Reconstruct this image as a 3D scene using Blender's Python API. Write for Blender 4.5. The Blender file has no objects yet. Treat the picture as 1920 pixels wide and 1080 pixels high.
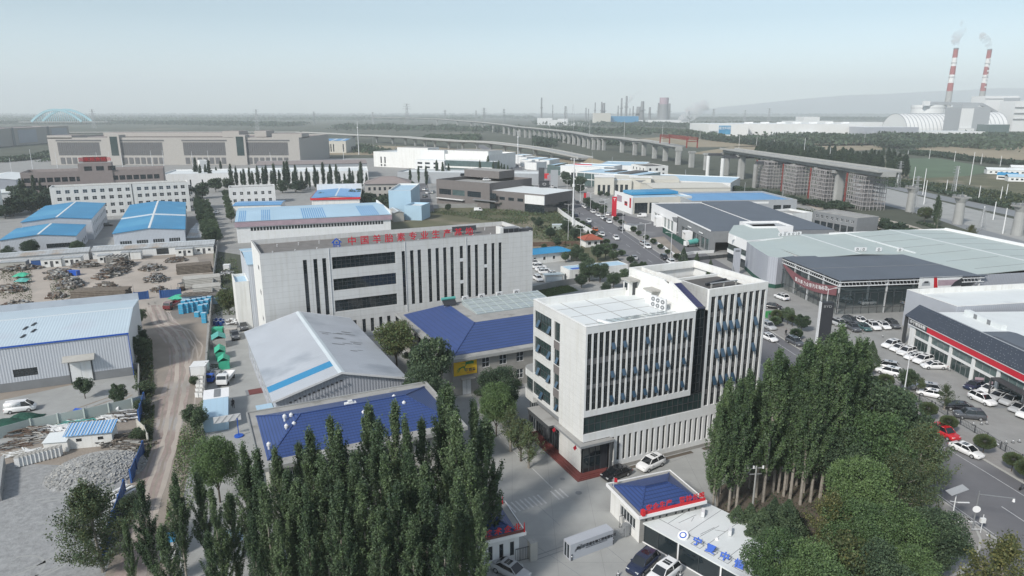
import bpy,math,random
import numpy as np
from mathutils import Vector,Matrix
random.seed(7)
R=math.radians
SC=bpy.context.scene
C=SC.collection
# ---------------------------------------------------------------- camera, sky, sun, exposure
F=1275.0;CAMH=50.0;PITCH=math.atan(330/F)
cam=bpy.data.cameras.new('camera');cam.sensor_width=36;cam.lens=36*F/1920
cam.clip_start=1;cam.clip_end=60000
co=bpy.data.objects.new('camera',cam);C.objects.link(co)
co.location=(0,0,CAMH);co.rotation_euler=(R(90) - PITCH,0,0);SC.camera=co
SUN_EL,SUN_AZ=38,140          # azimuth counted anticlockwise from +Y: the sun stands to the left
w=bpy.data.worlds.new('World');SC.world=w;w.use_nodes=True
nt=w.node_tree;bg=nt.nodes['Background']
sky=nt.nodes.new('ShaderNodeTexSky');sky.sky_type= 'NISHITA';sky.sun_disc=False
sky.sun_elevation=R(SUN_EL);sky.sun_rotation=R(-SUN_AZ);sky.altitude=1100
sky.air_density=1.0;sky.dust_density=1.2;sky.ozone_density=1.2
hs=nt.nodes.new('ShaderNodeHueSaturation');hs.inputs['Saturation'].default_value=.5
gt=nt.nodes.new('ShaderNodeTexCoord');gs=nt.nodes.new('ShaderNodeSeparateXYZ');nt.links.new(gt.outputs['Generated'],gs.inputs[0])
gr=nt.nodes.new('ShaderNodeValToRGB');nt.links.new(gs.outputs[2],gr.inputs[0])
for e_,(p_,c_) in zip([*gr.color_ramp.elements,gr.color_ramp.elements.new(.12)],[(0,(.92,.97,.98,1)),(1,(1.3,1.35,1.35,1)),(.12,(.53,.65,.68,1))]):e_.position=p_;e_.color=c_
gm=nt.nodes.new('ShaderNodeMix');gm.data_type= 'RGBA';gm.blend_type= 'MULTIPLY';gm.inputs[0].default_value=1
nt.links.new(sky.outputs[0],hs.inputs['Color']);nt.links.new(hs.outputs[0],gm.inputs[6]);nt.links.new(gr.outputs[0],gm.inputs[7]);nt.links.new(gm.outputs[2],bg.inputs[0])
bg.inputs[1].default_value=.125
sl=bpy.data.lights.new('sun','SUN');sl.energy=2.7;sl.angle=R(7);sl.color=(1,.95,.88)
so=bpy.data.objects.new('sun',sl);C.objects.link(so);so.location=(-100,0,150)
sd=Vector((-math.sin(R(SUN_AZ))*math.cos(R(SUN_EL)),math.cos(R(SUN_AZ))*math.cos(R(SUN_EL)),math.sin(R(SUN_EL))))
so.rotation_euler=sd.to_track_quat('Z','Y').to_euler()
SC.view_settings.view_transform= 'Standard';SC.view_settings.look= 'None'
SC.view_settings.exposure=0.66;SC.view_settings.gamma=1
HAZE=1.6e-4
SC.cycles.max_bounces=5;SC.cycles.volume_bounces=3;SC.cycles.transparent_max_bounces=6
# ---------------------------------------------------------------- unprojection of measured points
def G(px,py,z=0.0):
 dx=(px - 960)/F;dy=(py - 540)/F
 y=math.cos(PITCH) - dy*math.sin(PITCH);zz=-math.sin(PITCH) - dy*math.cos(PITCH)
 t=(CAMH - z)/-zz
 return (dx*t,y*t)
def Z(y,py):
 dy=(py - 540)/F
 return CAMH+y*(-math.sin(PITCH) - dy*math.cos(PITCH))/(math.cos(PITCH) - dy*math.sin(PITCH))
def PX(x,y,z=0):
 d=y*math.cos(PITCH)+(CAMH - z)*math.sin(PITCH)
 u=y*math.sin(PITCH) - (CAMH - z)*math.cos(PITCH)
 return 960+F*x/d,540 - F*u/d
def rect(A,B,Cc,h):
 """near-left, near-right and far-left roof corners at height h -> origin, angle, length, depth"""
 A,B,Cc=G(*A,h),G(*B,h),G(*Cc,h)
 a=math.atan2(B[1] - A[1],B[0] - A[0])
 return A,a,math.dist(A,B),(Cc[0] - A[0])*-math.sin(a)+(Cc[1] - A[1])*math.cos(a)
# ---------------------------------------------------------------- materials
MATS={}
def mat(name,rgb,rough=.8,metal=0.,var=.12,scale=.5,bump=0.,bscale=8.,streak=0,wave=None,panel=None,dirt=None,spec=.4,rgb2=None,alpha=1.,emit=None):
 m=bpy.data.materials.new(name);MATS[name]=m;m.use_nodes=True
 nt=m.node_tree;N=nt.nodes;Lk=nt.links;b=N['Principled BSDF']
 b.inputs['Roughness'].default_value=rough;b.inputs['Metallic'].default_value=metal
 b.inputs['Specular IOR Level'].default_value=spec
 tc=N.new('ShaderNodeTexCoord');o=tc.outputs['Object']
 c2=rgb2 or tuple(x*(1 - var) for x in rgb)
 n=N.new('ShaderNodeTexNoise');n.inputs['Scale'].default_value=scale;n.inputs['Detail'].default_value=6
 n.inputs['Roughness'].default_value=.62
 Lk.new(o,n.inputs['Vector'])
 r=N.new('ShaderNodeValToRGB');r.color_ramp.elements[0].position=.35;r.color_ramp.elements[1].position=.65
 r.color_ramp.elements[0].color=(*c2,1);r.color_ramp.elements[1].color=(*rgb,1)
 Lk.new(n.outputs[0],r.inputs[0]);col=r.outputs[0]
 def mul(col,fac_out,dark):
  mx=N.new('ShaderNodeMix');mx.data_type= 'RGBA';mx.blend_type= 'MULTIPLY'
  Lk.new(fac_out,mx.inputs[0]);Lk.new(col,mx.inputs[6]);mx.inputs[7].default_value=(*dark,1)
  return mx.outputs[2]
 if dirt:   # big soft blotches of a second colour
  dn=N.new('ShaderNodeTexNoise');dn.inputs['Scale'].default_value=dirt[1];dn.inputs['Detail'].default_value=8
  Lk.new(o,dn.inputs['Vector'])
  dr=N.new('ShaderNodeValToRGB');dr.color_ramp.elements[0].position=dirt[2];dr.color_ramp.elements[1].position=min(1,dirt[2]+.15)
  Lk.new(dn.outputs[0],dr.inputs[0])
  mx=N.new('ShaderNodeMix');mx.data_type= 'RGBA';Lk.new(dr.outputs[0],mx.inputs[0]);Lk.new(col,mx.inputs[6])
  mx.inputs[7].default_value=(*dirt[0],1);col=mx.outputs[2]
 if streak: # rain streaks running down a wall
  mp=N.new('ShaderNodeMapping');mp.inputs['Scale'].default_value=(1.6,1.6,.07);Lk.new(o,mp.inputs['Vector'])
  sn=N.new('ShaderNodeTexNoise');sn.inputs['Scale'].default_value=1.0;sn.inputs['Detail'].default_value=7;Lk.new(mp.outputs[0],sn.inputs['Vector'])
  sr_=N.new('ShaderNodeMapRange');sr_.inputs[1].default_value=.48;sr_.inputs[2].default_value=.72;Lk.new(sn.outputs[0],sr_.inputs[0]);k_=1 - streak
  col=mul(col,sr_.outputs[0],(k_,k_*.99,k_*.96))
 if panel:  # thin joint lines: (axis, period, width, darkness)
  for ax,per,wd,dk in panel:
   sp=N.new('ShaderNodeSeparateXYZ');Lk.new(o,sp.inputs[0])
   a=N.new('ShaderNodeMath');a.operation= 'DIVIDE';a.inputs[1].default_value=per;Lk.new(sp.outputs[ax],a.inputs[0])
   f=N.new('ShaderNodeMath');f.operation= 'FRACT';Lk.new(a.outputs[0],f.inputs[0])
   g=N.new('ShaderNodeMath');g.operation= 'LESS_THAN';g.inputs[1].default_value=wd/per;Lk.new(f.outputs[0],g.inputs[0])
   col=mul(col,g.outputs[0],(dk,dk,dk))
 if wave:   # ribs: (axis, period, bump strength)
  wv=N.new('ShaderNodeTexWave');wv.wave_type= 'BANDS';wv.bands_direction= 'XYZ'[wave[0]]
  wv.inputs['Scale'].default_value=.314/wave[1] ;Lk.new(o,wv.inputs['Vector'])
  bp=N.new('ShaderNodeBump');bp.inputs['Strength'].default_value=wave[2];bp.inputs['Distance'].default_value=wave[1]*.15
  Lk.new(wv.outputs['Fac'],bp.inputs['Height']);Lk.new(bp.outputs[0],b.inputs['Normal'])
  col=mul(col,wv.outputs['Fac'],(.86,.86,.88))
 elif bump:
  bn=N.new('ShaderNodeTexNoise');bn.inputs['Scale'].default_value=bscale;bn.inputs['Detail'].default_value=5;Lk.new(o,bn.inputs['Vector'])
  bp=N.new('ShaderNodeBump');bp.inputs['Strength'].default_value=bump;bp.inputs['Distance'].default_value=.3/bscale
  Lk.new(bn.outputs[0],bp.inputs['Height']);Lk.new(bp.outputs[0],b.inputs['Normal'])
 Lk.new(col,b.inputs['Base Color'])
 if alpha<1:b.inputs['Alpha'].default_value=alpha
 return m
def leafmat(name,rgb,rgb2,tr=.25):
 m=bpy.data.materials.new(name);MATS[name]=m;m.use_nodes=True
 nt=m.node_tree;N=nt.nodes;Lk=nt.links;b=N['Principled BSDF']
 tc=N.new('ShaderNodeTexCoord');n=N.new('ShaderNodeTexNoise');n.inputs['Scale'].default_value=.9;n.inputs['Detail'].default_value=4
 Lk.new(tc.outputs['Object'],n.inputs['Vector'])
 oi=N.new('ShaderNodeObjectInfo');ad=N.new('ShaderNodeMath');ad.operation= 'MULTIPLY_ADD'
 Lk.new(oi.outputs['Random'],ad.inputs[0]);ad.inputs[1].default_value=.3;ad.inputs[2].default_value=-.15
 a2=N.new('ShaderNodeMath');a2.operation= 'ADD';Lk.new(n.outputs[0],a2.inputs[0]);Lk.new(ad.outputs[0],a2.inputs[1])
 r=N.new('ShaderNodeValToRGB');r.color_ramp.elements[0].position=.3;r.color_ramp.elements[1].position=.7
 r.color_ramp.elements[0].color=(*rgb,1);r.color_ramp.elements[1].color=(*rgb2,1)
 Lk.new(a2.outputs[0],r.inputs[0]);Lk.new(r.outputs[0],b.inputs['Base Color'])
 b.inputs['Roughness'].default_value=.55;b.inputs['Specular IOR Level'].default_value=.3
 t=N.new('ShaderNodeBsdfTranslucent');Lk.new(r.outputs[0],t.inputs[0])
 mx=N.new('ShaderNodeMixShader');mx.inputs[0].default_value=tr;out=N['Material Output']
 Lk.new(b.outputs[0],mx.inputs[1]);Lk.new(t.outputs[0],mx.inputs[2]);Lk.new(mx.outputs[0],out.inputs[0])
 return m
mat('white_panel',(.78,.78,.76),.6,var=.06,streak=.07,panel=[(2,1.05,.025,.72),(0,5.5,.03,.75)])
mat('white_render',(.74,.74,.72),.8,var=.08,streak=.12,dirt=((.6,.6,.57),.25,.62))
mat('grey_panel',(.61,.615,.61),.7,var=.06,streak=.09,panel=[(2,1.25,.035,.62),(0,10.2,.04,.6)],dirt=((.5,.5,.5),.12,.6))
mat('cool_white',(.72,.73,.73),.7,var=.06,streak=.07)
mat('white_paint',(.8,.8,.8),.5,var=.03)
mat('grey_paint',(.35,.37,.39),.6,var=.08)
mat('mid_grey',(.22,.23,.24),.7,var=.12)
mat('dark_grey',(.07,.075,.085),.6,var=.2)
mat('charcoal',(.035,.038,.045),.6,var=.2)
mat('slate_roof',(.10,.115,.14),.55,var=.12,scale=.1,panel=[(0,1.0,.05,.9)])
mat('brown_wall',(.27,.23,.22),.8,var=.1)
mat('taupe_wall',(.17,.155,.15),.8,var=.1,panel=[(2,.8,.03,.8)])
mat('beige_wall',(.40,.38,.355),.8,var=.08)
mat('cream_wall',(.56,.545,.49),.8,var=.08)
mat('stone_wall',(.33,.32,.30),.85,var=.14,panel=[(2,.9,.03,.7),(0,1.8,.03,.75)])
mat('old_render',(.43,.42,.39),.9,var=.15,dirt=((.25,.24,.22),.3,.6))
mat('concrete',(.30,.30,.29),.85,var=.14,scale=.3,dirt=((.22,.22,.215),.1,.58),bump=.2)
mat('pale_concrete',(.35,.355,.345),.85,var=.14,scale=.25,panel=[(0,5.2,.06,.82),(1,5.2,.06,.82)],dirt=((.275,.28,.275),.09,.54))
mat('kerb',(.42,.42,.40),.85)
mat('roof_gravel',(.20,.19,.18),.9,var=.22,scale=.5,dirt=((.12,.115,.11),.2,.62))
mat('dark_felt',(.11,.105,.10),.9,var=.25,scale=.4,dirt=((.18,.175,.17),.3,.6))
mat('roof_slab',(.35,.345,.33),.9,var=.2,scale=.3,dirt=((.22,.215,.2),.35,.55))
mat('plate_grey',(.40,.42,.46),.5,var=.05)
mat('roof_white',(.68,.71,.71),.6,var=.06,scale=.15,dirt=((.52,.54,.56),.12,.6))
mat('pale_sheet',(.60,.66,.69),.45,var=.07,scale=.1,panel=[(0,1.0,.06,.93)],dirt=((.48,.54,.58),.07,.58))
mat('mint_sheet',(.42,.475,.455),.5,var=.07,scale=.1,dirt=((.40,.46,.45),.06,.58))
mat('light_blue_sheet',(.40,.56,.68),.5,var=.08,scale=.1,panel=[(0,1.0,.06,.9)])
mat('blue_sheet',(.035,.25,.47),.45,var=.12,scale=.08,panel=[(0,1.0,.06,.9)],dirt=((.075,.31,.50),.05,.55))
mat('mid_blue_sheet',(.12,.31,.56),.45,var=.12,scale=.1,panel=[(0,1.2,.08,.85)])
mat('grey_sheet',(.45,.48,.52),.45,var=.1,scale=.15,panel=[(1,1.0,.05,.85)],dirt=((.30,.33,.37),.12,.56))
mat('old_sheet',(.45,.47,.48),.5,var=.25,scale=.5,panel=[(0,1.0,.12,.75)],dirt=((.36,.31,.26),.16,.54))
mat('wall_sheet',(.54,.57,.61),.5,var=.05,scale=.2,wave=(0,.45,.5))
mat('wall_sheet_grey',(.40,.42,.46),.5,var=.06,scale=.2,wave=(0,.5,.5))
mat('rib_sheet',(.52,.62,.68),.4,var=.06,scale=.12,wave=(0,.5,.22),dirt=((.50,.56,.62),.1,.6))
mat('blue_rib_sheet',(.20,.42,.72),.45,var=.1,wave=(0,.7,.8))
mat('blue_tile',(.038,.075,.225),.45,var=.12,scale=.4,panel=[(2,.17,.04,.55),(0,.42,.06,.72)],spec=.5)
mat('navy_tile',(.022,.028,.095),.45,var=.1,scale=.4,panel=[(2,.2,.03,.6)])
mat('blue_tile_plain',(.038,.072,.215),.45,var=.1,scale=.4,panel=[(2,.2,.03,.75)],spec=.5)
mat('red_roof',(.36,.10,.06),.8,var=.15)
mat('glass',(.020,.030,.036),.07,var=.3,scale=.6,spec=.9)
mat('glass_green',(.035,.06,.06),.08,var=.3,scale=.4,spec=.9)
mat('glass_teal',(.10,.15,.15),.12,var=.3,scale=.4,spec=.9)
mat('glass_open',(.04,.085,.14),.1,var=.2,spec=.9)
mat('glass_roof',(.36,.41,.42),.12,var=.1,spec=.8)
mat('frame_dark',(.06,.065,.07),.5)
mat('frame_grey',(.25,.26,.27),.5)
mat('spandrel',(.13,.13,.135),.5)
mat('steel',(.42,.43,.44),.45,metal=.3)
mat('white_steel',(.70,.71,.72),.5)
mat('rust',(.15,.10,.075),.9,var=.3)
mat('scaffold',(.40,.38,.38),.8,var=.15)
mat('red_steel',(.27,.055,.045),.6,var=.2)
mat('red_paint',(.60,.02,.03),.5,var=.1)
mat('maroon',(.17,.05,.045),.6,var=.2)
mat('sign_red',(.55,.02,.04),.5,var=.05)
mat('sign_yellow',(.72,.46,.02),.6,var=.05)
mat('sign_green',(.03,.22,.06),.6)
mat('sign_blue',(.02,.10,.48),.5)
mat('navy',(.012,.02,.05),.5)
mat('pink',(.7,.3,.32),.6)
mat('banner',(.22,.09,.10),.8,var=.2)
mat('asphalt',(.15,.15,.16),.85,var=.14,scale=.15,dirt=((.20,.20,.205),.06,.55),bump=.15,bscale=20)
mat('marking',(.55,.55,.55),.7,var=.25,scale=2)
mat('pavement',(.29,.28,.27),.9,var=.12,scale=.4,panel=[(0,.9,.04,.88),(1,.9,.04,.88)],dirt=((.22,.21,.2),.2,.62))
mat('dirt',(.31,.27,.23),.95,var=.25,scale=.08,dirt=((.19,.175,.16),.05,.52),bump=.5,bscale=3)
mat('pale_dirt',(.44,.39,.34),.95,var=.2,scale=.1,dirt=((.30,.28,.25),.07,.55),bump=.4,bscale=3)
mat('track',(.36,.29,.26),.95,var=.3,scale=.35,dirt=((.33,.31,.29),.12,.50),bump=.5,bscale=2)
mat('gravel',(.33,.335,.335),.95,var=.3,scale=1.2,bump=.6,bscale=4)
mat('scrub',(.13,.13,.075),.95,var=.3,scale=.05,dirt=((.26,.22,.17),.03,.54),bump=.7,bscale=1.5)
mat('ground',(.085,.095,.068),.95,var=.35,scale=.01,dirt=((.17,.15,.115),.004,.58),bump=.4,bscale=.5)
mat('hill_hazed',(.24,.26,.27),.9)  # hill colour paled towards the sky, distance haze painted into it
mat('dry_field',(.30,.25,.17),.95,var=.2,scale=.02,dirt=((.16,.15,.09),.01,.58))
mat('green_field',(.10,.15,.09),.95,var=.2,scale=.02,panel=[(0,6,.5,.9)])
mat('lawn',(.11,.15,.05),.95,var=.3,scale=.3,bump=.5,bscale=3)
mat('soil',(.12,.10,.08),.95,var=.3,scale=.3,bump=.5)
mat('bark',(.34,.31,.27),.9,var=.35,scale=2)
mat('dark_bark',(.10,.085,.07),.9,var=.3,scale=2)
mat('wood',(.20,.17,.14),.9,var=.35,scale=1.5,panel=[(0,.3,.06,.4)])
mat('grey_junk',(.18,.17,.16),.9,var=.45,scale=2)
mat('green_net',(.02,.085,.06),.9,var=.3,scale=1)
mat('bright_green',(.05,.42,.26),.6,var=.15)
mat('teal_tarp',(.10,.38,.34),.7,var=.15)
mat('blue_fence',(.03,.10,.30),.5,var=.2,wave=(0,.5,.4))
mat('cabinet_blue',(.06,.36,.58),.5,var=.1)
mat('barrel_blue',(.02,.07,.26),.4,var=.1)
mat('rubber',(.02,.02,.02),.8)
mat('car_glass',(.012,.015,.018),.05,spec=.9)
mat('lamp_red',(.35,.01,.01),.3)
mat('lamp_clear',(.6,.62,.62),.15)
mat('skin',(.45,.28,.2),.6)
mat('cloth_black',(.02,.02,.025),.9)
for n_,c_ in dict(white=(.78,.78,.78),black=(.012,.012,.015),grey=(.08,.085,.095),silver=(.42,.43,.44),red=(.50,.012,.02),blue=(.014,.022,.055),dark_red=(.14,.015,.02),teal=(.05,.11,.11),beige=(.5,.45,.36),orange=(.5,.12,.03)).items():
 m_=mat('paint_' +n_,c_,.25,var=.03,spec=.6);m_.node_tree.nodes['Principled BSDF'].inputs['Coat Weight'].default_value=.5
leafmat('leaf_poplar',(.056,.090,.052),(.145,.200,.105))
leafmat('leaf_dark',(.034,.060,.040),(.082,.125,.068))
leafmat('leaf_green',(.068,.120,.050),(.155,.235,.090))
leafmat('leaf_olive',(.065,.082,.036),(.125,.145,.060))
leafmat('leaf_yellow',(.12,.13,.045),(.20,.19,.075))
leafmat('leaf_far',(.028,.048,.030),(.060,.085,.050),.1)
# ---------------------------------------------------------------- mesh builder
class MB:
 def __init__(s):s.v=[];s.f=[];s.mi=[];s.mn=[]
 def m(s,n):
  if n not in s.mn:s.mn.append(n)
  return s.mn.index(n)
 def poly(s,pts,m):
  k=len(s.v);s.v += [tuple(p) for p in pts];s.f.append(tuple(range(k,k+len(pts))));s.mi.append(s.m(m));return s
 def box(s,x0,y0,z0,x1,y1,z1,m,top=None):
  P=[(x0,y0,z0),(x1,y0,z0),(x1,y1,z0),(x0,y1,z0),(x0,y0,z1),(x1,y0,z1),(x1,y1,z1),(x0,y1,z1)]
  return s.hexa(P,m,top)
 def hexa(s,P,m,top=None):
  k=len(s.v);s.v += P;mi=s.m(m)
  for i,f in enumerate([(0,3,2,1),(4,5,6,7),(0,1,5,4),(1,2,6,5),(2,3,7,6),(3,0,4,7)]):
   s.f.append(tuple(k+j for j in f));s.mi.append(s.m(top) if (top and i==1) else mi)
  return s
 def bar(s,p,q,w,m,h=None):
  p=Vector(p);q=Vector(q);d=(q - p); 
  if d.length<1e-5:return s
  d.normalize();up=Vector((0,0,1)) if abs(d.z)<.95 else Vector((1,0,0))
  a=d.cross(up).normalized()*(w/2);b=a.cross(d).normalized()*((h or w)/2)
  P=[p - a - b,p+a - b,q+a - b,q - a - b,p - a+b,p+a+b,q+a+b,q - a+b]
  return s.hexa([tuple(x) for x in P],m)
 def cyl(s,p,q,r0,r1=None,n=10,m='steel',cap=True):
  r1=r0 if r1 is None else r1
  p=Vector(p);q=Vector(q);d=(q - p).normalized();up=Vector((0,0,1)) if abs(d.z)<.95 else Vector((1,0,0))
  a=d.cross(up).normalized();b=d.cross(a)
  k=len(s.v)
  for i in range(n):
   t=2*math.pi*i/n;e=a*math.cos(t)+b*math.sin(t)
   s.v.append(tuple(p+e*r0));s.v.append(tuple(q+e*r1))
  mi=s.m(m)
  for i in range(n):
   j=(i+1) % n;s.f.append((k+2*i,k+2*j,k+2*j+1,k+2*i+1));s.mi.append(mi)
  if cap:
   s.f.append(tuple(k+2*i for i in range(n))[::-1]);s.mi.append(mi)
   s.f.append(tuple(k+2*i+1 for i in range(n)));s.mi.append(mi)
  return s
 def prism(s,poly,z0,z1,m,top=None):
  n=len(poly);k=len(s.v)
  s.v += [(x,y,z0) for x,y in poly]+[(x,y,z1) for x,y in poly];mi=s.m(m)
  for i in range(n):
   j=(i+1) % n;s.f.append((k+i,k+j,k+n+j,k+n+i));s.mi.append(mi)
  s.f.append(tuple(k+n+i for i in range(n)));s.mi.append(s.m(top or m))
  s.f.append(tuple(k+i for i in range(n))[::-1]);s.mi.append(mi)
  return s
 def mesh(s,name,smooth=False):
  me=bpy.data.meshes.new(name);me.from_pydata(s.v,[],s.f)
  for n in s.mn:me.materials.append(MATS[n])
  me.polygons.foreach_set('material_index',s.mi)
  if smooth:me.polygons.foreach_set('use_smooth',[True]*len(s.f))
  me.update();return me
def obj(name,data,parent=None,loc=(0,0,0),rz=0.,smooth=False,label=None):
 if isinstance(data,MB):data=data.mesh(name,smooth)
 if len(loc)==2:loc=(loc[0],loc[1],0)
 o=bpy.data.objects.new(name,data);C.objects.link(o);o.location=loc;o.rotation_euler=(0,0,rz)
 if parent:o.parent=parent
 if label:o['label']=label
 return o
def tag(o,label,cat,group=None,kind=None):
 if label:o['label']=label
 if cat:o['category']=cat
 if group:o['group']=group
 if kind:o['kind']=kind
 return o
def thing(name,label,cat,loc=(0,0,0),rz=0.,group=None):
 if len(loc)==2:loc=(loc[0],loc[1],0)
 return tag(obj(name,None,None,loc,rz),label,cat,group)
def struct(name,mb):
 return tag(obj(name,mb),None,None,None,'structure')
def nth(i,what='nearest'):
 o=['','second ','third ','fourth ','fifth ','sixth ','seventh ','eighth ','ninth ','tenth ']
 if i==0 and what != 'nearest':return 'first ' +what
 if i<10:return o[i]+what
 return f'{i + 1}{"th" if 10 < (i + 1) % 100 < 14 else {1: "st", 2: "nd", 3: "rd"}.get((i + 1) % 10, "th")} {what}'
def sheet(name,pts,z,m):
 mb=MB();mb.poly([(*G(*p),z) for p in pts],m);return struct(name,mb)
TXT={}
def text_mb(body,size,m,depth=.06,bold=0):
 key=(body,size,m,depth,bold)
 if key in TXT:return TXT[key]
 c=bpy.data.curves.new('lettering','FONT');c.body=body;c.size=size;c.extrude=depth/2;c.resolution_u=2;c.offset=bold
 c.align_x= 'CENTER';c.align_y= 'CENTER'
 o=bpy.data.objects.new('lettering',c);C.objects.link(o);bpy.context.view_layer.update()
 me=bpy.data.meshes.new_from_object(o.evaluated_get(bpy.context.evaluated_depsgraph_get()))
 bpy.data.objects.remove(o);me.transform(Matrix.Rotation(R(90),4,'X'));me.materials.clear();me.materials.append(MATS[m])
 TXT[key]=me;return me
def text(body,size,m,parent,loc,rz=0,depth=.06,name='lettering',sx=1.,rx=0,bold=0,label=None):
 o=obj(name,text_mb(body,size,m,depth,bold),parent,loc,rz);o.scale=(sx,1,1);o.rotation_euler=(rx,0,rz)
 if label:o['label']=label
 return o
# ---------------------------------------------------------------- walls, windows, roofs
def facewall(mb,o,d,n,L,H,ops,dep,m,top=None):
 """wall from o along unit d, outward normal n; ops = (x,z,w,h) holes with reveals of depth dep"""
 def P(s,z,q=0):return (o[0]+d[0]*s - n[0]*q,o[1]+d[1]*s - n[1]*q,o[2]+z)
 ops=[q for q in ops if q[0] >= 0 and q[0]+q[2] <= L+1e-6 and q[1]+q[3] <= H+1e-6]
 xs=sorted({0,L} | {round(q[0],4) for q in ops} | {round(q[0]+q[2],4) for q in ops})
 zs=sorted({0,H} | {round(q[1],4) for q in ops} | {round(q[1]+q[3],4) for q in ops})
 for j in range(len(zs) - 1):
  z0,z1=zs[j],zs[j+1];zc=(z0+z1)/2;run=None
  for i in range(len(xs) - 1):
   x0,x1=xs[i],xs[i+1];xc=(x0+x1)/2
   hole=any(q[0]<xc<q[0]+q[2] and q[1]<zc<q[1]+q[3] for q in ops)
   if hole:
    if run is not None:mb.poly([P(run,z0),P(x0,z0),P(x0,z1),P(run,z1)],m);run=None
   elif run is None:run=x0
  if run is not None:mb.poly([P(run,z0),P(L,z0),P(L,z1),P(run,z1)],m)
 for x,z,w,h in ops:
  x1=x+w;z1=z+h
  for a,b in (((x,z),(x1,z)),((x1,z),(x1,z1)),((x1,z1),(x,z1)),((x,z1),(x,z))):
   mb.poly([P(*a),P(*b),P(*b,dep),P(*a,dep)],m)
WIN={}
def win_mesh(w,h,nx,nz,glass='glass',frame='frame_dark',t=.07):
 key=(round(w,2),round(h,2),nx,nz,glass,frame,t)
 if key not in WIN:
  mb=MB();mb.box(0,.06,0,w,.10,h,glass)
  if t:
   mb.box(0,0,0,t,.058,h,frame);mb.box(w - t,0,0,w,.058,h,frame)
   mb.box(t,0,0,w - t,.058,t,frame);mb.box(t,0,h - t,w - t,.058,h,frame)
   for i in range(1,nx):x=w*i/nx;mb.box(x - t/2,.002,t,x+t/2,.057,h - t,frame)
   for i in range(1,nz):z=h*i/nz;mb.box(t,.004,z - t/2,w - t,.055,z+t/2,frame)
  WIN[key]=mb.mesh('window')
 return WIN[key]
FACE={'f':(0,'x'),'r':(1,'y'),'l':(3,'y'),'b':(2,'x')}
def put_window(par,face,L,D,x,z,w,h,nx=2,nz=2,dep=.12,glass='glass',frame='frame_dark',t=.07,name='window',z0=0,label=None):
 me=win_mesh(w,h,nx,nz,glass,frame,t)
 k=dep - .06
 if face== 'f':loc,rz=(x,k,z+z0),0
 elif face== 'r':loc,rz=(L - k,x,z+z0),R(90)
 elif face== 'l':loc,rz=(k,x+w,z+z0),R(-90)
 else:loc,rz=(x+w,D - k,z+z0),R(180)
 return obj(name,me,par,loc,rz,label=label)
def walls(par,L,D,H,m,ops=None,dep=.16,z0=0,name='wall',x0=0,y0=0,kw=None,gable=None,plinth=None):
 """ops: dict face -> list of (x,z,w,h[,dict]). gable: ('x' or 'y', rise)"""
 mb=MB();ops=ops or {}
 q={f:[o[:4] for o in ops.get(f,[])] for f in 'frbl'}
 facewall(mb,(x0,y0,z0),(1,0),(0,-1),L,H,q['f'],dep,m)
 facewall(mb,(x0+L,y0,z0),(0,1),(1,0),D,H,q['r'],dep,m)
 facewall(mb,(x0,y0,z0),(0,1),(-1,0),D,H,q['l'],dep,m)
 facewall(mb,(x0,y0+D,z0),(1,0),(0,1),L,H,q['b'],dep,m)
 if gable:
  ax,r=gable[:2];t=z0+H
  if ax== 'y':   # ridge runs along y, gables on front and back
   k=gable[2] if len(gable)>2 else .5
   for yy in (y0,y0+D):mb.poly([(x0,yy,t),(x0+L,yy,t),(x0+L*k,yy,t+r)],m)
  else:
   for xx in (x0,x0+L):mb.poly([(xx,y0,t),(xx,y0+D,t),(xx,y0+D/2,t+r)],m)
 if plinth:
  ph,pm=plinth;e=.04
  mb.box(x0 - e,y0 - e,0,x0+L+e,y0,ph,pm);mb.box(x0+L,y0,0,x0+L+e,y0+D,ph,pm);mb.box(x0 - e,y0,0,x0,y0+D,ph,pm)
 wo=obj(name,mb,par)
 for f in ops:
  for o in ops[f]:
   k=dict(kw or {});k.update(o[4] if len(o)>4 else {});k.setdefault('dep',dep)
   if k.pop('skip',0):continue
   put_window(par,f,L,D,*o[:4],z0=z0,**k)
 return wo
def flat_roof(par,L,D,H,m,wm,par_h=.9,t=.3,x0=0,y0=0,cap=None):
 """roof deck sunk behind a parapet whose top is at H"""
 mb=MB();z=H - par_h
 mb.box(x0+t,y0+t,z - .3,x0+L - t,y0+D - t,z,m)
 obj('roof',mb,par)
 mb=MB();e=.03;cz=H+.06
 c=cap or wm
 for a in ((x0 - e,y0 - e,x0+L+e,y0+t),(x0 - e,y0+D - t,x0+L+e,y0+D+e),(x0 - e,y0+t,x0+t,y0+D - t),(x0+L - t,y0+t,x0+L+e,y0+D - t)):
  mb.box(a[0],a[1],H,a[2],a[3],cz,c)
 for a in ((x0+t,y0+t - .01,x0+L - t,y0+t),(x0+t,y0+D - t,x0+L - t,y0+D - t+.01),(x0+t - .01,y0+t,x0+t,y0+D - t),(x0+L - t,y0+t,x0+L - t+.01,y0+D - t)):
  mb.box(a[0],a[1],z - .3,a[2],a[3],H,wm)
 obj('parapet',mb,par)
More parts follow.
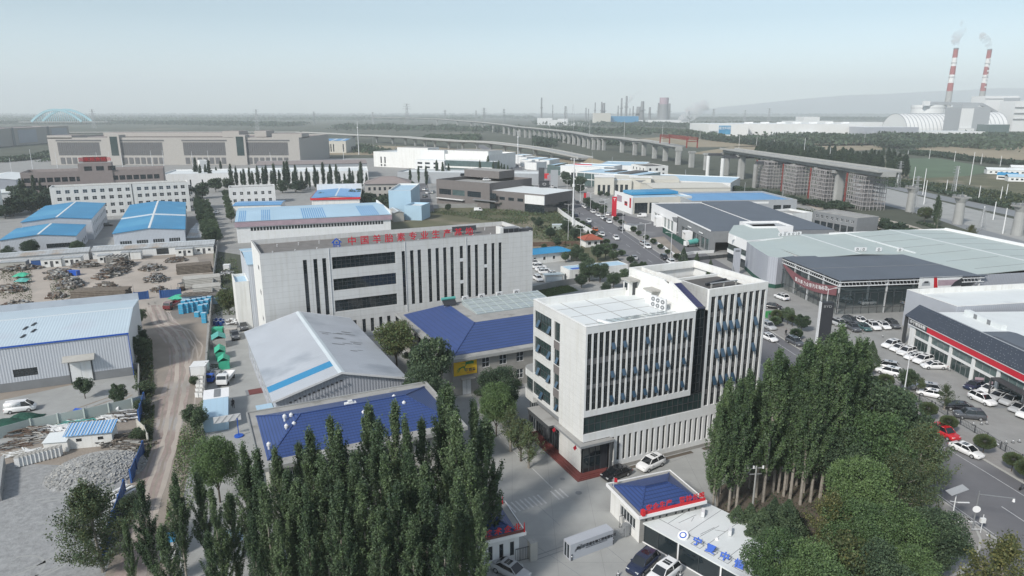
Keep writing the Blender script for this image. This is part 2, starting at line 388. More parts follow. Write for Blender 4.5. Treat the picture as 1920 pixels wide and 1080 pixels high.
def gable_roof(par,L,D,H,r,m,ax='y',oh=.4,th=.18,k=.5,strips=None,trim=None,ridge=None,x0=0,y0=0):
 """sloping sheets; strips=(list of (a,b) fractions along the ridge, material)"""
 mb=MB()
 if ax== 'y':prof=[(x0 - oh,H - oh*r/(L*k)),(x0+L*k,H+r),(x0+L+oh,H - oh*r/(L*(1 - k)))];lo,hi=y0 - oh,y0+D+oh
 else:prof=[(y0 - oh,H - oh*r/(D/2)),(y0+D/2,H+r),(y0+D+oh,H - oh*r/(D/2))];lo,hi=x0 - oh,x0+L+oh
 def V(p,s,dz):return (p[0],s,p[1]+dz) if ax== 'y' else (s,p[0],p[1]+dz)
 def slab(p,q,a,b,dz,tt,mm,M_):
  M_.hexa([V(p,a,dz),V(q,a,dz),V(q,b,dz),V(p,b,dz),V(p,a,dz+tt),V(q,a,dz+tt),V(q,b,dz+tt),V(p,b,dz+tt)],mm)
 for i in (0,1):slab(prof[i],prof[i+1],lo,hi,.01,th,m,mb)
 ro=obj('roof',mb,par)
 if strips:
  for a,b,sides,*sm in strips[0]:
   s=MB()
   for i in sides:slab(prof[i],prof[i+1],lo+(hi - lo)*a,lo+(hi - lo)*b,.01+th,.02,(sm[0] if sm else strips[1]),s)
   obj('skylight',s,ro)
 if ridge:
  s=MB();pk=prof[1];wdt=ridge[1]
  for sgn,i in ((-1,0),(1,2)):
   q=(pk[0]+sgn*wdt,pk[1]+(prof[i][1] - pk[1])*wdt/abs(prof[i][0] - pk[0]))
   slab(pk,q,lo - .02,hi+.02,.015+th,.035,ridge[0],s)
  obj('ridge_cap',s,ro)
 if trim:
  s=MB()
  for yy in (lo - .06,hi):
   for i in (0,1):slab(prof[i],prof[i+1],yy,yy+.06,-.12,th+.2,trim,s)
  obj('verge_trim',s,ro)
 return ro
def hip_roof(par,x0,y0,x1,y1,z,r,m,name='roof',inset=None):
 """hip roof over a rectangle, ridge along the longer side"""
 L,D=x1 - x0,y1 - y0;i=inset if inset is not None else min(L,D)/2
 if L >= D:a,b=(x0+i,(y0+y1)/2,z+r),(x1 - i,(y0+y1)/2,z+r)
 else:a,b=((x0+x1)/2,y0+i,z+r),((x0+x1)/2,y1 - i,z+r)
 p=[(x0,y0,z),(x1,y0,z),(x1,y1,z),(x0,y1,z)];mb=MB()
 if L >= D:fs=[(p[0],p[1],b,a),(p[1],p[2],b),(p[2],p[3],a,b),(p[3],p[0],a)]
 else:fs=[(p[0],p[1],a),(p[1],p[2],b,a),(p[2],p[3],b),(p[3],p[0],a,b)]
 for f in fs:mb.poly(f,m)
 mb.poly(p[::-1],m)
 o=obj(name,mb,par)
 rb=MB()
 for u,v in ((a,b),(p[0],a),(p[3],a) if L >= D else (p[1],a),(p[1],b) if L >= D else (p[3],b),(p[2],b)):
  rb.bar(Vector(u)+Vector((0,0,.05)),Vector(v)+Vector((0,0,.05)),.2,m,.1)
 obj('ridge_tile',rb,o)
 return o
def row(x0,x1,n,w,z,h,**k):
 """n openings of width w spread evenly between x0 and x1"""
 st=(x1 - x0)/n
 return [(x0+st*(i+.5) - w/2,z,w,h,dict(k)) for i in range(n)]
def slabs_sign(body,n):return body
# ---------------------------------------------------------------- ground sheets
mb=MB();n_=72;mb.poly([(13500*math.cos(2*math.pi*i/n_),13500*math.sin(2*math.pi*i/n_),-.05) for i in range(n_)],'ground');struct('ground',mb)
def wsheet(name,pts,z,m):
 mb=MB();mb.poly([(x,y,z) for x,y in pts],m);return struct(name,mb)
# ---------------------------------------------------------------- office block with white fins
A=(9.9,86.4);a25=R(25)
hq=thing('office_building','white office block with tall vertical window fins and curved corner balconies beside the poplars','office building',A,a25)
L1,LS,L2,D1,D2,H1,H2=18.4,20.6,31.9,15.6,17.0,22.2,25.1
gk=dict(glass='glass',frame='frame_dark')
FL=((17.55,3.65),(13.75,3.0),(10.0,3.2))
mb=MB()
ops_f=[(.27+.945*i,10.0,.70,11.2) for i in range(19)]
# front of the fin block (z 9.1 .. 22.2), below it a glass band, then the ground floor
facewall(mb,(0,0,9.1),(1,0),(0,-1),L1,H1 - 9.1,[(x,z - 9.1,w_,h_) for x,z,w_,h_ in ops_f],.22,'cool_white')
mb.poly([(0,0,9.1),(L1,0,9.1),(L1,1.0,9.1),(0,1.0,9.1)],'cool_white')
mb.poly([(L1,0,9.1),(L1,.9,9.1),(L1,.9,H1),(L1,0,H1)],'cool_white')
facewall(mb,(0,0,5.35),(1,0),(0,-1),L2,1.15,[],.1,'cool_white')
mb.poly([(0,0,6.5),(LS+.6,0,6.5),(LS+.6,1,6.5),(0,1,6.5)],'cool_white')
mb.poly([(0,0,5.35),(0,2.2,5.35),(4.4,2.2,5.35),(4.4,0,5.35)],'cool_white')
gops=[(.3+1.0*i,.75,.5,3.9) for i in range(27)]
facewall(mb,(4.4,0,.5),(1,0),(0,-1),L2 - 4.4,4.85,gops,.3,'cool_white')
mb.box(4.35,-.06,0,L2+.02,0,.5,'stone_wall')
facewall(mb,(LS,0,6.5),(1,0),(0,-1),L2 - LS,H2 - 6.5,[(.5+1.205*i,.3,.82,17.3) for i in range(9)],.3,'cool_white')
# left side: smooth white wall, stepping back to the ribbon windows
facewall(mb,(0,0,5.35),(0,1),(-1,0),7.0,H1 - 5.35,[],.1,'white_panel')
facewall(mb,(0,.4,.5),(0,1),(-1,0),6.4,4.85,[],.1,'white_panel')
lo=[(.15,z_ - 6.2,1.75,h_) for z_,h_ in ((6.75,2.2),(10.3,2.4),(14.0,2.5),(17.75,2.9))]
facewall(mb,(0,7.0,6.2),(0,1),(-1,0),8.6,H1 - 6.2,lo+[(2.75,z_ - 6.2,5.45,h_) for z_,h_ in ((10.3,2.4),(14.0,2.5),(17.75,2.9))]+[(2.75,.55,5.84,2.2)],.25,'white_panel')
facewall(mb,(0,D1,10.1),(1,0),(0,1),L1,H1 - 10.1,[],.1,'white_panel')
facewall(mb,(L1,8.2,H1 - 1.2),(0,1),(-1,0),D2 - 8.2,H2 - H1+1.2,[],.1,'white_panel')
mb.poly([(L1,.2,H1 - 1.2),(L1,8.2,H1 - 1.2),(L1,8.2,H2),(L1,6.3,24.7),(L1,.2,22.3)][::1],'white_panel')
mb.poly([(LS,0,22.0),(LS,D2,22.0),(LS,D2,H2),(LS,0,H2)],'white_panel')
facewall(mb,(L2,0,0),(0,1),(1,0),D2,H2,[(1+2.3*i,z_,1.3,2.4) for i in range(6) for z_ in (2,6,10,14,18,21.5)],.2,'cool_white')
facewall(mb,(L1,D2,0),(1,0),(0,1),L2 - L1,H2,[],.1,'cool_white')
mb.box(.6,7.6,0,L1,15.2,6.2,'mid_grey')
mb.box(1.0,7.6,6.2,L1,D1 - .3,9.9,'mid_grey')
mb.box(1.0,1.0,9.3,L1+1.5,D1 - .4,H1 - 1.3,'mid_grey')
mb.box(L1+.3,1.2,5.4,L2 - .6,D2 - .3,20.8,'mid_grey')
obj('wall',mb,hq)
# wing that rounds out towards the yard
mb=MB()
def arc(cx,cy,r,a0,a1,n):return [(cx+r*math.cos(R(a0+(a1 - a0)*i/n)),cy+r*math.sin(R(a0+(a1 - a0)*i/n))) for i in range(n+1)]
wp=[(0.02,9.6)]+[(0.02,17.8)]+arc(1.7,17.9,1.68,180,90,6)+[(8,19.58),(8,15.3),(.6,15.3)]
wi=[(x+.35 if x<1.2 else x,y) for x,y in wp]
for (z0,z1) in ((5.0,6.7),(8.95,10.1)):mb.prism([(x,y) for x,y in wp if y>15.5]+[(6,15.62),(0.02,15.62)],z0,z1,'white_panel','concrete')
obj('curved_balcony',mb,hq)
mb=MB();mb.prism([(x,y) for x,y in [(.3,15.65),(.3,17.9)]+arc(1.7,17.9,1.4,180,90,6)+[(5.5,19.3),(5.5,15.65)]],6.7,8.95,'glass_green')
for t_ in (15.7,16.6,17.5):mb.box(.22,t_,6.7,.3,t_+.08,8.95,'frame_dark')
mb.box(.22,15.65,7.9,.3,17.9,7.97,'frame_dark');obj('curved_window',mb,hq)
mb=MB();mb.prism([(.5,15.2),(.5,17.6),(1.4,18.8),(5,18.8),(5,15.2)],.3,5.0,'glass')
for t_ in (15.3,16.1,16.9):mb.box(.42,t_,.3,.5,t_+.1,5.0,'frame_grey')
obj('ground_floor_glazing',mb,hq)
# glass: fins
rnd=random.Random(3)
def casement(par,x,z,w_,h_,ang,y=.3):
 m2=MB();m2.box(0,0,-h_,w_,.04,0,'frame_dark');m2.box(.05,-.012,-h_+.05,w_ - .05,0,-.05,'glass_open')
 if 'cas%.2f' % w_ not in WIN:WIN['cas%.2f' % w_]=m2.mesh('open_sash')
 o=obj('open_sash',WIN['cas%.2f' % w_],par,(x,y,z));o.rotation_euler=(R(-ang),0,0)
for i in range(19):
 x=.27+.945*i
 for k,(z0,h_) in enumerate(FL):
  me=win_mesh(.70,h_,2,3);o=obj('window',me,hq,(x,.12,z0))
  if (i,k) in ((6,0),(10,0),(14,0),(17,0),(4,0),(4,1),(6,1),(8,1),(10,1),(12,1),(14,1),(17,1),(4,2),(6,2),(8,2),(10,2),(12,2),(14,2),(17,2)):casement(o,.02,h_*.52,.62,1.0,24,-.02)
mb=MB()
for z0,z1 in ((16.75,17.55),(13.2,13.75)):mb.box(.2,.12,z0,L1 - .2,.30,z1,'spandrel')
obj('spandrel',mb,hq)
for i in range(16):
 x=4.7+1.0*i;obj('window',win_mesh(.5,3.9,1,3),hq,(x,.22,1.25))
for i in range(9):
 x=LS+.5+1.205*i
 mb=win_mesh(.82,17.3,2,12);o=obj('tall_window',mb,hq,(x,.18,6.8))
 s=MB()
 for z0 in (1.9 - .1,5.4,9.6,13.9):s.box(0,-.03,z0+.1,.82,.0,z0+.9,'spandrel')
 obj('spandrel',s,o)
 for z_,ok in ((17.3 - .75,i in (1,4)),(13.1,i in (1,2,3,4,7)),(8.9,i in (1,2,3,4,7)),(4.6,i in (1,2,3,4))):
  if ok:casement(o,.03,z_,.74,1.4,24,-.03)
# band of dark glass and the stair glass
gb=win_mesh(LS+.5,2.6,22,2,'glass_green','frame_dark');obj('glass_band',gb,hq,(.05,.18,6.5))
mb=MB();mb.box(L1+.02,.72,9.1,LS,.8,22.3,'glass')
for i in range(0,10):mb.box(L1,.66,9.1+i*1.45,LS,.72,9.16+i*1.45,'frame_dark')
for i in range(4):x=L1+.02+i*.72;mb.box(x,.65,9.1,x+.06,.72,22.3,'frame_dark')
mb.box(L1,.6,22.1,LS,.9,22.4,'frame_dark');obj('stair_glazing',mb,hq)
for z_,h_ in ((10.3,2.4),(14.0,2.5),(17.75,2.9)):
 o=put_window(hq,'l',0,0,9.75,z_,5.45,h_,6,2,.25,'glass_green','frame_dark')
 casement(o,.95,h_*.55,.8,1.2,26,-.02);casement(o,4.4,h_*.55,.8,1.2,26,-.02)
o=put_window(hq,'l',0,0,9.75,6.75,5.84,2.2,7,2,.25,'glass_green','frame_dark');casement(o,2.4,1.2,.8,1.1,26,-.02)
for z_,h_ in ((6.75,2.2),(10.3,2.4),(14.0,2.5),(17.75,2.9)):
 o=put_window(hq,'l',0,0,7.15,z_,1.75,h_,3,2,.25,'glass_green','frame_dark')
 if z_<15:casement(o,.6,h_*.5,.7,1.0,26,-.02)
mb=MB()
for z0,z1 in ((8.96,10.28),(12.72,13.98),(16.52,17.73)):mb.box(-.015,7.15,z0,.02,8.9,z1,'taupe_wall')
obj('spandrel',mb,hq)
# entrance under the canopies
mb=MB();mb.box(.45,7.3,.3,.55,15.0,5.0,'glass')
for i in range(11):y=7.3+i*.75;mb.box(.36,y,.3,.45,y+.1,5.0,'frame_dark')
mb.box(.34,7.3,3.2,.45,15,3.3,'frame_dark');obj('entrance_glazing',mb,hq)
mb=MB();mb.box(.3,10.1,.3,.36,12.1,3.0,'charcoal');mb.box(.24,11.05,.3,.3,11.15,3.0,'frame_grey');obj('entrance_door',mb,hq)
mb=MB();mb.box(-1.7,7.0,4.75,.4,14.2,5.1,'frame_dark','roof_slab');mb.box(-1.7,7.0,3.1,-1.6,7.2,4.75,'frame_dark');mb.box(-1.5,13.9,.3,-1.2,14.1,4.75,'frame_dark');mb.box(-1.5,7.1,4.2,-1.4,14.1,4.74,'frame_dark');obj('canopy',mb,hq)
mb=MB();mb.box(-.9,-.9,4.95,-.03,6.9,5.3,'frame_grey','roof_slab');mb.box(-.03,-.9,4.95,4.6,-.03,5.3,'frame_grey','roof_slab');mb.box(4.1,-.9,.3,4.35,-.5,4.95,'frame_dark');obj('canopy',mb,hq)
mb=MB();mb.box(.3,.42,.35,4.35,1.5,4.95,'glass')
for i in range(5):mb.box(.3+i,.36,.35,.38+i,.42,4.95,'frame_dark')
mb.box(.3,.37,2.6,4.35,.42,2.68,'frame_dark');mb.box(3.2,.32,.35,4.36,.40,4.95,'charcoal');obj('corner_glazing',mb,hq)
mb=MB()
for k in range(3):mb.box(-.45 - .38*(2 - k),-.3 - .3*(2 - k),.12*k,4.35,15,.12*(k+1)+(.0),'maroon') if k==0 else mb.box(-.45 - .38*(2 - k),-.3 - .3*(2 - k),.12*k,4.35,15,.12*(k+1),'maroon')
obj('entrance_steps',mb,hq)
# roofs
flat_roof(hq,L1,D1,H1,'roof_white','white_panel',1.1,.35)
mb=MB();z_=H1 - 1.1
for t_ in (4,8,12):mb.box(.4,t_,z_,L1 - .2,t_+.12,z_+.02,'roof_slab')
for t_ in (4.5,9,13.5):mb.box(t_,4.2,z_+.003,t_+.12,D1 - .4,z_+.022,'roof_slab')
obj('roof_joints',mb,hq)
mb=MB();mb.hexa([(4.2,.5,z_),(15.5,.5,z_),(15.5,3.6,z_),(4.2,3.6,z_),(4.2,.5,z_+.9),(15.5,.5,z_+.9),(15.5,3.6,z_+.5),(4.2,3.6,z_+.5)],'glass_roof')
mb.bar((4.2,.5,z_+.95),(4.2,3.7,z_+.55),.3,'white_paint');mb.bar((4.1,.45,z_+.92),(15.6,.45,z_+.92),.12,'frame_grey')
for i in range(1,9):mb.bar((4.2+i*1.26,.5,z_+.93),(4.2+i*1.26,3.6,z_+.53),.05,'frame_grey')
obj('roof_light',mb,hq)
mb=MB();mb.poly([(L1+.3,.5,22.25),(LS - .02,.5,22.25),(LS - .02,6.4,24.75),(L1+.3,6.4,24.75)],'navy_tile');obj('sloping_tile_roof',mb,hq)
mb=MB();mb.bar((L1+.1,.1,22.3),(L1+.1,6.4,24.95),.4,'white_panel',.5);obj('sloping_parapet',mb,hq)
mb=MB();mb.box(LS+.35,.5,22,L2 - .8,9.2,24.2,'dark_felt');mb.box(L1+.3,6.4,22,LS+.36,16.2,24.18,'dark_felt');mb.box(LS+.36,9.3,22,L2 - .4,D2 - .5,22.6,'roof_slab');obj('upper_roof',mb,hq)
mb=MB()
for b_ in ((LS,0,L2,.35),(L2 - .35,.35,L2,D2 - .4),(L1,D2 - .4,L2,D2),(L1,7.6,L1+.35,D2 - .4)):mb.box(b_[0] - .02,b_[1] - .02,24.0,b_[2]+.02,b_[3]+.02,25.15,'white_panel')
mb.box(LS,.35,22.3,LS+.3,6.3,25.1,'white_panel');mb.box(LS+1.5,9.0,22.6,L2 - 1.5,9.4,24.6,'white_panel');mb.box(L2 - 1.8,.36,24.15,L2 - 1.5,9.0,24.6,'white_panel');mb.box(LS+1.5,9.4,22.6,LS+1.8,14,24.6,'white_panel');mb.box(L1+.36,14.0,22.6,LS+1.8,14.3,24.6,'white_panel')
obj('upper_parapet',mb,hq)
for y_,nm in ((15.0,'roof_stair_door'),(8.9,'roof_access_box')):
 mb=MB()
 if y_>12:mb.box(L1 - 1.6,y_ - .4,21.1,L1,y_+1.2,23.5,'white_panel');mb.box(L1 - 2.0,y_ - 1.2,23.5,L1+.1,y_+1.4,23.75,'old_render');mb.box(L1 - .9,y_ - .46,21.12,L1 - .1,y_ - .401,23.2,'frame_dark');mb.box(L1 - 1.66,y_,21.9,L1 - 1.601,y_+.8,23.1,'glass')
 else:mb.box(L1 - 1.4,y_,21.1,L1,y_+1.5,23.1,'white_panel');mb.box(L1 - 1.7,y_ - .5,23.1,L1+.02,y_+1.8,23.35,'old_render');mb.box(L1 - 1.2,y_ - .06,21.12,L1 - .2,y_ - .002,22.9,'old_render')
 obj(nm,mb,hq)
mb=MB()
mb.box(L2 - 8.2,3.2,24.9,L2 - 3.0,3.5,25.0,'steel');mb.bar((L2 - 8,4.6,24.5),(L2 - 3.2,5.6,24.6),.35,'charcoal')
for t_ in (L2 - 8,L2 - 5.6,L2 - 3.2):mb.bar((t_,3.35,24.2),(t_,3.35,24.9),.2,'pale_concrete')
obj('roof_rack',mb,hq)
def ac_unit(par_or_none,loc,rz,label=None,s=1.,group=None,name='air_conditioner',tall=False):
 key=('ac',tall)
 if key not in WIN:
  mb=MB();h_=1.55 if tall else .62;mb.box(-.45,-.17,.06,.45,.17,.06+h_,'white_steel');mb.box(-.4,-.12,0,-.3,.12,.06,'steel');mb.box(.3,-.12,0,.4,.12,.06,'steel')
  fan=MB()
  for zc in ((.45,1.18) if tall else (.36,)):
   cx=0 if tall else -.12
   fan.cyl((cx,-.185,zc),(cx,-.172,zc),.3 if tall else .24,n=12,m='mid_grey');fan.cyl((cx,-.2,zc),(cx,-.186,zc),.09,n=8,m='white_steel')
  WIN[key]=(mb.mesh('air_conditioner'),fan.mesh('fan_grille'))
 o=tag(obj(name,WIN[key][0],par_or_none,loc,rz),label,'air conditioner' if label else None,group);o.scale=(s,s,s)
 obj('fan_grille',WIN[key][1],o);return o
def W(A_,a_,x,y,z=0):return (A_[0]+x*math.cos(a_) - y*math.sin(a_),A_[1]+x*math.sin(a_)+y*math.cos(a_),z)
for i in range(3):ac_unit(None,W(A,a25,L1 - 2.0+.05*i,7.4 - 1.1*i,21.1),a25 - R(65),['tall twin fan cooling unit on the white office roof, next to the small access box','middle one of three tall twin fan cooling units on the white office roof','tall twin fan cooling unit on the white office roof, closest to the blue tiled slope'][i],1.15,'tall cooling units on the office roof','cooling_unit',True)
for x_,y_ in ((-.35,.4),(-.35,6.5)):
 mb=MB();mb.cyl((0,0,0),(-.3,-.2,1.0),.02,m='steel',n=5);mb.poly([(-.12,-.08,.4),(-.3,-.2,1.0),(-.7,-.5,.75),(-.45,-.5,.3)],'sign_red');mb.poly([(-.12,-.09,.4),(-.45,-.51,.3),(-.7,-.51,.75),(-.3,-.21,1.0)],'sign_red')
 tag(obj('flag',mb,None,W(A,a25,x_ - .5,y_ - .4,4.3)),'small red flag at the outer corner of the grey entrance canopy' if y_<1 else 'small red flag where the two grey entrance canopies meet','flag','red flags')
# ---------------------------------------------------------------- long factory building with red roof characters
A=(-52.8,139.5);a26=R(26);S_=.89
L,D,H=64.5,17.4,21.2
def zz(z):return 50 - (50 - z)*S_
mf=thing('factory_building','long pale panelled factory block with red characters standing on its roof edge','factory',A,a26)
tall=[8.6,10.8,12.7]+[30.6,32.6,34.4,36.9,38.8,40.7,42.5,44.9,46.9,48.8,51.2,53.2,55.1]
zt,zb=zz(15.3),zz(.8)
ops=[(x,zb,.85,zt - zb,dict(nx=1,nz=12,dep=.25,name='tall_window')) for x in tall]
ribs=((12.3,15.35),(6.8,9.8),(1.3,4.3))
ops += [(14.8,zz(p),14.3,(q - p)*S_,dict(nx=14,nz=3,dep=.3,name='ribbon_window')) for p,q in ribs]
ops += [(x,1.0,.8,3.2,dict(nx=1,nz=2,dep=.2)) for x in (16.5,18.6,20.7,22.6,24.6,26.5,28.5,31,33.5,36,38.5,41,43.5,46,48.5,51,53.5)]
walls(mf,L,D,H,'grey_panel',{'f':ops},.3)
for x,k in ((44.9,11.0),(44.9,4.9),(51.2,9.0)):pass
mb=MB()
for x,z_ in ((44.9,9.9),(44.9,15.3),(51.2,13.2)):mb.box(x,.02,z_,x+.85,.1,z_+.8,'white_steel')
obj('window_panel',mb,mf)
mb=MB();mb.box(-.03,.0,0,-.002,D,H,'white_render')
for z_ in (5.5,11.5,17):mb.box(-.06,3.5,z_,-.031,5.5,z_+.9,'glass')
obj('end_wall',mb,mf)
flat_roof(mf,L,D,H,'roof_gravel','grey_panel',1.0,.35)
for x in (14.2,31.4,46.5):mb=MB();mb.cyl((x,-.08,0),(x,-.08,H),.07,n=6,m='white_steel');obj('rain_pipe',mb,mf)
mb=MB();mb.box(1.5,.6,H - 1,8,.8,H - .45,'taupe_wall');mb.box(1.5,.8,H - 1,1.7,2.4,H - .45,'taupe_wall');obj('roof_upstand',mb,mf)
for i in range(26):
 x=3+(i % 13)*4.7+(i // 13)*2;y=4 if i<13 else 12
 if i in (4,9,17):continue
 mb=MB();mb.cyl((0,0,0),(0,0,.7),.07,n=6,m='white_steel');mb.cyl((0,0,.6),(.2,0,.6),.07,n=6,m='white_steel')
 if 'vp' not in WIN:WIN['vp']=mb.mesh('vent_pipe')
 obj('vent_pipe',WIN['vp'],mf,(x,y,H - 1))
sg=thing('roof_lettering','row of red Chinese characters standing along the front roof edge of the long pale factory','sign',W(A,a26,0,.8,H - .1),a26)
for i,ch in enumerate('中国羊胎素专业生产基地'):
 x=19.6+i*2.655*1.06
 text(ch,2.05,'sign_red',sg,(x,0,1.05),0,.12,'character',bold=.02)
mb=MB();mb.bar((18.5,.08,.08),(49,.08,.08),.06,'steel')
for i in range(11):x=19.6+i*2.814;mb.bar((x,.12,0),(x,.12,1.9),.05,'steel');mb.bar((x,.12,1.6),(x,1.2,-.8),.04,'steel')
obj('support_frame',mb,sg)
lg=thing('roof_emblem','blue house shaped emblem standing left of the red roof characters','sign',W(A,a26,16.2,.8,H - .1),a26)
mb=MB();mb.bar((-1.05,0,1.05),(0,0,2.0),.18,'sign_blue',.22);mb.bar((1.05,0,1.05),(0,0,2.0),.18,'sign_blue',.22)
for x in (-.62,.62):mb.box(x - .12,-.08,.55,x+.12,.08,1.3,'sign_blue')
mb.box(-.5,-.08,.55,.5,.08,.75,'sign_blue');mb.cyl((0,-.09,1.1),(0,.09,1.1),.24,n=10,m='sign_blue');obj('house_mark',mb,lg)
text('伊百盛',.5,'sign_blue',lg,(0,0,.22),0,.1,'lettering',1.2)
sp=thing('solar_rack','dark tilted solar panel rack behind the last red roof character','solar panel',W(A,a26,46.2,8,H - 1),a26)
mb=MB();mb.hexa([(0,0,1.0),(6.5,0,1.0),(7,1.6,1.9),(.5,1.6,1.9),(0,0,1.06),(6.5,0,1.06),(7,1.6,1.96),(.5,1.6,1.96)],'charcoal');obj('panel',mb,sp)
mb=MB()
for x in (.5,3.4,6.2):mb.bar((x,.8,0),(x,.8,1.4),.08,'steel');mb.bar((x,.2,0),(x+.3,1.5,1.8),.06,'steel')
obj('leg',mb,sp)
cb=thing('roof_chiller','dark louvred chiller box on the right end of the long factory roof','chiller',W(A,a26,56.8,1.0,H - 1),a26)
mb=MB();mb.box(0,0,.2,4.4,2.4,2.1,'mid_grey');obj('casing',mb,cb)
mb=MB()
for i in range(3):mb.box(.15+i*1.42,-.05,.5,1.4+i*1.42,-.002,1.9,'charcoal')
obj('louvre',mb,cb);mb=MB();mb.box(-.9,-.3,0,-.05,2.3,2.4,'white_render');obj('stair_hood',mb,cb)
mb=MB();mb.box(4.6,.3,.3,8.4,1.8,1.6,'dark_grey');mb.cyl((5.5,1,1.6),(5.5,1,1.9),.4,n=10,m='mid_grey');mb.cyl((7.2,1,1.6),(7.2,1,1.9),.4,n=10,m='mid_grey');obj('fan_bank',mb,cb)
# small lean-to annexes at the back and the left end of the factory
an=thing('rear_annex','low pale sheet metal annex running behind the long factory block','shed',W(A,a26,-1.2,D+.3),a26)
walls(an,57,20,15.5,'wall_sheet');gable_roof(an,57,20,15.5,1.2,'light_blue_sheet','x',.2,ridge=('pale_sheet',.5))
an=thing('side_annex','narrow white annex with pale blue roof tucked left of the factory end wall','shed',W(A,a26,-4.4,18),a26)
walls(an,3.1,9,11.5,'white_render');flat_roof(an,3.1,9,11.5,'light_blue_sheet','white_render',.6,.2)
# ---------------------------------------------------------------- grey gabled shed between the factory and the blue roofs
A,a27=(-37.7,100.4),R(27)
sh=thing('gabled_shed','large grey metal shed with one bright blue roof strip and dark streaks','shed',A,a27)
L,D,H=21.3,38.5,5.5
walls(sh,L,D,H,'wall_sheet_grey',{'l':[(3+4.4*i,.9,2.2,2.6,dict(nx=2,nz=2,glass='glass_teal',frame='white_steel')) for i in range(8)]},.1,gable=('y',2.9,.5))
gable_roof(sh,L,D,H,2.9,'grey_sheet','y',.5,strips=([(.10,.165,(0,))],'blue_sheet'),ridge=('pale_sheet',.55),trim='white_steel')
for i in range(16):
 q=rnd.uniform(0,1);mb=MB();x=L*(.56+.26*rnd.random());y=12+14*rnd.random();z_=H+2.9*(1 - (x - L/2)/(L/2))+.24
 w1=rnd.uniform(.15,.4);l1=rnd.uniform(.6,2.6);s_=2.9/(L/2)
 mb.poly([(x,y,z_),(x+l1,y,z_ - l1*s_),(x+l1,y+w1,z_ - l1*s_),(x,y+w1,z_)],'mid_grey');obj('roof_patch',mb,sh)
mb=MB();mb.box(-2.6,2.2,2.9,-.05,5.2,3.05,'light_blue_sheet');mb.box(-2.5,2.3,0,-2.35,2.45,2.9,'white_steel');mb.box(-2.5,5.0,0,-2.35,5.15,2.9,'white_steel');obj('porch',mb,sh)
WIN['eb']=MB().box(0,-.72,0,.4,-.55,.25,'charcoal').mesh('eave_bracket')
for i in range(12):obj('eave_bracket',WIN['eb'],sh,(2+i*.75,0,4.85+i*.2))
mb=MB();mb.box(0,0,0,3.4,2.6,.03,'maroon');mb.box(-.5,-.1,0,0,2.6,.02,'mid_grey')
tag(obj('door_mat',mb,None,(*G(468,741),.02),a27),'dark red mat lying on the yard beside the grey shed porch','mat')
# ---------------------------------------------------------------- blue tiled two storey buildings
A,a_=(-30.6,74.4),R(25.5)
b4=thing('tiled_building','two storey building with blue hipped tile roof right behind the front poplars','building',A,a_)
L,D,H=27.0,17.8,7.9
mb=MB();mb.box(-.0,0,H - .35,L,D,H,'old_render','roof_slab')
for b_ in ((-.1,-.1,L+.1,.12),(-.1,D - .12,L+.1,D+.1),(-.1,.12,.12,D - .12),(L - .12,.12,L+.1,D - .12)):mb.box(b_[0],b_[1],H - .4,b_[2],b_[3],H+.18,'pale_concrete')
obj('eave_slab',mb,b4)
hip_roof(b4,1.1,2.0,26.2,16.2,H+.01,2.3,'blue_tile',inset=5.2)
bw=thing('x','','',A,a_);bpy.data.objects.remove(bw)
wo=[(2.0+4.2*i,z_,2.2,1.8,dict(nx=3,nz=2,frame='white_steel')) for i in range(6) for z_ in (.9,4.6) if i != 2]+[(10.2,.9,2.6,5.6,dict(nx=2,nz=5,frame='white_steel',name='stair_window'))]
o=walls(b4,L - 2.2,D - 2.2,H - .36,'old_render',{'f':wo},.15); 
for ch in list(b4.children):
 if ch.name.split('.')[0] in ('wall','window','stair_window'):ch.location.x += 1.1;ch.location.y += 1.1
def turbine(par,loc,label=None):
 if 'turb' not in WIN:
  mb=MB();mb.cyl((0,0,0),(0,0,.5),.16,n=8,m='white_steel');mb.cyl((0,0,.5),(0,0,.8),.27,.27,n=10,m='white_steel');mb.cyl((0,0,.8),(0,0,1.0),.27,.08,n=10,m='white_steel');WIN['turb']=mb.mesh('roof_ventilator')
 return obj('roof_ventilator',WIN['turb'],par,loc)
for x,y in ((4.3,9.6),(5.2,9.9),(4.2,7.3),(5.2,7.5),(19.6,9.9),(14.5,7.2),(20.4,7.6),(1.6,4.6)):turbine(b4,(x,y,H+1.6 - abs(y - 9.1)*.3))
mb=MB();mb.box(12.4,9.2,H+2.2,14.0,9.9,H+2.5,'white_steel');mb.box(12.9,9.3,H+2.5,13.5,9.8,H+2.8,'white_steel');obj('roof_tank',mb,b4)
A,a_=G(842,677,7.3),R(26)
b5=thing('tiled_building','low blue tiled building with grey flat deck and a yellow sign on its wall','building',A,a_)
L,D,H=34.0,32.8,7.3
mb=MB();mb.box(0,0,H - .4,L,D,H,'old_render','roof_slab')
for b_ in ((-.1,-.1,L+.1,.1),(-.1,.1,.1,D+.1)):mb.box(b_[0],b_[1],H - .45,b_[2],b_[3],H+.12,'pale_concrete')
obj('eave_slab',mb,b5)
mb=MB();z1=H+1.9
mb.poly([(1.2,31,H+.02),(1.6,2.0,H+.02),(10.7,13.6,z1),(10.7,28.6,z1)],'blue_tile_plain')
mb.poly([(1.6,2.0,H+.02),(33,2.0,H+.02),(33,13.6,z1),(10.7,13.6,z1)],'blue_tile')
mb.poly([(1.2,31,H+.02),(10.7,28.6,z1),(10.7,28.6,H+.02)],'blue_tile_plain')
mb.bar((1.6,2,H+.08),(10.7,13.6,z1+.05),.22,'blue_tile_plain',.12)
obj('roof',mb,b5)
mb=MB();mb.box(10.72,13.62,H,33,28.6,z1 - .1,'old_render','roof_slab');mb.box(10.7,28.6,H,33,28.8,z1+.1,'old_render');obj('flat_deck',mb,b5)
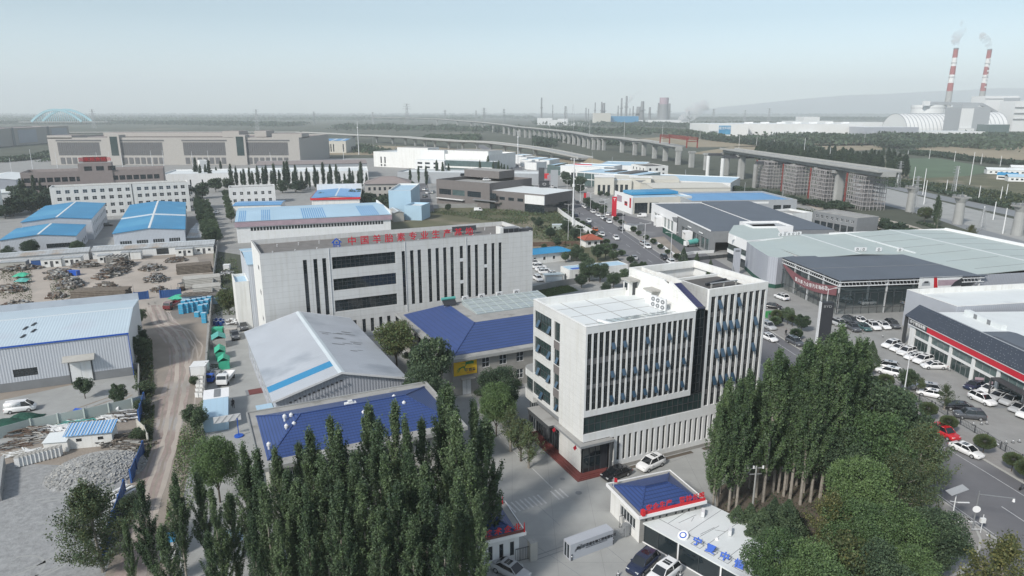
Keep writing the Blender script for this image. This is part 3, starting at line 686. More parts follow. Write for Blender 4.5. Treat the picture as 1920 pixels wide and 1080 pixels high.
mb=MB();mb.hexa([(13.3,18.4,z1 - .1),(32,18.4,z1 - .1),(32,27,z1 - .1),(13.3,27,z1 - .1),(13.3,18.4,z1+.1),(32,18.4,z1+.1),(32,27,z1+1.0),(13.3,27,z1+1.0)],'glass_roof')
for i in range(10):mb.bar((13.3+i*2.07,18.4,z1+.12),(13.3+i*2.07,27,z1+1.02),.3 if i else .2,'mint_sheet',.03)
for k in range(4):mb.bar((13.3,19.5+k*2.2,z1+.24+k*.235),(32,19.5+k*2.2,z1+.24+k*.235),.35,'mint_sheet',.03)
obj('skylight',mb,b5)
fo=[(x,z_,1.5,1.9,dict(nx=2,nz=2,frame='white_steel')) for x in (5.9,9.4,12.9,18,22,26) for z_ in (1.2,4.6) if not (x==5.9 and z_<2)]
lo_=[(y,z_,1.3,1.6,dict(nx=2,nz=2)) for y in (5,9,13,17.5,20.5,24,27.5,30) for z_ in (1.1,4.5)]
before=set(b5.children)
walls(b5,L - .9,D - .9,H - .41,'stone_wall',{'f':fo,'l':lo_},.15)
mb=MB();mb.box(2.0,-.06,0,3.6,-.002,2.9,'white_steel');mb.box(2.77,-.075,0,2.82,-.06,2.9,'frame_grey');obj('door',mb,b5)
mb=MB();mb.box(1.6,-.9,3.2,4.2,-.002,3.35,'old_render');obj('door_canopy',mb,b5)
for y_ in (11,22):mb=MB();mb.box(-.9,y_,3.0,-.002,y_+2.2,3.15,'old_render');mb.box(-.05,y_+.4,0,-.003,y_+1.6,2.4,'frame_dark');obj('side_door',mb,b5)
for ch in set(b5.children) - before:ch.location.x += .8;ch.location.y += .8
ys=thing('wall_sign','yellow sign board with a green leaping antelope and dark characters under the blue tiled eaves','sign',W(A,a_,1.1,.72,3.9),a_)
mb=MB();mb.box(0,-.06,0,4.5,0,2.6,'sign_yellow');obj('board',mb,ys)
mb=MB()
def ribbon(mb,pts,y,m,w0=.1,w1=.1):
 for i in range(len(pts) - 1):
  p,q=pts[i],pts[i+1];dx,dz=q[0] - p[0],q[1] - p[1];l_=math.hypot(dx,dz) or 1;nx,nz=-dz/l_,dx/l_
  wa=w0+(w1 - w0)*i/(len(pts) - 1);wb=w0+(w1 - w0)*(i+1)/(len(pts) - 1)
  mb.poly([(p[0] - nx*wa,y,p[1] - nz*wa),(p[0]+nx*wa,y,p[1]+nz*wa),(q[0]+nx*wb,y,q[1]+nz*wb),(q[0] - nx*wb,y,q[1] - nz*wb)],m)
def antelope(mb,x,z,s,y,m):
 P=lambda*q:[(x+a*s,z+b*s) for a,b in q]
 ribbon(mb,P((1.0,.55),(.75,.62),(.45,.5),(.2,.25),(.05,-.1)),y,m,.12*s,.05*s)
 ribbon(mb,P((1.0,.55),(1.25,.85),(1.35,1.0)),y,m,.07*s,.06*s);ribbon(mb,P((1.0,.5),(1.25,.25),(1.15,.0)),y - .001,m,.06*s,.02*s);ribbon(mb,P((.9,.5),(1.05,.2),(.95,-.05)),y - .002,m,.06*s,.02*s)
 ribbon(mb,P((.45,.5),(.15,.45),(-.1,.2),(-.15,-.2)),y - .003,m,.08*s,.02*s)
 ribbon(mb,P((1.3,.95),(.9,1.15),(.5,1.1)),y - .004,m,.04*s,.015*s);ribbon(mb,P((1.3,1.0),(1.55,1.0)),y,m,.08*s,.03*s)
antelope(mb,.8,.8,1.25,-.07,'sign_green');mb.box(2.3,-.075,1.95,3.9,-.061,2.5,'sign_green');obj('antelope_mark',mb,ys)
text('伊百盛',.62,'frame_dark',ys,(3.2,-.08,.85),0,.02,'lettering',1.1,bold=.02);text('YIBAISHENG BIO',.2,'red_paint',ys,(3.2,-.08,.38),0,.02,'lettering',1.0)
sw=thing('solar_water_heater','solar water heater with a pale green tank on the blue tiled building roof','water heater',W(A,a_,10.6,28,z1 - .1),a_)
mb=MB();mb.cyl((-1.6,0,1.5),(1.6,0,1.5),.33,n=10,m='teal_tarp');obj('tank',mb,sw)
mb=MB();mb.hexa([(-1.5,-1.3,.3),(1.5,-1.3,.3),(1.5,-.1,1.2),(-1.5,-.1,1.2),(-1.5,-1.3,.38),(1.5,-1.3,.38),(1.5,-.1,1.28),(-1.5,-.1,1.28)],'charcoal');obj('collector',mb,sw)
mb=MB()
for x in (-1.4,0,1.4):mb.bar((x,0,0),(x,0,1.3),.07,'steel');mb.bar((x,-1.2,0),(x,-1.2,.35),.07,'steel')
obj('frame',mb,sw)
for i,x in enumerate((15.2,19.2,23.6,28)):ac_unit(None,W(A,a_,x,29.6,z1 - .1),a_,['white air conditioner behind the roof skylight, leftmost, closest to the water heater','white air conditioner behind the roof skylight, second from the water heater','white air conditioner behind the roof skylight, third from the water heater','white air conditioner behind the roof skylight, the one touching the office block edge'][i],1.6,'air conditioners behind the skylight')
# ---------------------------------------------------------------- big shed at the left edge
A,a_,L,D=rect((0,652),(239,625),(0,582),8.6)
D=26.5;c_,s_=math.cos(a_),math.sin(a_)
A=(A[0] - 22*c_,A[1] - 22*s_);L += 22
s6=thing('ribbed_shed','pale blue ribbed metal shed with grey plinth and double door, left edge','shed',A,a_)
walls(s6,L,D,8.6,'wall_sheet',{'f':[(23.2,2.6,3.8,1.5,dict(nx=5,nz=2))]},.12,gable=('x',1.5),plinth=(1.7,'mid_grey'))
gable_roof(s6,L,D,8.6,1.5,'rib_sheet','x',.15,ridge=('pale_sheet',.4))
mb=MB();mb.box(-.1,D,8.6,L+.1,D+.25,10.2,'grey_sheet');mb.box(-.2,-.2,8.45,L+.2,-.14,8.75,'sign_blue');mb.box(L - .001,-.1,.02,L+.1,.1,8.7,'sign_blue');obj('gutter',mb,s6)
mb=MB()
for k in (0,1):mb.box(32.1+k*1.75,-.1,0,33.8+k*1.75,-.045,4.1,'cool_white')
for b_ in ((31.9,0,32.1,4.3),(35.6,0,35.8,4.3),(32.1,4.1,35.6,4.3)):mb.box(b_[0],-.12,b_[1],b_[2],-.045,b_[3],'frame_dark')
d_=obj('double_door',mb,s6)
mb=MB();mb.hexa([(31.2,-1.5,4.6),(36.4,-1.5,4.6),(36.4,-.05,5.0),(31.2,-.05,5.0),(31.2,-1.5,4.75),(36.4,-1.5,4.75),(36.4,-.05,5.5),(31.2,-.05,5.5)],'old_render');obj('door_canopy',mb,s6)
for q in ((24.5,3),(25.8,5.2),(24.2,7.0),(25.3,8.6)):
 mb=MB();z_=8.85+1.5*q[1]/(D/2);mb.hexa([(q[0],q[1],z_),(q[0]+.4,q[1],z_),(q[0]+.8,q[1]+1.3,z_+.16),(q[0]+.4,q[1]+1.3,z_+.16),(q[0],q[1],z_+.1),(q[0]+.4,q[1],z_+.1),(q[0]+.8,q[1]+1.3,z_+.26),(q[0]+.4,q[1]+1.3,z_+.26)],'charcoal');obj('roof_vent_slot',mb,s6)
# ---------------------------------------------------------------- trees
def leaf_mesh(name,P,size,mats_,seed=0,up=.0,aspect=.7,w=None):
 r=np.random.default_rng(seed);n=len(P)
 d=r.normal(size=(n,3));d[:,2] += up;d /= np.linalg.norm(d,axis=1)[:,None]+1e-9
 e=np.cross(d,r.normal(size=(n,3)));e /= np.linalg.norm(e,axis=1)[:,None]+1e-9
 s=size*r.uniform(.6,1.3,n)[:,None];a=d*s*.5;b=e*s*.5*aspect
 V=np.stack([P - a,P+b*.9 - a*.1,P+a,P - b*.9 - a*.1],1).reshape(-1,3)
 me=bpy.data.meshes.new(name);me.vertices.add(4*n);me.loops.add(4*n);me.polygons.add(n)
 me.vertices.foreach_set('co',V.astype(np.float32).ravel());me.loops.foreach_set('vertex_index',np.arange(4*n,dtype=np.int32))
 me.polygons.foreach_set('loop_start',np.arange(0,4*n,4,dtype=np.int32))
 for m in mats_:me.materials.append(MATS[m])
 w=w or [1/len(mats_)]*len(mats_)
 me.polygons.foreach_set('material_index',r.choice(len(mats_),n,p=w).astype(np.int32));me.update();me.validate();return me
def poplar_meshes(h,rad,bare,nb,nl,seed,mats_,w=None,leaf=.3,spread=.17):
 r=np.random.default_rng(seed);P=[];tb=MB()
 lean=r.uniform(-.3,.3,2)
 def axis(z):return np.array([lean[0]*z/h,lean[1]*z/h,z])
 tb.cyl((0,0,-.1),tuple(axis(h*.5)),.17,.09,7,'bark');tb.cyl(tuple(axis(h*.5)),tuple(axis(h*.93)),.09,.02,5,'bark',False)
 for i in range(nb):
  t=r.uniform(0,1) ** .9;z0=bare+(h*.86 - bare)*t;a=r.uniform(0,2*math.pi)
  prof=rad*(.55+.55*math.sin(math.pi*min(1,(.12+t*.95))))*r.uniform(.55,1.15)
  prof *= 1 - .6*t*t
  ln=(h - bare)*r.uniform(.14,.30)*(1.15 - .6*t)
  p0=axis(z0);p1=p0+np.array([math.cos(a)*prof*.75,math.sin(a)*prof*.75,ln*.55]);p2=p0+np.array([math.cos(a)*prof,math.sin(a)*prof,ln*1.15])
  if p2[2]>h:p2[2]=h - r.uniform(0,.8)
  if i % 3==0:tb.cyl(tuple(p0),tuple(p1),.045,.02,4,'bark',False)
  k=int(nl/nb);u=r.uniform(.12,1.0,k)[:,None]
  q=(1 - u) ** 2*p0+2*u*(1 - u)*p1+u*u*p2
  P.append(q+r.normal(size=(k,3))*[spread,spread,spread*1.5])
 k=int(nl*.06);u=r.uniform(.75,1.0,k)[:,None];P.append(np.hstack([lean*u,u*h])+r.normal(size=(k,3))*[.16,.16,.3])
 return tb.mesh('trunk'),leaf_mesh('crown',np.vstack(P),leaf,mats_,seed,.6,.75,w)
def broad_meshes(h,rad,bare,lobes,nl,seed,mats_,w=None,leaf=.34,flat=.8,lob=.42,fork=5,bark='dark_bark',shell=.75):
 r=np.random.default_rng(seed);P=[];tb=MB();zc=bare+(h - bare)*.5;hz=(h - bare)*.5
 tb.cyl((0,0,-.1),(0,0,bare+hz*.3),.06+h*.012,.04+h*.008,7,bark)
 for i in range(lobes):
  for _ in range(20):
   c=r.uniform(-1,1,3)
   if np.linalg.norm(c)<1:break
  c=c/(np.linalg.norm(c)+1e-6)*(np.linalg.norm(c) ** .5)*(1 - lob*.8)
  ctr=np.array([c[0]*rad,c[1]*rad,zc+c[2]*hz]);lr=rad*lob*r.uniform(.7,1.25)
  if i<fork:tb.cyl((0,0,bare*r.uniform(.7,1)),tuple(ctr),.03+h*.005,.02,5,bark,False)
  k=int(nl/lobes);d=r.normal(size=(k,3));d /= np.linalg.norm(d,axis=1)[:,None]
  rr=lr*(shell+(1 - shell)*r.uniform(0,1,k))[:,None]*r.uniform(.75,1.15,k)[:,None]
  P.append(ctr+d*rr*[1,1,flat])
 return tb.mesh('trunk'),leaf_mesh('crown',np.vstack(P),leaf,mats_,seed,.3,.8,w)
def cone_meshes(h,rad,nl,seed,mats_,leaf=.22):
 r=np.random.default_rng(seed);t=r.uniform(0,1,nl) ** 1.3;a=r.uniform(0,2*math.pi,nl);bump=1+.16*np.sin(a*5+t*14)+r.normal(size=nl)*.08
 rr=rad*np.minimum(1,(1 - t)*1.15+.03)*np.minimum(1,t*8+.4)*bump*r.uniform(.7,1,nl) ** .4
 tb=MB();tb.cyl((0,0,-.1),(0,0,h*.5),.1,.06,6,'dark_bark')
 return tb.mesh('trunk'),leaf_mesh('crown',np.stack([rr*np.cos(a),rr*np.sin(a),.2+t*h],1),leaf,mats_,seed,.5)
def ball_meshes(rad,bare,nl,seed,mats_,leaf=.16,flat=.75):
 r=np.random.default_rng(seed);d=r.normal(size=(nl,3));d /= np.linalg.norm(d,axis=1)[:,None]
 a=np.arctan2(d[:,1],d[:,0]);rr=rad*(r.uniform(.1,1,nl) ** .33+.05*np.sin(a*4+d[:,2]*5));P=d*rr[:,None]*[1,1,flat];P[:,2] += bare+rad*flat
 tb=MB();tb.cyl((0,0,-.05),(0,0,bare+rad*flat),.07,.05,6,'dark_bark')
 m=leaf_mesh('crown',P,leaf,mats_,seed,0);return tb.mesh('trunk'),m
TREE={}
PM=['leaf_poplar','leaf_dark','leaf_green']
for i in range(5):TREE['pop%d' % i]=poplar_meshes(18,1.3+.2*(i % 3),1.4,64,13500,i,PM,[.8,.05,.15],.2,.11)
for i in range(4):TREE['tpop%d' % i]=poplar_meshes(16.5,1.6,1.9,66,14000,20+i,PM,[.65,.0,.35],.21,.12)
for i in range(3):TREE['fpop%d' % i]=poplar_meshes(14,1.3,1.2,40,2400,40+i,['leaf_far','leaf_dark'],None,.6,.3)
for i in range(4):TREE['loc%d' % i]=broad_meshes(9.5,4.2,2.2,60,30000,60+i,['leaf_green','leaf_poplar'],[.85,.15],.20,.8,.30)
for i in range(3):TREE['dark%d' % i]=broad_meshes(9,3.8,1.5,54,24000,70+i,['leaf_dark','leaf_poplar'],[.8,.2],.21,.8,.30)
for i in range(2):TREE['yel%d' % i]=broad_meshes(7,3.0,1.5,34,12000,80+i,['leaf_olive','leaf_green','leaf_yellow'],[.7,.2,.1],.22,.9,.3)
for i in range(3):TREE['med%d' % i]=broad_meshes(6.5,2.5,1.4,34,9000,90+i,['leaf_dark','leaf_poplar'],None,.24,.85,.32)
for i in range(3):TREE['bush%d' % i]=broad_meshes(3,2.2,.1,22,4500,100+i,['leaf_dark','leaf_poplar','leaf_olive'],[.4,.4,.2],.22,.7,.4,2)
for i in range(3):TREE['far%d' % i]=broad_meshes(7,3.6,.8,18,2200,110+i,['leaf_far','leaf_dark'],None,.65)
for i in range(2):TREE['thin%d' % i]=broad_meshes(5.2,1.9,1.5,24,2200,120+i,['leaf_poplar','leaf_olive'],None,.2,.9,.3,14)
for i in range(2):TREE['ball%d' % i]=ball_meshes(1.15,1.1,6500,130+i,['leaf_olive','leaf_poplar'],.17)
TREE['fball']=ball_meshes(1.15,.6,1500,133,['leaf_dark','leaf_poplar'],.34)
TREE['cone0']=cone_meshes(5.5,1.7,9000,140,['leaf_dark','leaf_poplar'],.18);TREE['cone1']=cone_meshes(4.6,1.3,8000,141,['leaf_dark','leaf_poplar'],.17)
TREE['willow']=poplar_meshes(8.5,3.3,.6,110,20000,150,['leaf_poplar','leaf_olive'],[.6,.4],.16,.16)
TREE['thin0']=poplar_meshes(5.2,1.7,.8,46,3500,151,['leaf_poplar','leaf_olive'],None,.15,.12)
TREE['yel1']=poplar_meshes(7,2.2,1.2,60,7000,152,['leaf_olive','leaf_yellow'],[.6,.4],.17,.15)
BASEH=dict(pop=18,tpop=16.5,fpop=14,loc=9.5,dark=9,yel=7,med=6.5,bush=3,far=7,thin=5.2,ball=2.8,fball=2.3,cone=5.5,willow=8.5)
trnd=random.Random(11)
def tree(kind,xy,h,label,name='tree',cat='tree',group=None,wide=1.,z=0.):
 k=kind.rstrip('0123456789');s=h/BASEH[k]
 tr,cr=TREE[kind]
 o=thing(name,label,cat,(xy[0],xy[1],z),trnd.uniform(0,6.28),group);o.scale=(s*wide,s*wide,s)
 obj('trunk',tr,o);obj('crown',cr,o);return o
def pt_tree(kind,px,pt,y,label,**k):
 """tree whose top is seen at pixel (px, pt) when it stands y metres ahead"""
 h=Z(y,pt);d=y*math.cos(PITCH)+(CAMH - h)*math.sin(PITCH);return tree(kind,((px - 960)/F*d,y),h,label,**k)
# ---- the wall of poplars along the bottom edge
FP=[(232,975,62),(425,925,62),(305,985,58),(770,850,60),(560,900,60),(800,870,60),(880,830,64),(600,858,61),(722,855,60),(660,850,61),(540,880,61),(740,905,58),(678,905,58),(830,950,56),(705,955,56),(262,900,63),(322,885,64),(372,885,66),(398,915,60),(452,835,66),(478,845,63),(498,905,60),(517,838,67),(558,832,69),(583,803,66),
      (618,783,69),(637,795,66),(686,757,69),(706,788,65),(735,752,70),(758,783,66),(790,787,68),(828,728,71),(845,718,70),(852,770,65),(888,752,72),(906,783,68),(800,905,58),(860,880,59),(570,915,57),(630,905,57),(927,860,70),(390,1000,57),(470,960,57),(520,980,57),(540,960,59),(770,970,56),(650,985,56),(890,935,59)]
names=['slender','bushy','dense','ragged']
for i,(x,t,y) in enumerate(sorted(FP)):
 pt_tree('pop%d' % (i % 5),x,t,y,'%s poplar in the tall row along the front wall, %s from the left' % (names[i % 4],nth(i,'tree')),name='poplar_tree',group='poplars along the front wall',wide=1.0+.15*(i % 3))
# ---- poplar grove with bare trunks right of the office block
GP=[(1336,962),(1345,948),(1366,957),(1376,934),(1417,932),(1430,941),(1449,923),(1459,923),(1469,930),(1481,936),(1475,918),(1493,911),(1500,946),(1506,923),(1513,906),(1519,941),(1530,902),(1537,934),(1542,911),(1390,905),(1405,915),(1555,895),(1560,925),(1575,905),(1440,900),(1590,890),(1350,925),(1380,955)]
for i,(x,y) in enumerate(sorted(GP)):
 b=G(x,y);top=725 - 95*max(0,min(1,(x - 1340)/180))+trnd.uniform(-25,42) 
 tree('tpop%d' % (i % 4),b,Z(b[1],top),'%s pale trunked poplar in the grove beside the office block, %s from the left' % (names[i % 4],nth(i,'tree')),'poplar_tree','tree','poplar grove beside the office block')
for i,(x,t,y) in enumerate([(1503,667,86),(1526,640,90),(1560,628,92),(1590,622,94),(1610,640,92),(1545,650,88),(1575,655,86),(1600,690,86)]):
 pt_tree('pop%d' % (i % 5),x,t,y,'tall dense poplar at the road end of the office grove, %s' % nth(i,'from the left'),name='poplar_tree',group='poplar grove beside the office block',wide=1.5)
# ---- rounded trees between the grove and the road
RT=[('dark0',1640,690,88,'dark round tree rising behind the pale lamp pole by the road'),('dark1',1690,745,84,'dark tree overhanging the left kerb of the main road'),('loc0',1655,770,80,'bright green dense tree in front of the dark roadside trees'),('dark2',1600,790,80,'blackish green tree at the right edge of the poplar grove'),('willow',1730,800,78,'grey green drooping tree touching the main road kerb'),('loc1',1620,860,73,'mid green tree below the dark trees of the roadside belt'),('willow',1700,850,74,'olive drooping tree beside the road above the corner lamp'),
      ('loc2',1620,940,65,'yellow green tree in the lower right grove, above the white solar lamp'),('loc3',1690,945,65,'light green tree with a yellowish top beside the solar lamps'),('dark0',1765,950,65,'dark green tree at the road corner beside the black camera pole'),('loc0',1470,1000,60,'bright green tree overlapping the white roofed container, lower right'),('loc1',1530,1020,58,'yellowish green tree at the bottom edge right of the container'),('yel0',1590,1000,60,'sparse greyish tree between two bright green trees at the bottom'),('dark2',1650,1020,58,'dark tree below the white solar street lamp at the bottom edge'),('loc3',1720,1030,59,'green tree at the bottom edge near the gravel corner'),('yel1',1560,925,68,'thin pale yellow tree standing alone on the dark soil'),('yel1',1900,1010,56,'yellow leafed tree cut by the bottom right corner'),('loc2',1560,1060,54,'leafy tree top at the very bottom edge right of centre')]
for k,x,t,y,l in RT:pt_tree(k,x,t,y,l,name='broadleaf_tree')
for i,(x,t,y) in enumerate([(1385,950,72),(1410,935,72),(1432,955,70),(1455,925,74),(1480,940,71),(1495,950,74),(1440,985,68),(1410,975,69)]):pt_tree('cone%d' % (i % 2),x,t,y,'%s juniper of the dark clump behind the white container, %s' % (['broad','narrow'][i % 2],nth(i,'from the left')),name='juniper_tree',group='junipers behind the container',wide=1.5)
# ---- trees left of the poplar wall and in the yards
for k,x,t,y,l in [('willow',165,905,66,'feathery olive tree at the edge of the gravel yard, lower left'),('loc1',398,818,80,'wide bright green tree right of the dirt track'),('med0',805,625,112,'round tree in front of the blue tiled building left corner'),('yel0',740,597,128,'slim tree left of the blue tiled building near the grey shed'),('dark1',790,685,104,'low dark tree between the grey shed and the yellow sign'),('loc0',930,716,99,'light green street tree with round crown standing on the yard'),('thin0',957,765,94,'small sparse tree on the yard, second from the white office block'),('thin1',977,785,91,'small sparse tree nearest the red entrance steps'),('thin0',992,800,89,'small sparse tree touching the red entrance steps'),('dark2',935,683,106,'dark conifer like tree against the stone wall of the tiled building'),
                      ]:
 pt_tree(k,x,t,y,l,name='broadleaf_tree',wide=.8 if k.startswith(('med','loc')) and y>75 else 1)
# ---------------------------------------------------------------- ground zones
BIG=lambda*p:list(p)
sheet('industrial_ground',BIG((-700,300),(930,296),(1060,400),(1150,470),(1000,560),(400,470),(-400,520)),-.03,'concrete')
sheet('dirt_yard',BIG((-260,470),(60,482),(400,455),(402,600),(392,700),(330,1079),(230,1200),(-300,1200)),-.02,'dirt')
sheet('pale_dirt_yard',BIG((-60,500),(100,498),(180,505),(250,488),(370,482),(395,560),(300,590),(130,600),(-60,640)),-.012,'pale_dirt')
sheet('shed_forecourt',BIG((-80,768),(262,694),(266,762),(-80,872)),-.012,'pale_concrete')
sheet('gravel_yard',BIG((-200,930),(20,868),(110,872),(240,858),(238,950),(190,1100),(150,1200),(-300,1200)),-.010,'gravel')
sheet('dirt_track',BIG((278,572),(300,572),(330,600),(356,640),(360,700),(350,760),(335,830),(305,900),(285,1000),(265,1150),(190,1150),(240,1000),(262,900),(290,820),(298,750),(318,690),(316,650),(285,610)),-.006,'track')
sheet('factory_yard',BIG((390,592),(480,560),(980,480),(1190,500),(1400,640),(1560,760),(1700,890),(1820,985),(1900,1250),(360,1250),(330,1000),(378,760)),-.008,'pale_concrete')
sheet('grove_soil',BIG((1345,965),(1340,915),(1420,880),(1610,880),(1710,905),(1790,985),(1800,1090),(1480,1100),(1370,1010)),.0,'soil')
sheet('scrub_lot',BIG((800,392),(905,384),(1052,384),(1105,432),(1170,480),(1262,560),(1000,562),(700,420)),-.014,'scrub')
sheet('grass_patch',BIG((1000,543),(1060,532),(1085,545),(1050,552),(1000,562)),-.004,'lawn')
sheet('building_plot',BIG((1052,405),(1078,404),(1098,425),(1062,428)),-.004,'pale_concrete')
sheet('showroom_lots',BIG((948,296),(1200,330),(1480,372),(1650,440),(2100,560),(2300,1150),(1900,1150),(1846,862),(1628,736),(1450,620),(1272,500),(1115,398),(1038,348)),-.014,'concrete')
sheet('asphalt_forecourt',BIG((1110,395),(1160,400),(1260,425),(1330,480),(1400,520),(1300,520),(1240,470),(1175,435)),-.006,'asphalt')
sheet('building_plot',BIG((1212,447),(1245,443),(1282,478),(1268,482)),.0,'dirt')
sheet('planting_strip',BIG((1148,408),(1168,412),(1195,434),(1178,436)),.0,'dirt')
# main road: left and right kerb lines in metres
RL=[(-60,1100),(-34,900),(-16.1,742.8),(13.6,469.5),(29.0,345),(35.1,289.4),(42.6,224),(48,160),(53,110),(56.7,83.4),(60.5,60),(64,40)]
RR=[(-47,1100),(-21,900),(-3.0,742.8),(28.2,469.5),(43.0,345),(49.3,289.4),(55.8,222),(60.5,155),(66,112),(70.0,91.4),(74,66),(78,40)]
def rx(tab,y):
 t=sorted(tab,key=lambda p:p[1])
 for a,b in zip(t,t[1:]):
  if a[1] <= y <= b[1]:return a[0]+(b[0] - a[0])*(y - a[1])/(b[1] - a[1])
 return t[0][0] if y<t[0][1] else t[-1][0]
ys_=[40+i*6 for i in range(24)]+[190+i*20 for i in range(46)]
def strip(name,f0,f1,z,m,ys=ys_,z1=None,st=True):
 mb=MB()
 for a,b in zip(ys,ys[1:]):
  mb.poly([(f0(a),a,z),(f1(a),a,z),(f1(b),b,z),(f0(b),b,z)],m)
  if z1 is not None:
   mb.poly([(f0(a),a,z1),(f0(a),a,z),(f0(b),b,z),(f0(b),b,z1)],m);mb.poly([(f1(a),a,z1),(f1(b),b,z1),(f1(b),b,z),(f1(a),a,z)],m)
 return struct(name,mb)
strip('main_road',lambda y:rx(RL,y),lambda y:rx(RR,y),.004,'asphalt')
strip('kerb',lambda y:rx(RR,y),lambda y:rx(RR,y)+.25,.14,'kerb',z1=0)
yk=[y for y in ys_ if y>66]
strip('kerb',lambda y:rx(RL,y) - .25,lambda y:rx(RL,y),.14,'kerb',yk,0)
strip('pavement',lambda y:rx(RR,y)+.25,lambda y:rx(RR,y)+5.2,.12,'pavement',[y for y in ys_ if y<700],0)
strip('pavement',lambda y:rx(RL,y) - 4.0,lambda y:rx(RL,y) - .25,.12,'pavement',[y for y in yk if y<600],0)
strip('parking_line',lambda y:rx(RR,y) - 2.7,lambda y:rx(RR,y) - 2.58,.010,'marking',[y for y in ys_ if 60<y<300])
strip('edge_line',lambda y:rx(RL,y)+.5,lambda y:rx(RL,y)+.62,.010,'marking',[y for y in ys_ if 60<y<130])
for y0 in range(46,640,14):
 mb=MB();c=lambda y:(rx(RL,y)+rx(RR,y))/2 - .6
 mb.poly([(c(y0) - .07,y0,.010),(c(y0)+.07,y0,.010),(c(y0+5)+.07,y0+5,.010),(c(y0+5) - .07,y0+5,.010)],'marking')
 tag(obj('lane_marking',mb),None,None,None,'structure')
# junction at the lower right corner and gravel island
sheet('gravel_corner',BIG((1745,985),(1812,968),(1838,1010),(1830,1045),(1790,1078),(1700,1120),(1690,1060)),.004,'gravel')
sheet('side_road',BIG((1842,1010),(1850,1000),(2100,1080),(2100,1300),(1700,1300),(1780,1095),(1815,1068),(1836,1042)),.001,'asphalt')
mb=MB();ck=[G(*p) for p in [(1812,970),(1828,990),(1838,1012),(1836,1030),(1822,1052),(1798,1074),(1760,1095)]]
for p,q in zip(ck,ck[1:]):mb.bar((p[0],p[1],.07),(q[0],q[1],.07),.25,'kerb',.14)
struct('kerb',mb)
# the little junction arm beyond the first showrooms
sheet('cross_road',BIG((1060,428),(1100,425),(1200,470),(1240,500),(1190,497),(1110,440)),-.003,'asphalt')
sheet('side_street',BIG((398,345),(414,345),(444,462),(412,462)),-.006,'concrete')
sheet('back_street',BIG((770,340),(800,340),(815,398),(772,398)),-.006,'asphalt')
# yard markings in front of the office block
def quad_line(p,q,wd,z=.0): 
 a,b=Vector(G(*p)),Vector(G(*q));n=(b - a).normalized();n=Vector((-n.y,n.x))*wd/2
 mb=MB();mb.poly([(*(a - n),z),(*(a+n),z),(*(b+n),z),(*(b - n),z)],'marking');return tag(obj('yard_marking',mb),None,None,None,'structure')
quad_line((946,830),(982,863),.14);quad_line((998,878),(1036,915),.14);quad_line((925,805),(940,822),.14)
for i in range(14):
 if i in (9,10):continue
 x=942+i*8.2;y=946 - i*2.3;quad_line((x,y),(x+17,y+17 - .1*i),.24)
for p in ((1055,898),(1085,924)):
 mb=MB();g=G(*p);mb.cyl((g[0],g[1],-.004),(g[0],g[1],.012),.45 if p[0]>1060 else .35,n=14,m='mid_grey');struct('manhole_cover',mb)
for pts in ([(948,985),(1090,1080)],[(1130,1020),(1190,1068)],[(1300,850),(1170,900)],[(1000,940),(1050,985)]):
 a,b=G(*pts[0]),G(*pts[1]);mb=MB();mb.bar((a[0],a[1],-.006),(b[0],b[1],-.006),.05,'mid_grey',.008);struct('yard_joint',mb)
# tyre rings in the gravel yard
for cx,cy,r0 in ((30,1040,4.2),(60,1000,7.5),(20,1075,3.0),(40,1010,9.2),(55,1035,6.0)):
 c=G(cx,cy);mb=MB()
 for k in range(22):
  a0,a1=R(-60+k*8),R(-60+(k+1)*8)
  P=lambda a,r:(c[0]+r*math.cos(a),c[1]+r*math.sin(a),-.004)
  mb.poly([P(a0,r0),P(a0,r0+.28),P(a1,r0+.28),P(a1,r0)],'pale_concrete')
 struct('tyre_ring',mb)
# planting bed along the office block
mb=MB();Aq,aq=(9.9,86.4),R(25)
for x0,x1 in ((4.6,9.5),(11,19),(21,30)):mb.poly([W(Aq,aq,x0,-1.0,.0),W(Aq,aq,x1,-1.0,.0),W(Aq,aq,x1,-.3,.0),W(Aq,aq,x0,-.3,.0)],'soil')
struct('planting_bed',mb)
# wheel ruts on the dirt track
rk=random.Random(8)
def rut(pts,off,wd,m,z=-.002):
 P=[Vector(G(*p)) for p in pts];Q=[]
 for a,b in zip(P,P[1:]):
  n=max(2,int((b - a).length/2.2))
  for i in range(n):Q.append(a+(b - a)*i/n)
 Q.append(P[-1]);mb=MB();L_=[]
 for i,p in enumerate(Q):d=(Q[min(i+1,len(Q) - 1)] - Q[max(0,i - 1)]).normalized();n=Vector((-d.y,d.x));o=off+rk.uniform(-.12,.12);w_=wd*rk.uniform(.6,1.25);L_.append((p+n*(o - w_/2),p+n*(o+w_/2)))
 for (a,b),(c,d) in zip(L_,L_[1:]):mb.poly([(*a,z),(*b,z),(*d,z),(*c,z)],m)
 struct('wheel_rut',mb)
TC=[(288,575),(300,605),(325,625),(340,655),(342,700),(332,745),(325,790),(312,850),(295,900),(275,970),(255,1060)]
for off,wd,m in ((-.9,.7,'pale_dirt'),(.9,.7,'pale_dirt'),(-1.9,.4,'dirt'),(2.1,.5,'dirt'),(0,.35,'dirt'),(3.0,.3,'pale_dirt')):rut(TC,off,wd,m)
for pts in ([(262,400+110),(270,540),(288,575)],[(180,520),(250,545),(285,570)],[(300,605),(350,620),(372,650),(360,700)],[(40,840),(120,800),(200,775),(255,740)],[(20,800),(120,778),(240,735)]):
 for off in (-.8,.8):rut(pts,off,.4,'dirt' if pts[0][0]<50 else 'pale_dirt',-.001)
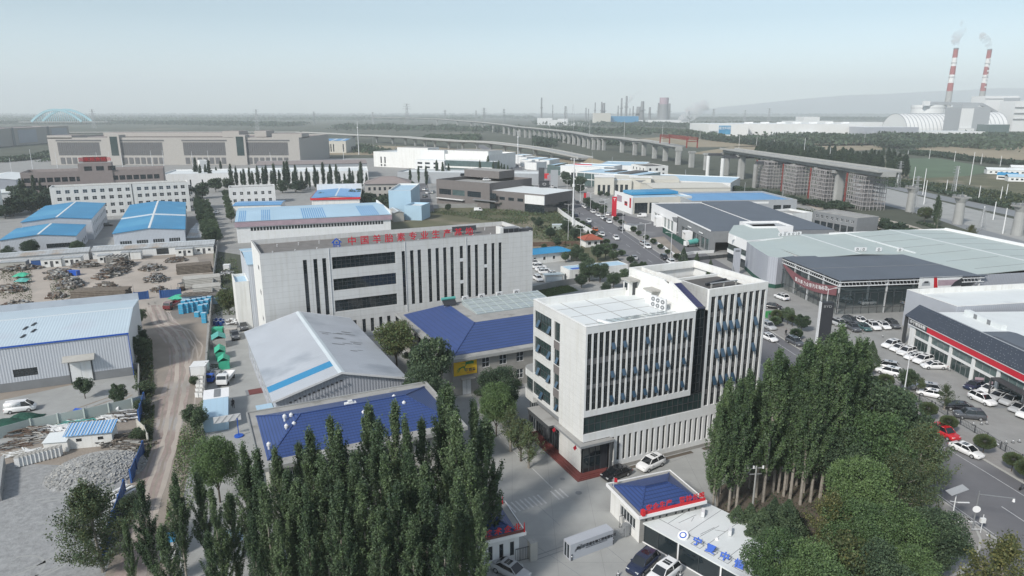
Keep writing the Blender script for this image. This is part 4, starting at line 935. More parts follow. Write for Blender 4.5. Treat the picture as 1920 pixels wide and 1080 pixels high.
# far fields and plains
sheet('dry_field',BIG((1380,292),(1660,280),(1660,268),(1380,274),(1290,288)),-.03,'dry_field')
sheet('dry_field',BIG((1715,272),(1800,268),(2050,262),(2100,300),(1800,300),(1720,285)),-.03,'dry_field')
sheet('green_field',BIG((1700,297),(1760,297),(1880,318),(1810,330),(1705,335)),-.025,'green_field')
sheet('rail_embankment',BIG((1600,338),(1640,348),(1920,415),(2050,450),(2050,485),(1920,452),(1600,362)),-.02,'pale_concrete')
sheet('drainage_canal',BIG((1600,362),(1920,452),(2050,485),(2050,520),(1920,470),(1740,405),(1600,370)),-.015,'mid_grey')
sheet('rail_bed',BIG((1600,330),(1660,345),(1920,398),(2050,425),(2050,440),(1920,410),(1600,338)),-.015,'mid_grey')
sheet('works_track',BIG((1200,352),(1400,372),(1600,420),(1700,455),(2050,560),(2050,525),(1700,420),(1500,375),(1200,340)),-.018,'pale_dirt')
sheet('scrub_plain',BIG((1650,318),(1705,338),(1800,345),(1920,365),(2050,390),(2050,345),(1900,322),(1810,331),(1740,300),(1660,300)),-.03,'scrub')
sheet('construction_ground',BIG((560,268),(940,280),(1290,330),(1200,348),(950,292),(560,290)),-.03,'dry_field')
sheet('factory_apron',BIG((1180,262),(1320,250),(1900,262),(1900,270),(1300,276)),-.03,'dry_field')
# ---------------------------------------------------------------- generic buildings behind
def B(name,label,cat,A_,B_,C_,H,wall,roof='flat',rm='roof_white',ops=None,D=None,L=None,rise=1.2,ax='y',group=None,plinth=None,par_h=.8,**k):
 A,a,L0,D0=rect(A_,B_,C_,H);L=L or L0;D=D or max(4,D0)
 t=thing(name,label,cat,A,a,group)
 if callable(ops):ops=ops(L,D,H)
 walls(t,L,D,H,wall,ops,k.pop('dep',.15),gable=(ax,rise) if roof== 'gable' else None,plinth=plinth,kw=k.pop('kw',None))
 if roof== 'flat':flat_roof(t,L,D,H,rm,k.get('pm',wall),par_h,.3,cap=k.get('cap'))
 elif roof== 'gable':gable_roof(t,L,D,H,rise,rm,ax,k.get('oh',.3),strips=k.get('strips'),ridge=k.get('ridge',('pale_sheet',.4)),trim=k.get('trim'))
 elif roof== 'hip':hip_roof(t,-.8,-.8,L+.8,D+.8,H,rise,rm)
 return t,A,a,L,D
def grid(L,n,w,rows,h,m=1.0,**k):return [o for z in rows for o in row(m,L - m,n,w,z,h,**k)]
B('workshop_shed','blue roofed workshop furthest left, with a small vent box on its roof','workshop',(0,451),(142,442),(41,422.5),6.5,'wall_sheet','gable','blue_sheet',lambda L,D,H:{'f':row(14,L - 1,3,4.0,2.6,1.6,nx=4,nz=1),'r':row(2,D - 2,5,1.6,1.2,1.6)},D=27,ridge=('roof_white',.35),strips=([(.99,1.0,(0,))],'blue_sheet'))
B('workshop_shed','taller blue roofed workshop directly behind the furthest left one','workshop',(40,417.2),(171,410),(87.5,385),8.5,'wall_sheet','gable','blue_sheet',lambda L,D,H:{'r':row(2,D - 2,10,1.5,1.2,1.8)+row(2,D - 2,10,1.5,5,1.5)},D=52,ridge=('roof_white',.35))
B('workshop_shed','broad blue roofed workshop with pale stripes crossing on its roof','workshop',(212,438.5),(346,430),(250,379),7.5,'wall_sheet','gable','blue_sheet',lambda L,D,H:{'f':row(1,L - 1,4,3.8,3.2,1.4,nx=5,nz=1,frame='white_steel')},D=86,ridge=('roof_white',.4),strips=([(.42,.47,(0,1))],'pale_sheet'))
B('lean_to','low grey striped roof sheds beside the broad blue roofed workshop','shed',(350,447),(388,445),(352,420),3.2,'old_render','gable','old_sheet',None,rise=.6,ax='x')
B('storage_shed','long rusty pale roof shed running across behind the timber yard','shed',(172,471),(400,458),(170,457),2.9,'cool_white','gable','old_sheet',lambda L,D,H:{'f':[(L - 19,.3,4,2.2,dict(nx=1,nz=1,t=0)),(L - 27,.3,1.5,2.3,dict(nx=1,nz=1,t=0))]},rise=.8,ax='x',D=9)
B('storage_shed','low pale roof shed behind the two round trees at the left','shed',(-30,486),(165,472),(-20,473),2.9,'cool_white','gable','old_sheet',None,rise=.7,ax='x',D=9)
# small white site cabins in a row along the timber yard
for i,(x0,x1,y,l) in enumerate([(60,78,503,'short dark blue cabin at the left end of the cabin row'),(78,116,502,'white cabin with two windows, first right of the dark blue cabin'),(117,153,499,'white cabin with brown door, second right of the dark blue cabin'),(184,210,494,'white cabin with a green door in the middle of the cabin row'),(228,243,488,'white cabin partly hidden by the pallet stack'),(330,362,481,'white cabin left of the last cabin by the fence'),(364,401,477,'last white cabin at the right end, next to the fence'),(245,265,487,'plain white cabin without windows in the cabin row'),(0,50,508,'dull grey cabin row end at the left edge')]):
 p,q=G(x0,y),G(x1,y - (x1 - x0)*.06);L_=math.dist(p,q)
 t=thing('site_cabin',l,'cabin',p,math.atan2(q[1] - p[1],q[0] - p[0]),'cabins along the timber yard')
 wm= 'blue_fence' if i==0 else ('old_render' if i==8 else 'white_render')
 walls(t,L_,3.5,2.6,wm,{'f':[(L_*.18,1.0,.9,.9,dict(nx=2,nz=1)),(L_*.72,1.0,.9,.9,dict(nx=2,nz=1)),(L_*.45,.02,.9,2.0,dict(nx=1,nz=1,glass='spandrel',name='door'))]} if i not in (0,7,8) else {})
 mb=MB();mb.box(-.1,-.15,2.6,L_+.1,3.6,2.72,'old_sheet');obj('roof',mb,t)
# white four storey dormitory (two stretches)
wk=dict(nx=2,nz=2,frame='white_steel')
def dorm(L,D,H):return {'f':[(x,z,1.9,1.7,wk) for x in [2.5+3.62*i for i in range(9)]+[36.5+3.3*i for i in range(8)] for z in (1.4,5.0,8.6,12.0)]}
t,A,a,L,D=B('dormitory_block','white four storey block with small square windows behind the blue roofed workshops','apartment block',(92,352),(352,341),(92,350),15.2,'white_render','flat','roof_slab',dorm,D=12,par_h=.7)
mb=MB();mb.box(34.2,-.1,0,34.5,-.002,15.4,'charcoal');obj('expansion_joint',mb,t)
# brown office building with raised centre
A0,B0=(37,324),(305,316)
t,A,a,L,D=B('brown_office','wide brown building with a raised centre carrying a dark red roof sign','office building',A0,B0,(60,316),16,'brown_wall','flat','roof_white',lambda L,D,H:{'f':[(1.4+(L - 3)*i/19,z,3.0,2.7,dict(nx=3,nz=2)) for i in range(19) for z in (1.2,5.6,10)]},D=24,par_h=1.6,cap='brown_wall')
mb=MB();x0,x1=L*.395,L*.63;facewall(mb,(x0,-.5,0),(1,0),(0,-1),x1 - x0,20.5,[(3+6.2*i,16,4,2.6) for i in range(3)],.2,'brown_wall');mb.box(x0,-.25,0,x1,8,20.5,'brown_wall','roof_slab') ;obj('centre_block',mb,t)
for i in range(3):put_window(t,'f',0,0,x0+3+6.2*i,16,4,2.6,3,2).location.y=-.56
s=thing('roof_sign','dark red lettered sign on the raised centre of the brown building','sign',W(A,a,x0+3,.5,20.5),a)
mb=MB();mb.box(0,0,.4,x1 - x0 - 5,.3,3.6,'maroon');[mb.box(i*3.5,.35,0,i*3.5+.15,.5,3.5,'steel') for i in range(5)];obj('board',mb,s)
text('国家粮食储备',2.4,'red_paint',s,((x1 - x0 - 5)/2,-.1,2.0),0,.1,'lettering',1.2)
# long grey sheds
def slit(L,D,H):return {'f':[(x,2.2,.9,3.4,dict(nx=1,nz=2)) for x in [3+i*7.5 for i in range(int((L - 6)/7.5))]]}
B('long_warehouse','long pale grey warehouse extending right of the brown building','warehouse',(300,327),(690,320),(310,305),9.5,'cool_white','flat','roof_white',slit,D=40)
B('long_warehouse','long brownish roofed warehouse behind the poplar avenue','warehouse',(480,310),(688,306),(500,296),11,'grey_paint','gable','brown_wall',slit,D=45,rise=1.5,ax='x')
B('warehouse','low warehouse with white roof left of the brown building','warehouse',(-60,340),(30,337),(-30,322),8,'wall_sheet_grey','gable','roof_white',None,rise=1.5,D=50)
B('warehouse','low white roofed warehouse between the brown building and the left edge','warehouse',(0,362),(38,360),(12,352),6,'cool_white','gable','roof_white',None,rise=1,ax='x',D=20)
B('apartment_block','white apartment block corner cut by the left edge of the picture','apartment block',(-110,346),(-40,353),(-110,343),15,'white_render','flat','roof_slab',lambda L,D,H:{'f':grid(L,4,1.6,(1.4,5,8.6,12),1.6),'r':grid(D,2,1.5,(1.4,5,8.6,12),1.6)},D=9)
B('warehouse_office','small white box building on the roof line of the long warehouse','building',(374,301),(388,300.5),(374,299),13,'cool_white','flat','roof_white',D=9)
# sheds either side of the side street
t,A,a,L,D=B('strip_roof_shed','large workshop with pale blue striped roof and window row under a pinkish fascia','workshop',(442,416),(732,402),(438,372),8.5,'cool_white','gable','light_blue_sheet',lambda L,D,H:{'f':row(5,L - 3,44,.95,4.6,1.4,nx=1,nz=1)},D=40,ax='x',rise=1.4,ridge=None,
 strips=([(.02+.012*i,.026+.012*i,(0,),'mid_blue_sheet') for i in range(4)]+[(.16+.012*i,.166+.012*i,(0,),'mid_blue_sheet') for i in range(5)]+[(.42+.014*i,.427+.014*i,(0,),'mid_blue_sheet') for i in range(11)]+[(.80+.014*i,.808+.014*i,(0,),'mid_blue_sheet') for i in range(9)],'mid_blue_sheet'))
mb=MB();mb.box(-.5,-.6,6.4,L+.5,-.36,8.3,'pink');mb.box(L+.0,-.3,8.3,L+.5,D,9.9,'white_render');obj('fascia',mb,t)
MATS['pink'].node_tree.nodes['Color Ramp'].color_ramp.elements[0].color=(.33,.25,.29,1);MATS['pink'].node_tree.nodes['Color Ramp'].color_ramp.elements[1].color=(.40,.30,.34,1)
t,A,a,L,D=B('red_edged_shed','small workshop with bright blue roof edged in red','workshop',(584,372),(674,370),(560,352),6.5,'white_render','gable','mid_blue_sheet',None,D=38,ax='y',rise=.8,strips=([(.1,.95,(1,))],'blue_rib_sheet'))
mb=MB();mb.box(-.45,-.6,5.6,L+.45,-.36,6.7,'red_paint');mb.box(-.6,-.3,5.6,-.45,D,6.7,'red_paint');mb.box(L+.35,-.3,5.6,L+.5,D,7.4,'white_render');mb.box(-.4,D,0,L+.4,D+.3,10,'cool_white');obj('red_fascia',mb,t)
B('grey_office','grey two storey block at the top of the side street','building',(428,352),(515,349),(428,348),9.5,'cool_white','flat','roof_gravel',lambda L,D,H:{'f':grid(L,6,1.7,(1.2,5.2),1.8,frame='white_steel')},D=12)
B('blue_annex','small blue ribbed roof annex below the grey two storey block','shed',(437,386),(526,384),(434,371),5.5,'white_render','gable','mid_blue_sheet',None,D=16,ax='x',rise=.6)
t,A,a,L,D=B('hip_roof_house','beige three storey house with a brown hipped roof','house',(684,345),(768,344),(684,341),12,'beige_wall','hip','brown_wall',lambda L,D,H:{'f':grid(L,8,1.3,(1.2,4.8,8.4),1.8),'l':grid(D,4,1.3,(1.2,4.8,8.4),1.8)},D=17,rise=3.2)
t,A,a,L,D=B('white_workshop','white box workshop with pale blue roof and a strip window on its left wall','workshop',(728,357),(770,357),(697,345),13,'light_blue_sheet','flat','light_blue_sheet',lambda L,D,H:{'l':[(3,6.5,26,1.6,dict(nx=14,nz=1)),(2,1.4,28,1.2,dict(nx=14,nz=1))]},D=33,pm='white_render')
mb=MB();facewall(mb,(-.03,0,0),(0,1),(-1,0),D,13,[(3,6.5,26,1.6),(2,1.4,28,1.2)],.01,'white_render');obj('side_cladding',mb,t)
B('pale_blue_shed','plain pale blue shed end wall just behind the long factory','shed',(758,385),(790,386),(740,382),7,'light_blue_sheet','flat','roof_white',D=12)
B('broken_roof_shed','low shed with patched white roof left of the plain pale blue shed','shed',(738,400),(757,399),(735,388),4,'old_render','gable','old_sheet',D=14,rise=.8)
# white complex and its low halls
t,A,a,L,D=B('white_complex','white modern block group with narrow slit windows and a blue glass low wing','building',(700,284),(915,291),(693,281),14,'white_render','flat','roof_white',lambda L,D,H:{'f':[(x,3.5,1.5,6,dict(nx=1,nz=2)) for x in (8,12.5,36,40)]+[(x,.8,1.8,1.8) for x in (8,12,36,46)]+[(46,4,2.5,5.5)]},D=52,par_h=1)
mb=MB();mb.box(28,-.3,0,62,18,18.5,'white_render','roof_slab');mb.box(54,-1.0,0,80,12,17,'cool_white','roof_slab');mb.box(80,4,12,122,30,17.0,'white_render','roof_slab');obj('upper_block',mb,t)
mb=MB();mb.box(57,-14,0,88,-1.1,9,'cool_white','roof_white');mb.box(88,-12,0,136,-1.1,9.4,'glass_teal','roof_white');mb.box(88,-12.3,3.2,136,-12.02,4.6,'white_render');obj('low_wing',mb,t)
for x in (60,68,77):
 for z in (2,5.5):o=put_window(t,'f',0,0,x,z,5,1.6,5,1);o.location.y=-14.1
B('grey_hall','long grey hall with white roof in front of the white block group','warehouse',(745,322),(1010,326),(740,312),8,'grey_paint','flat','roof_white',D=25)
# dark taupe showroom left of the road
t,A,a,L,D=B('taupe_showroom','dark taupe showroom building with cars parked on its roof terrace','showroom',(818,336),(918,344),(816,328),13.5,'taupe_wall','flat','pale_concrete',lambda L,D,H:{'f':[(2,5.5,9,3,dict(nx=6,nz=3)),(12,5.5,9,3,dict(nx=6,nz=3,glass='glass_teal')),(23,5.5,9.5,3,dict(nx=7,nz=3)),(38,5.5,5,3,dict(nx=4,nz=3)),(30,.2,12,3.6,dict(nx=3,nz=1,t=0))]},D=38,par_h=1.8)
mb=MB();mb.box(L,2,0,L+34,30,9.8,'taupe_wall','roof_white');mb.box(L+22,1.4,4.6,L+34.2,1.98,9.0,'cool_white');mb.box(L+22,1.5,.3,L+34.2,1.97,4.4,'glass');mb.box(L+34.01,2,.3,L+34.1,26,4.6,'glass');mb.box(-.2,24,13.4,26,38.2,17.5,'taupe_wall','roof_slab');obj('side_wing',mb,t)
for x in (5,11,17):put_window(t,'f',0,0,L+x,5.2,3.6,1.6,4,1).location.y=1.9
mb=MB();mb.box(28,-1.6,4.2,44,-.02,4.6,'mid_grey');mb.box(1,-1.8,3.2,21,-.02,3.5,'cool_white');obj('door_canopy',mb,t)
# ---- big beige complex on the left horizon, its farther twin, the yellow hall
def pil(L,D,H):
 o=[];seg=L/4
 for k in range(4):
  o += [(k*seg+9+i*(seg - 20)/20,9,2.1,12.5,dict(nx=1,nz=3,t=0,glass='spandrel')) for i in range(20)]
 return {'f':o}
t,A,a,L,D=B('beige_complex','very long beige building with rows of narrow windows and dark glass stair towers','office building',(88,258),(560,258),(130,249),26,'beige_wall','flat','brown_wall',pil,D=110,par_h=1.4,dep=.2)
mb=MB();seg=L/4
for k in range(4):
 for i in range(7):mb.box(k*seg+10+i*(seg - 20)/7,-.3,1,k*seg+10+(i+.7)*(seg - 20)/7,-.02,7,'spandrel')
obj('ground_floor_glazing',mb,t)
for k in range(4):mb=MB();mb.box(k*seg+8,-.25,22.6,(k+1)*seg - 9,-.02,23.9,'spandrel');obj('upper_window_band',mb,t)
for f in (.245,.745):mb=MB();mb.box(L*f,-2,0,L*f+11,10,28.5,'beige_wall');mb.box(L*f+2,-2.2,9,L*f+9,-2.01,27,'glass_green');obj('stair_tower',mb,t)
for x0,x1,y,hh_ in ((0,24,0,28),(20,150,60,29),(L*.63,L*.7,40,31),(L*.75,L*.8,50,31),(L*.88,L,10,29.5)):mb=MB();mb.box(x0,y,25.0,x1,y+25,hh_,'beige_wall','brown_wall');obj('roof_block',mb,t)
t,A,a,L,D=B('beige_complex','hazy beige building with flat roof at the far left under the arch bridge','office building',(-60,244),(128,236),(-60,241),26,'beige_wall','flat','brown_wall',lambda L,D,H:{},D=60)
for f in (.05,.42,.78):mb=MB();mb.box(L*f,-.4,3,L*f+L*.19,-.02,23,'wall_sheet_grey');obj('facade_panel',mb,t)
for f in (.36,.73):mb=MB();mb.box(L*f,-1,0,L*f+6,8,27,'mid_grey');obj('stair_tower',mb,t)
B('yellow_hall','pale yellow hall with blue striped roof near the viaduct','hall',(587,264),(648,264),(578,256),15,'cream_wall','gable','mid_blue_sheet',lambda L,D,H:{'f':[(x,1.5,1.4,9.5,dict(nx=1,nz=3,t=0)) for x in [L*q for q in (.12,.38,.46,.52,.6,.9)]]},D=55,ax='x',rise=1.5,dep=.3,strips=([(.1,.17,(0,)),(.55,.62,(0,)),(.82,.88,(0,))],'pale_sheet'))
# low red and blue roofs of the scrub lot
t,A,a,L,D=B('blue_roof_bungalow','low white bungalow with bright blue roof beside the scrub lot','bungalow',(970,480),(1070,470),(985,466),3.4,'white_render','hip','blue_sheet',lambda L,D,H:{'f':grid(L,5,.9,(1.1,),1.1)},D=7,rise=1.2)
g=G(1098,464);t=thing('red_roof_gatehouse','small gatehouse with a red hipped roof at the left kerb of the road','gatehouse',g,R(18))
walls(t,6,5,2.9,'white_render',{'f':[(1,.9,1.2,1.2),(3.6,.9,1.2,1.2)]});hip_roof(t,-1,-1,7,6,2.9,1.7,'red_roof')
t,A,a,L,D=B('blue_roof_bungalow','white bungalow with a pale blue and dark blue patched roof behind the office block','bungalow',(1068,507),(1178,496),(1047,500),3.6,'white_render','flat','light_blue_sheet',lambda L,D,H:{'f':[(2,1.3,.9,.9)],'l':[(2.2,.05,.9,2,dict(nx=1,nz=1,t=0,name='door'))]},D=6,par_h=.05)
mb=MB();mb.box(1.5,.3,3.58,9.5,2.4,3.66,'sign_blue');obj('roof_patch',mb,t)
g=G(1022,530);t=thing('site_shed','tiny white shed with green roof edge beside the parked white cars','shed',g,R(14));walls(t,6,2.4,2.2,'white_render',{'f':[(.4,.1,5.2,1.7,dict(nx=1,nz=1,glass='pale_sheet'))]});mb=MB();mb.box(-.2,-.2,2.2,6.2,2.6,2.35,'glass_roof');obj('roof',mb,t)
g=G(1036,432);t=thing('site_shed','pale green container shed among the scrub behind the factory','container',g,R(5));walls(t,5,2.4,2.4,'mint_sheet',{'f':[(.6,.8,1,.9)]});mb=MB();mb.box(-.05,-.05,2.4,5.05,2.45,2.5,'pale_sheet');obj('roof',mb,t)
# boundary walls
def wall_line(name,label,pts,h,m,t_=.24,cat='wall',posts=None,cap=None,z=0):
 P=[G(*p) for p in pts];o=thing(name,label,cat,(*P[0],z));mb=MB();pl=[];a0=P[0]
 for p,q in zip(P,P[1:]):
  p=(p[0] - a0[0],p[1] - a0[1]);q=(q[0] - a0[0],q[1] - a0[1])
  mb.bar((*p,h/2),(*q,h/2),t_,m,h)
  if posts:
   n=max(1,int(math.dist(p,q)/posts))
   for i in range(n+1):x=p[0]+(q[0] - p[0])*i/n;y=p[1]+(q[1] - p[1])*i/n;pl.append((x,y,0))
 obj('panels',mb,o); 
 if pl:
  k_=('post',h,cap or m)
  if k_ not in WIN:WIN[k_]=MB().box(-.12,-.12,0,.12,.12,h+.12,cap or m).mesh('post')
  for q_ in pl:obj('post',WIN[k_],o,q_)
 return o
wall_line('boundary_wall','long concrete wall between the dirt track and the factory yard',[(409,460),(402,520),(396,600),(390,680),(385,745)],2.2,'concrete',.24,posts=6)
wall_line('boundary_wall','grey panel wall in front of the dark taupe showroom',[(822,390),(925,389),(1028,384)],2.2,'concrete',.2,posts=6)
wall_line('boundary_wall','pale wall along the left pavement beside the scrub lot',[(1030,384),(1052,402),(1082,424),(1110,440)],2.2,'cool_white',.2,posts=6)
wall_line('boundary_wall','low grey wall behind the office roof beside the grass patch',[(998,548),(1042,538),(1085,531)],1.8,'concrete',.2)
wall_line('iron_fence','rusty fence posts along the far side of the scrub lot',[(1000,462),(1060,460),(1130,458)],1.6,'rust',.03,'fence',posts=7)
# ---------------------------------------------------------------- showrooms right of the road
mat('glass_clear',(.10,.14,.15),.05,var=.05,spec=.8,alpha=.16)
mat('dotted_panel',(.045,.055,.075),.5,var=.1)
# red striped glass showroom
A,a=(87.6,142.6),R(-88.3)
L,D,H=84,46,8.9
t=thing('glass_showroom','glass fronted car showroom with a long red stripe and dark dotted fascia, right edge','showroom',A,a)
mb=MB();facewall(mb,(0,D,0),(1,0),(0,1),L,H - .6,[],.1,'cool_white');facewall(mb,(0,.5,0),(0,1),(-1,0),D - .5,6.2,[],.1,'grey_paint');facewall(mb,(L,0,0),(0,1),(1,0),D,H - .6,[],.1,'grey_paint');obj('wall',mb,t)
mb=MB()
for i in range(13):x=.2+i*6.6;mb.box(x,-.15,0,x+(1.7 if i==0 else .7),.25,4.85,'cool_white')
mb.box(.2,-.12,2.5,L,.2,2.95,'cool_white');obj('columns',mb,t)
for i in range(12):
 x=.9+i*6.6+(1 if i==0 else 0);w_=5.9 - (1 if i==0 else 0)
 o=obj('window',win_mesh(w_,1.9,3,1,'glass_teal','frame_grey',.06),t,(x,.1,2.95));o=obj('window',win_mesh(w_,2.5,4,1,'glass_green','frame_grey',.06),t,(x,.1,.02))
mb=MB();mb.box(-.2,-.55,4.85,L,.3,5.05,'white_steel');mb.box(-.2,-.6,6.25,L,-.4,6.4,'white_steel');obj('trim',mb,t)
mb=MB();mb.box(6.3,-.5,5.06,L,-.05,6.24,'sign_red');sr=obj('red_stripe',mb,t)
mb=MB();mb.box(0,-.5,5.06,6.29,-.05,6.24,'frame_dark');obj('name_panel',mb,t)
text('中宁博瑞奔腾',.82,'white_paint',t,(3.1,-.55,5.66),0,.04,'lettering',1.1)
mb=MB();mb.hexa([(-1.5,-.6,6.4),(L,-.6,6.4),(L,2.2,8.6),(-1.5,2.2,8.6),(-1.5,-.7,6.5),(L,-.7,6.5),(L,2.3,8.9),(-1.5,2.3,8.9)],'dotted_panel');mb.box(-1.5,2.3,8.5,L,2.6,8.95,'grey_paint');f_=obj('fascia',mb,t)
mb=MB();r_=random.Random(4)
for i in range(int(L/.62)):
 for k in range(6):
  if r_.random()<.55:x=-1+i*.62+r_.uniform(-.1,.1);q=.1+k*.155+r_.uniform(-.02,.02);y=-.7+3.0*q;z=6.5+2.4*q;mb.poly([(x,y - .012,z+.012),(x+.11,y - .012,z+.012),(x+.11,y+.06,z+.075),(x,y+.06,z+.075)],'steel')
tag(obj('perforation_dots',mb,f_),None,None,None,'stuff')
mb=MB();mb.box(.4,2.6,7.4,L - .3,D - .3,7.7,'roof_white');mb.hexa([(14,4,7.7),(34,4,7.7),(40,11,7.7),(14,11,7.7),(20,4.3,8.6),(33,4.3,8.6),(39,11,8.0),(16,11,8.0)],'slate_roof');obj('roof',mb,t)
mb=MB();mb.box(-1.5,-.6,0,-1.3,.2,6.4,'frame_dark');mb.box(-1.4,.3,5.6,.0,10,6.4,'dark_grey');obj('side_frame',mb,t)
mb=MB();mb.box(28,-2.2,3.5,36,-.56,3.75,'frame_dark');mb.box(28,-2.2,0,28.2,-2.0,3.5,'frame_dark');mb.box(35.8,-2.2,0,36,-2.0,3.5,'frame_dark');obj('entrance_porch',mb,t)
mb=MB();mb.box(27,-4.4,0,33,-1.6,.02,'mid_grey');tag(obj('door_mat',mb,None,A,a),'grey mat laid in front of the glass showroom porch','mat')
mb=MB();mb.box(2,10,7.7,13,11.2,8.7,'roof_white');mb.box(5,9.97,7.7,6,10.0,8.7,'mid_grey');mb.box(9,9.97,7.7,10,10.0,8.7,'mid_grey');obj('roof_duct',mb,t)
# white block behind it
A2,a2_,L2_,D2_=rect((1795,575),(1920,568),(1737,541),8.9)
t2=thing('white_annex','white flat roofed annex behind the red striped showroom with parapet walls','building',A2,a2_)
walls(t2,50,D2_,8.9,'wall_sheet_grey');flat_roof(t2,50,D2_,8.9,'roof_white','white_render',1.2,.3)
# canopy building with dark roof
A,a=(82.6,166.2),R(7.4);L,D,H=40,28.3,9.0
t=thing('canopy_hall','open steel frame hall with dark blue grey roof and glass panels, cars inside','showroom',A,a)
mb=MB();mb.hexa([(-.6,-.6,H),(L+.6,-.6,H),(L+.6,D,H),(-.6,D,H),(-.6,-.6,H+.15),(L+.6,-.6,H+.15),(L+.6,D,H+.15),(-.6,D,H+.15)],'slate_roof');ro=obj('roof',mb,t)
mb=MB();mb.box(-.7,D*.45,H+.15,L+.7,D*.45+.12,H+.22,'mid_grey');obj('roof_seam',mb,ro)
mb=MB()
for i in range(5):
 for x_ in (0,13,26,39):mb.box(x_,i*7 - .02,0,x_+.35,i*7+.33,H,'white_steel')
obj('columns',mb,t)
mb=MB()
for z in (H - .5,H - 1.5):mb.bar((-.3,-.3,z),(-.3,D,z),.2,'white_steel');mb.bar((-.3,-.3,z),(L,-.3,z),.2,'white_steel')
for i in range(28):mb.bar((-.3,i,H - .5),(-.3,i+.5,H - 1.5),.08,'white_steel')
for i in range(39):mb.bar((i,-.3,H - .5),(i+.5,-.3,H - 1.5),.08,'white_steel')
obj('truss',mb,t)
mb=MB();mb.box(8,9,3.6,L,D,3.95,'concrete');mb.box(0,D - .3,0,L,D,H - .1,'mid_grey');mb.box(L - .3,6,4,L,D - .3,H - .1,'mid_grey');obj('mezzanine',mb,t)
mb=MB();mb.box(-.02,0,0,.02,D,7.0,'glass_clear');mb.box(.1,-.02,0,26,.02,7.0,'glass_clear');obj('glass_panels',mb,t)
mb=MB()
for i in range(14):mb.box(-.08,i*2.1,0,0,i*2.1+.1,5.5,'frame_dark')
for i in range(12):mb.box(i*2.2,-.1,0,i*2.2+.1,0,5.5,'frame_dark')
for z in (1.6,5.5):mb.box(-.09,0,z,-.01,D,z+.1,'frame_dark');mb.box(0,-.11,z,26,-.01,z+.1,'frame_dark')
obj('mullions',mb,t)
bn=thing('red_banner','dull red sagging banner with white characters on the canopy hall side','banner',A,a)
mb=MB()
for i in range(20):
 y0,y1=D - 1.5 - i*1.32,D - 1.5 - (i+1)*1.32;s0,s1=[math.sin(math.pi*min(1,q/20)) for q in (i,i+1)]
 h0,h1=[.6+1.9*min(1,q/5) for q in (i,i+1)]
 mb.hexa([(-.36,y0,7.4 - 1.6*s0 - h0),(-.3,y0,7.4 - 1.6*s0 - h0),(-.3,y1,7.4 - 1.6*s1 - h1),(-.36,y1,7.4 - 1.6*s1 - h1),(-.36,y0,7.4 - 1.6*s0),(-.3,y0,7.4 - 1.6*s0),(-.3,y1,7.4 - 1.6*s1),(-.36,y1,7.4 - 1.6*s1)],'banner')
obj('cloth',mb,bn)
for i,ch in enumerate('银川新力众帮汽车欢迎您'):text(ch,1.25,'white_paint',bn,(-.42,D - 9 - i*1.45,7.4 - 1.6*math.sin(math.pi*(7.5+i*1.1)/20) - 1.4),R(-90),.04,'character')
bb=thing('printed_billboard','printed banner of pale blue and red showing a car on the canopy hall front','billboard',W(A,a,21.5,-.5,6.3),a)
mb=MB();mb.box(0,0,0,12,.1,2.9,'cool_white');obj('board',mb,bb)
mb=MB();mb.poly([(4.3,-.01,0),(5.4,-.01,0),(4.8,-.01,2.9),(3.9,-.01,2.9)],'paint_red');mb.poly([(5.4,-.01,.5),(12,-.01,.5),(12,-.01,2.0),(5.2,-.01,2.0)],'pink');obj('printed_panel',mb,bb)
mb=MB();mb.poly([(.8,-.012,.6),(3.2,-.012,.6),(3.1,-.012,1.3),(2.6,-.012,1.9),(1.5,-.012,1.9),(.9,-.012,1.3)],'grey_paint');mb.poly([(1.3,-.014,1.3),(2.7,-.014,1.3),(2.4,-.014,1.75),(1.6,-.014,1.75)],'charcoal');mb.poly([(9,-.013,.2),(12,-.013,.3),(12,-.013,2.5),(10,-.013,1.4)],'charcoal');obj('printed_car',mb,bb)
# pale green roofed halls
A,a=W((78.3,192.5),R(8),7,0)[:2],R(8)
t=thing('mint_roof_hall','wide pale mint roof showroom hall behind the dark canopy, with a white ridge line','showroom',A,a)
walls(t,35,34,8.8,'cool_white');gable_roof(t,35,34,8.8,.7,'mint_sheet','y',.1,ridge=('roof_white',.3));mb=MB();mb.box(-7,34.1,8.3,35,34.4,9.4,'cool_white');mb.box(34.6,0,8.8,35.3,34,9.6,'roof_white');obj('parapet',mb,t)
for i,(x,y) in enumerate([(17,32),(18.5,32),(20,32),(21.5,32),(23.5,32),(26,4),(28,4),(33,4),(40,4)]):ac_unit(None,W(A,a,x - 7,y,9.0+.04*min(x - 7,42 - x)),a,'white air conditioner on the %s edge of the mint roof, %s' % ('back' if i<5 else 'front',nth(i if i<5 else i - 5,'from the left')),1.7,'air conditioners on the mint roofs')
A,a=(121,172),R(11)
t=thing('mint_roof_hall','very large mint roofed hall at the right with thin dark ribs and white parapet','warehouse',A,a)
walls(t,46,60,9,'wall_sheet_grey',{'f':[(x,z,5.5,.9,dict(nx=4,nz=1)) for x in (3,14,25) for z in (5,3.4)]});gable_roof(t,46,60,9,1.0,'mint_sheet','y',.1,ridge=('roof_white',.35))
mb=MB();mb.box(45.7,0,8.9,46.4,60.5,10.0,'white_paint');mb.box(-.3,60,8.9,45.7,60.5,9.8,'white_paint');obj('parapet',mb,t)
mb=MB()
for i in range(6):
 y=5+i*9.5
 for x0,x1 in ((4,21),(25,42)):z=lambda x:9+1.0*(1 - abs(x - 23)/23)+.2;mb.bar((x0,y,z(x0)),(x1,y,z(x1)),.16,'mid_grey',.06)
obj('roof_ribs',mb,t)
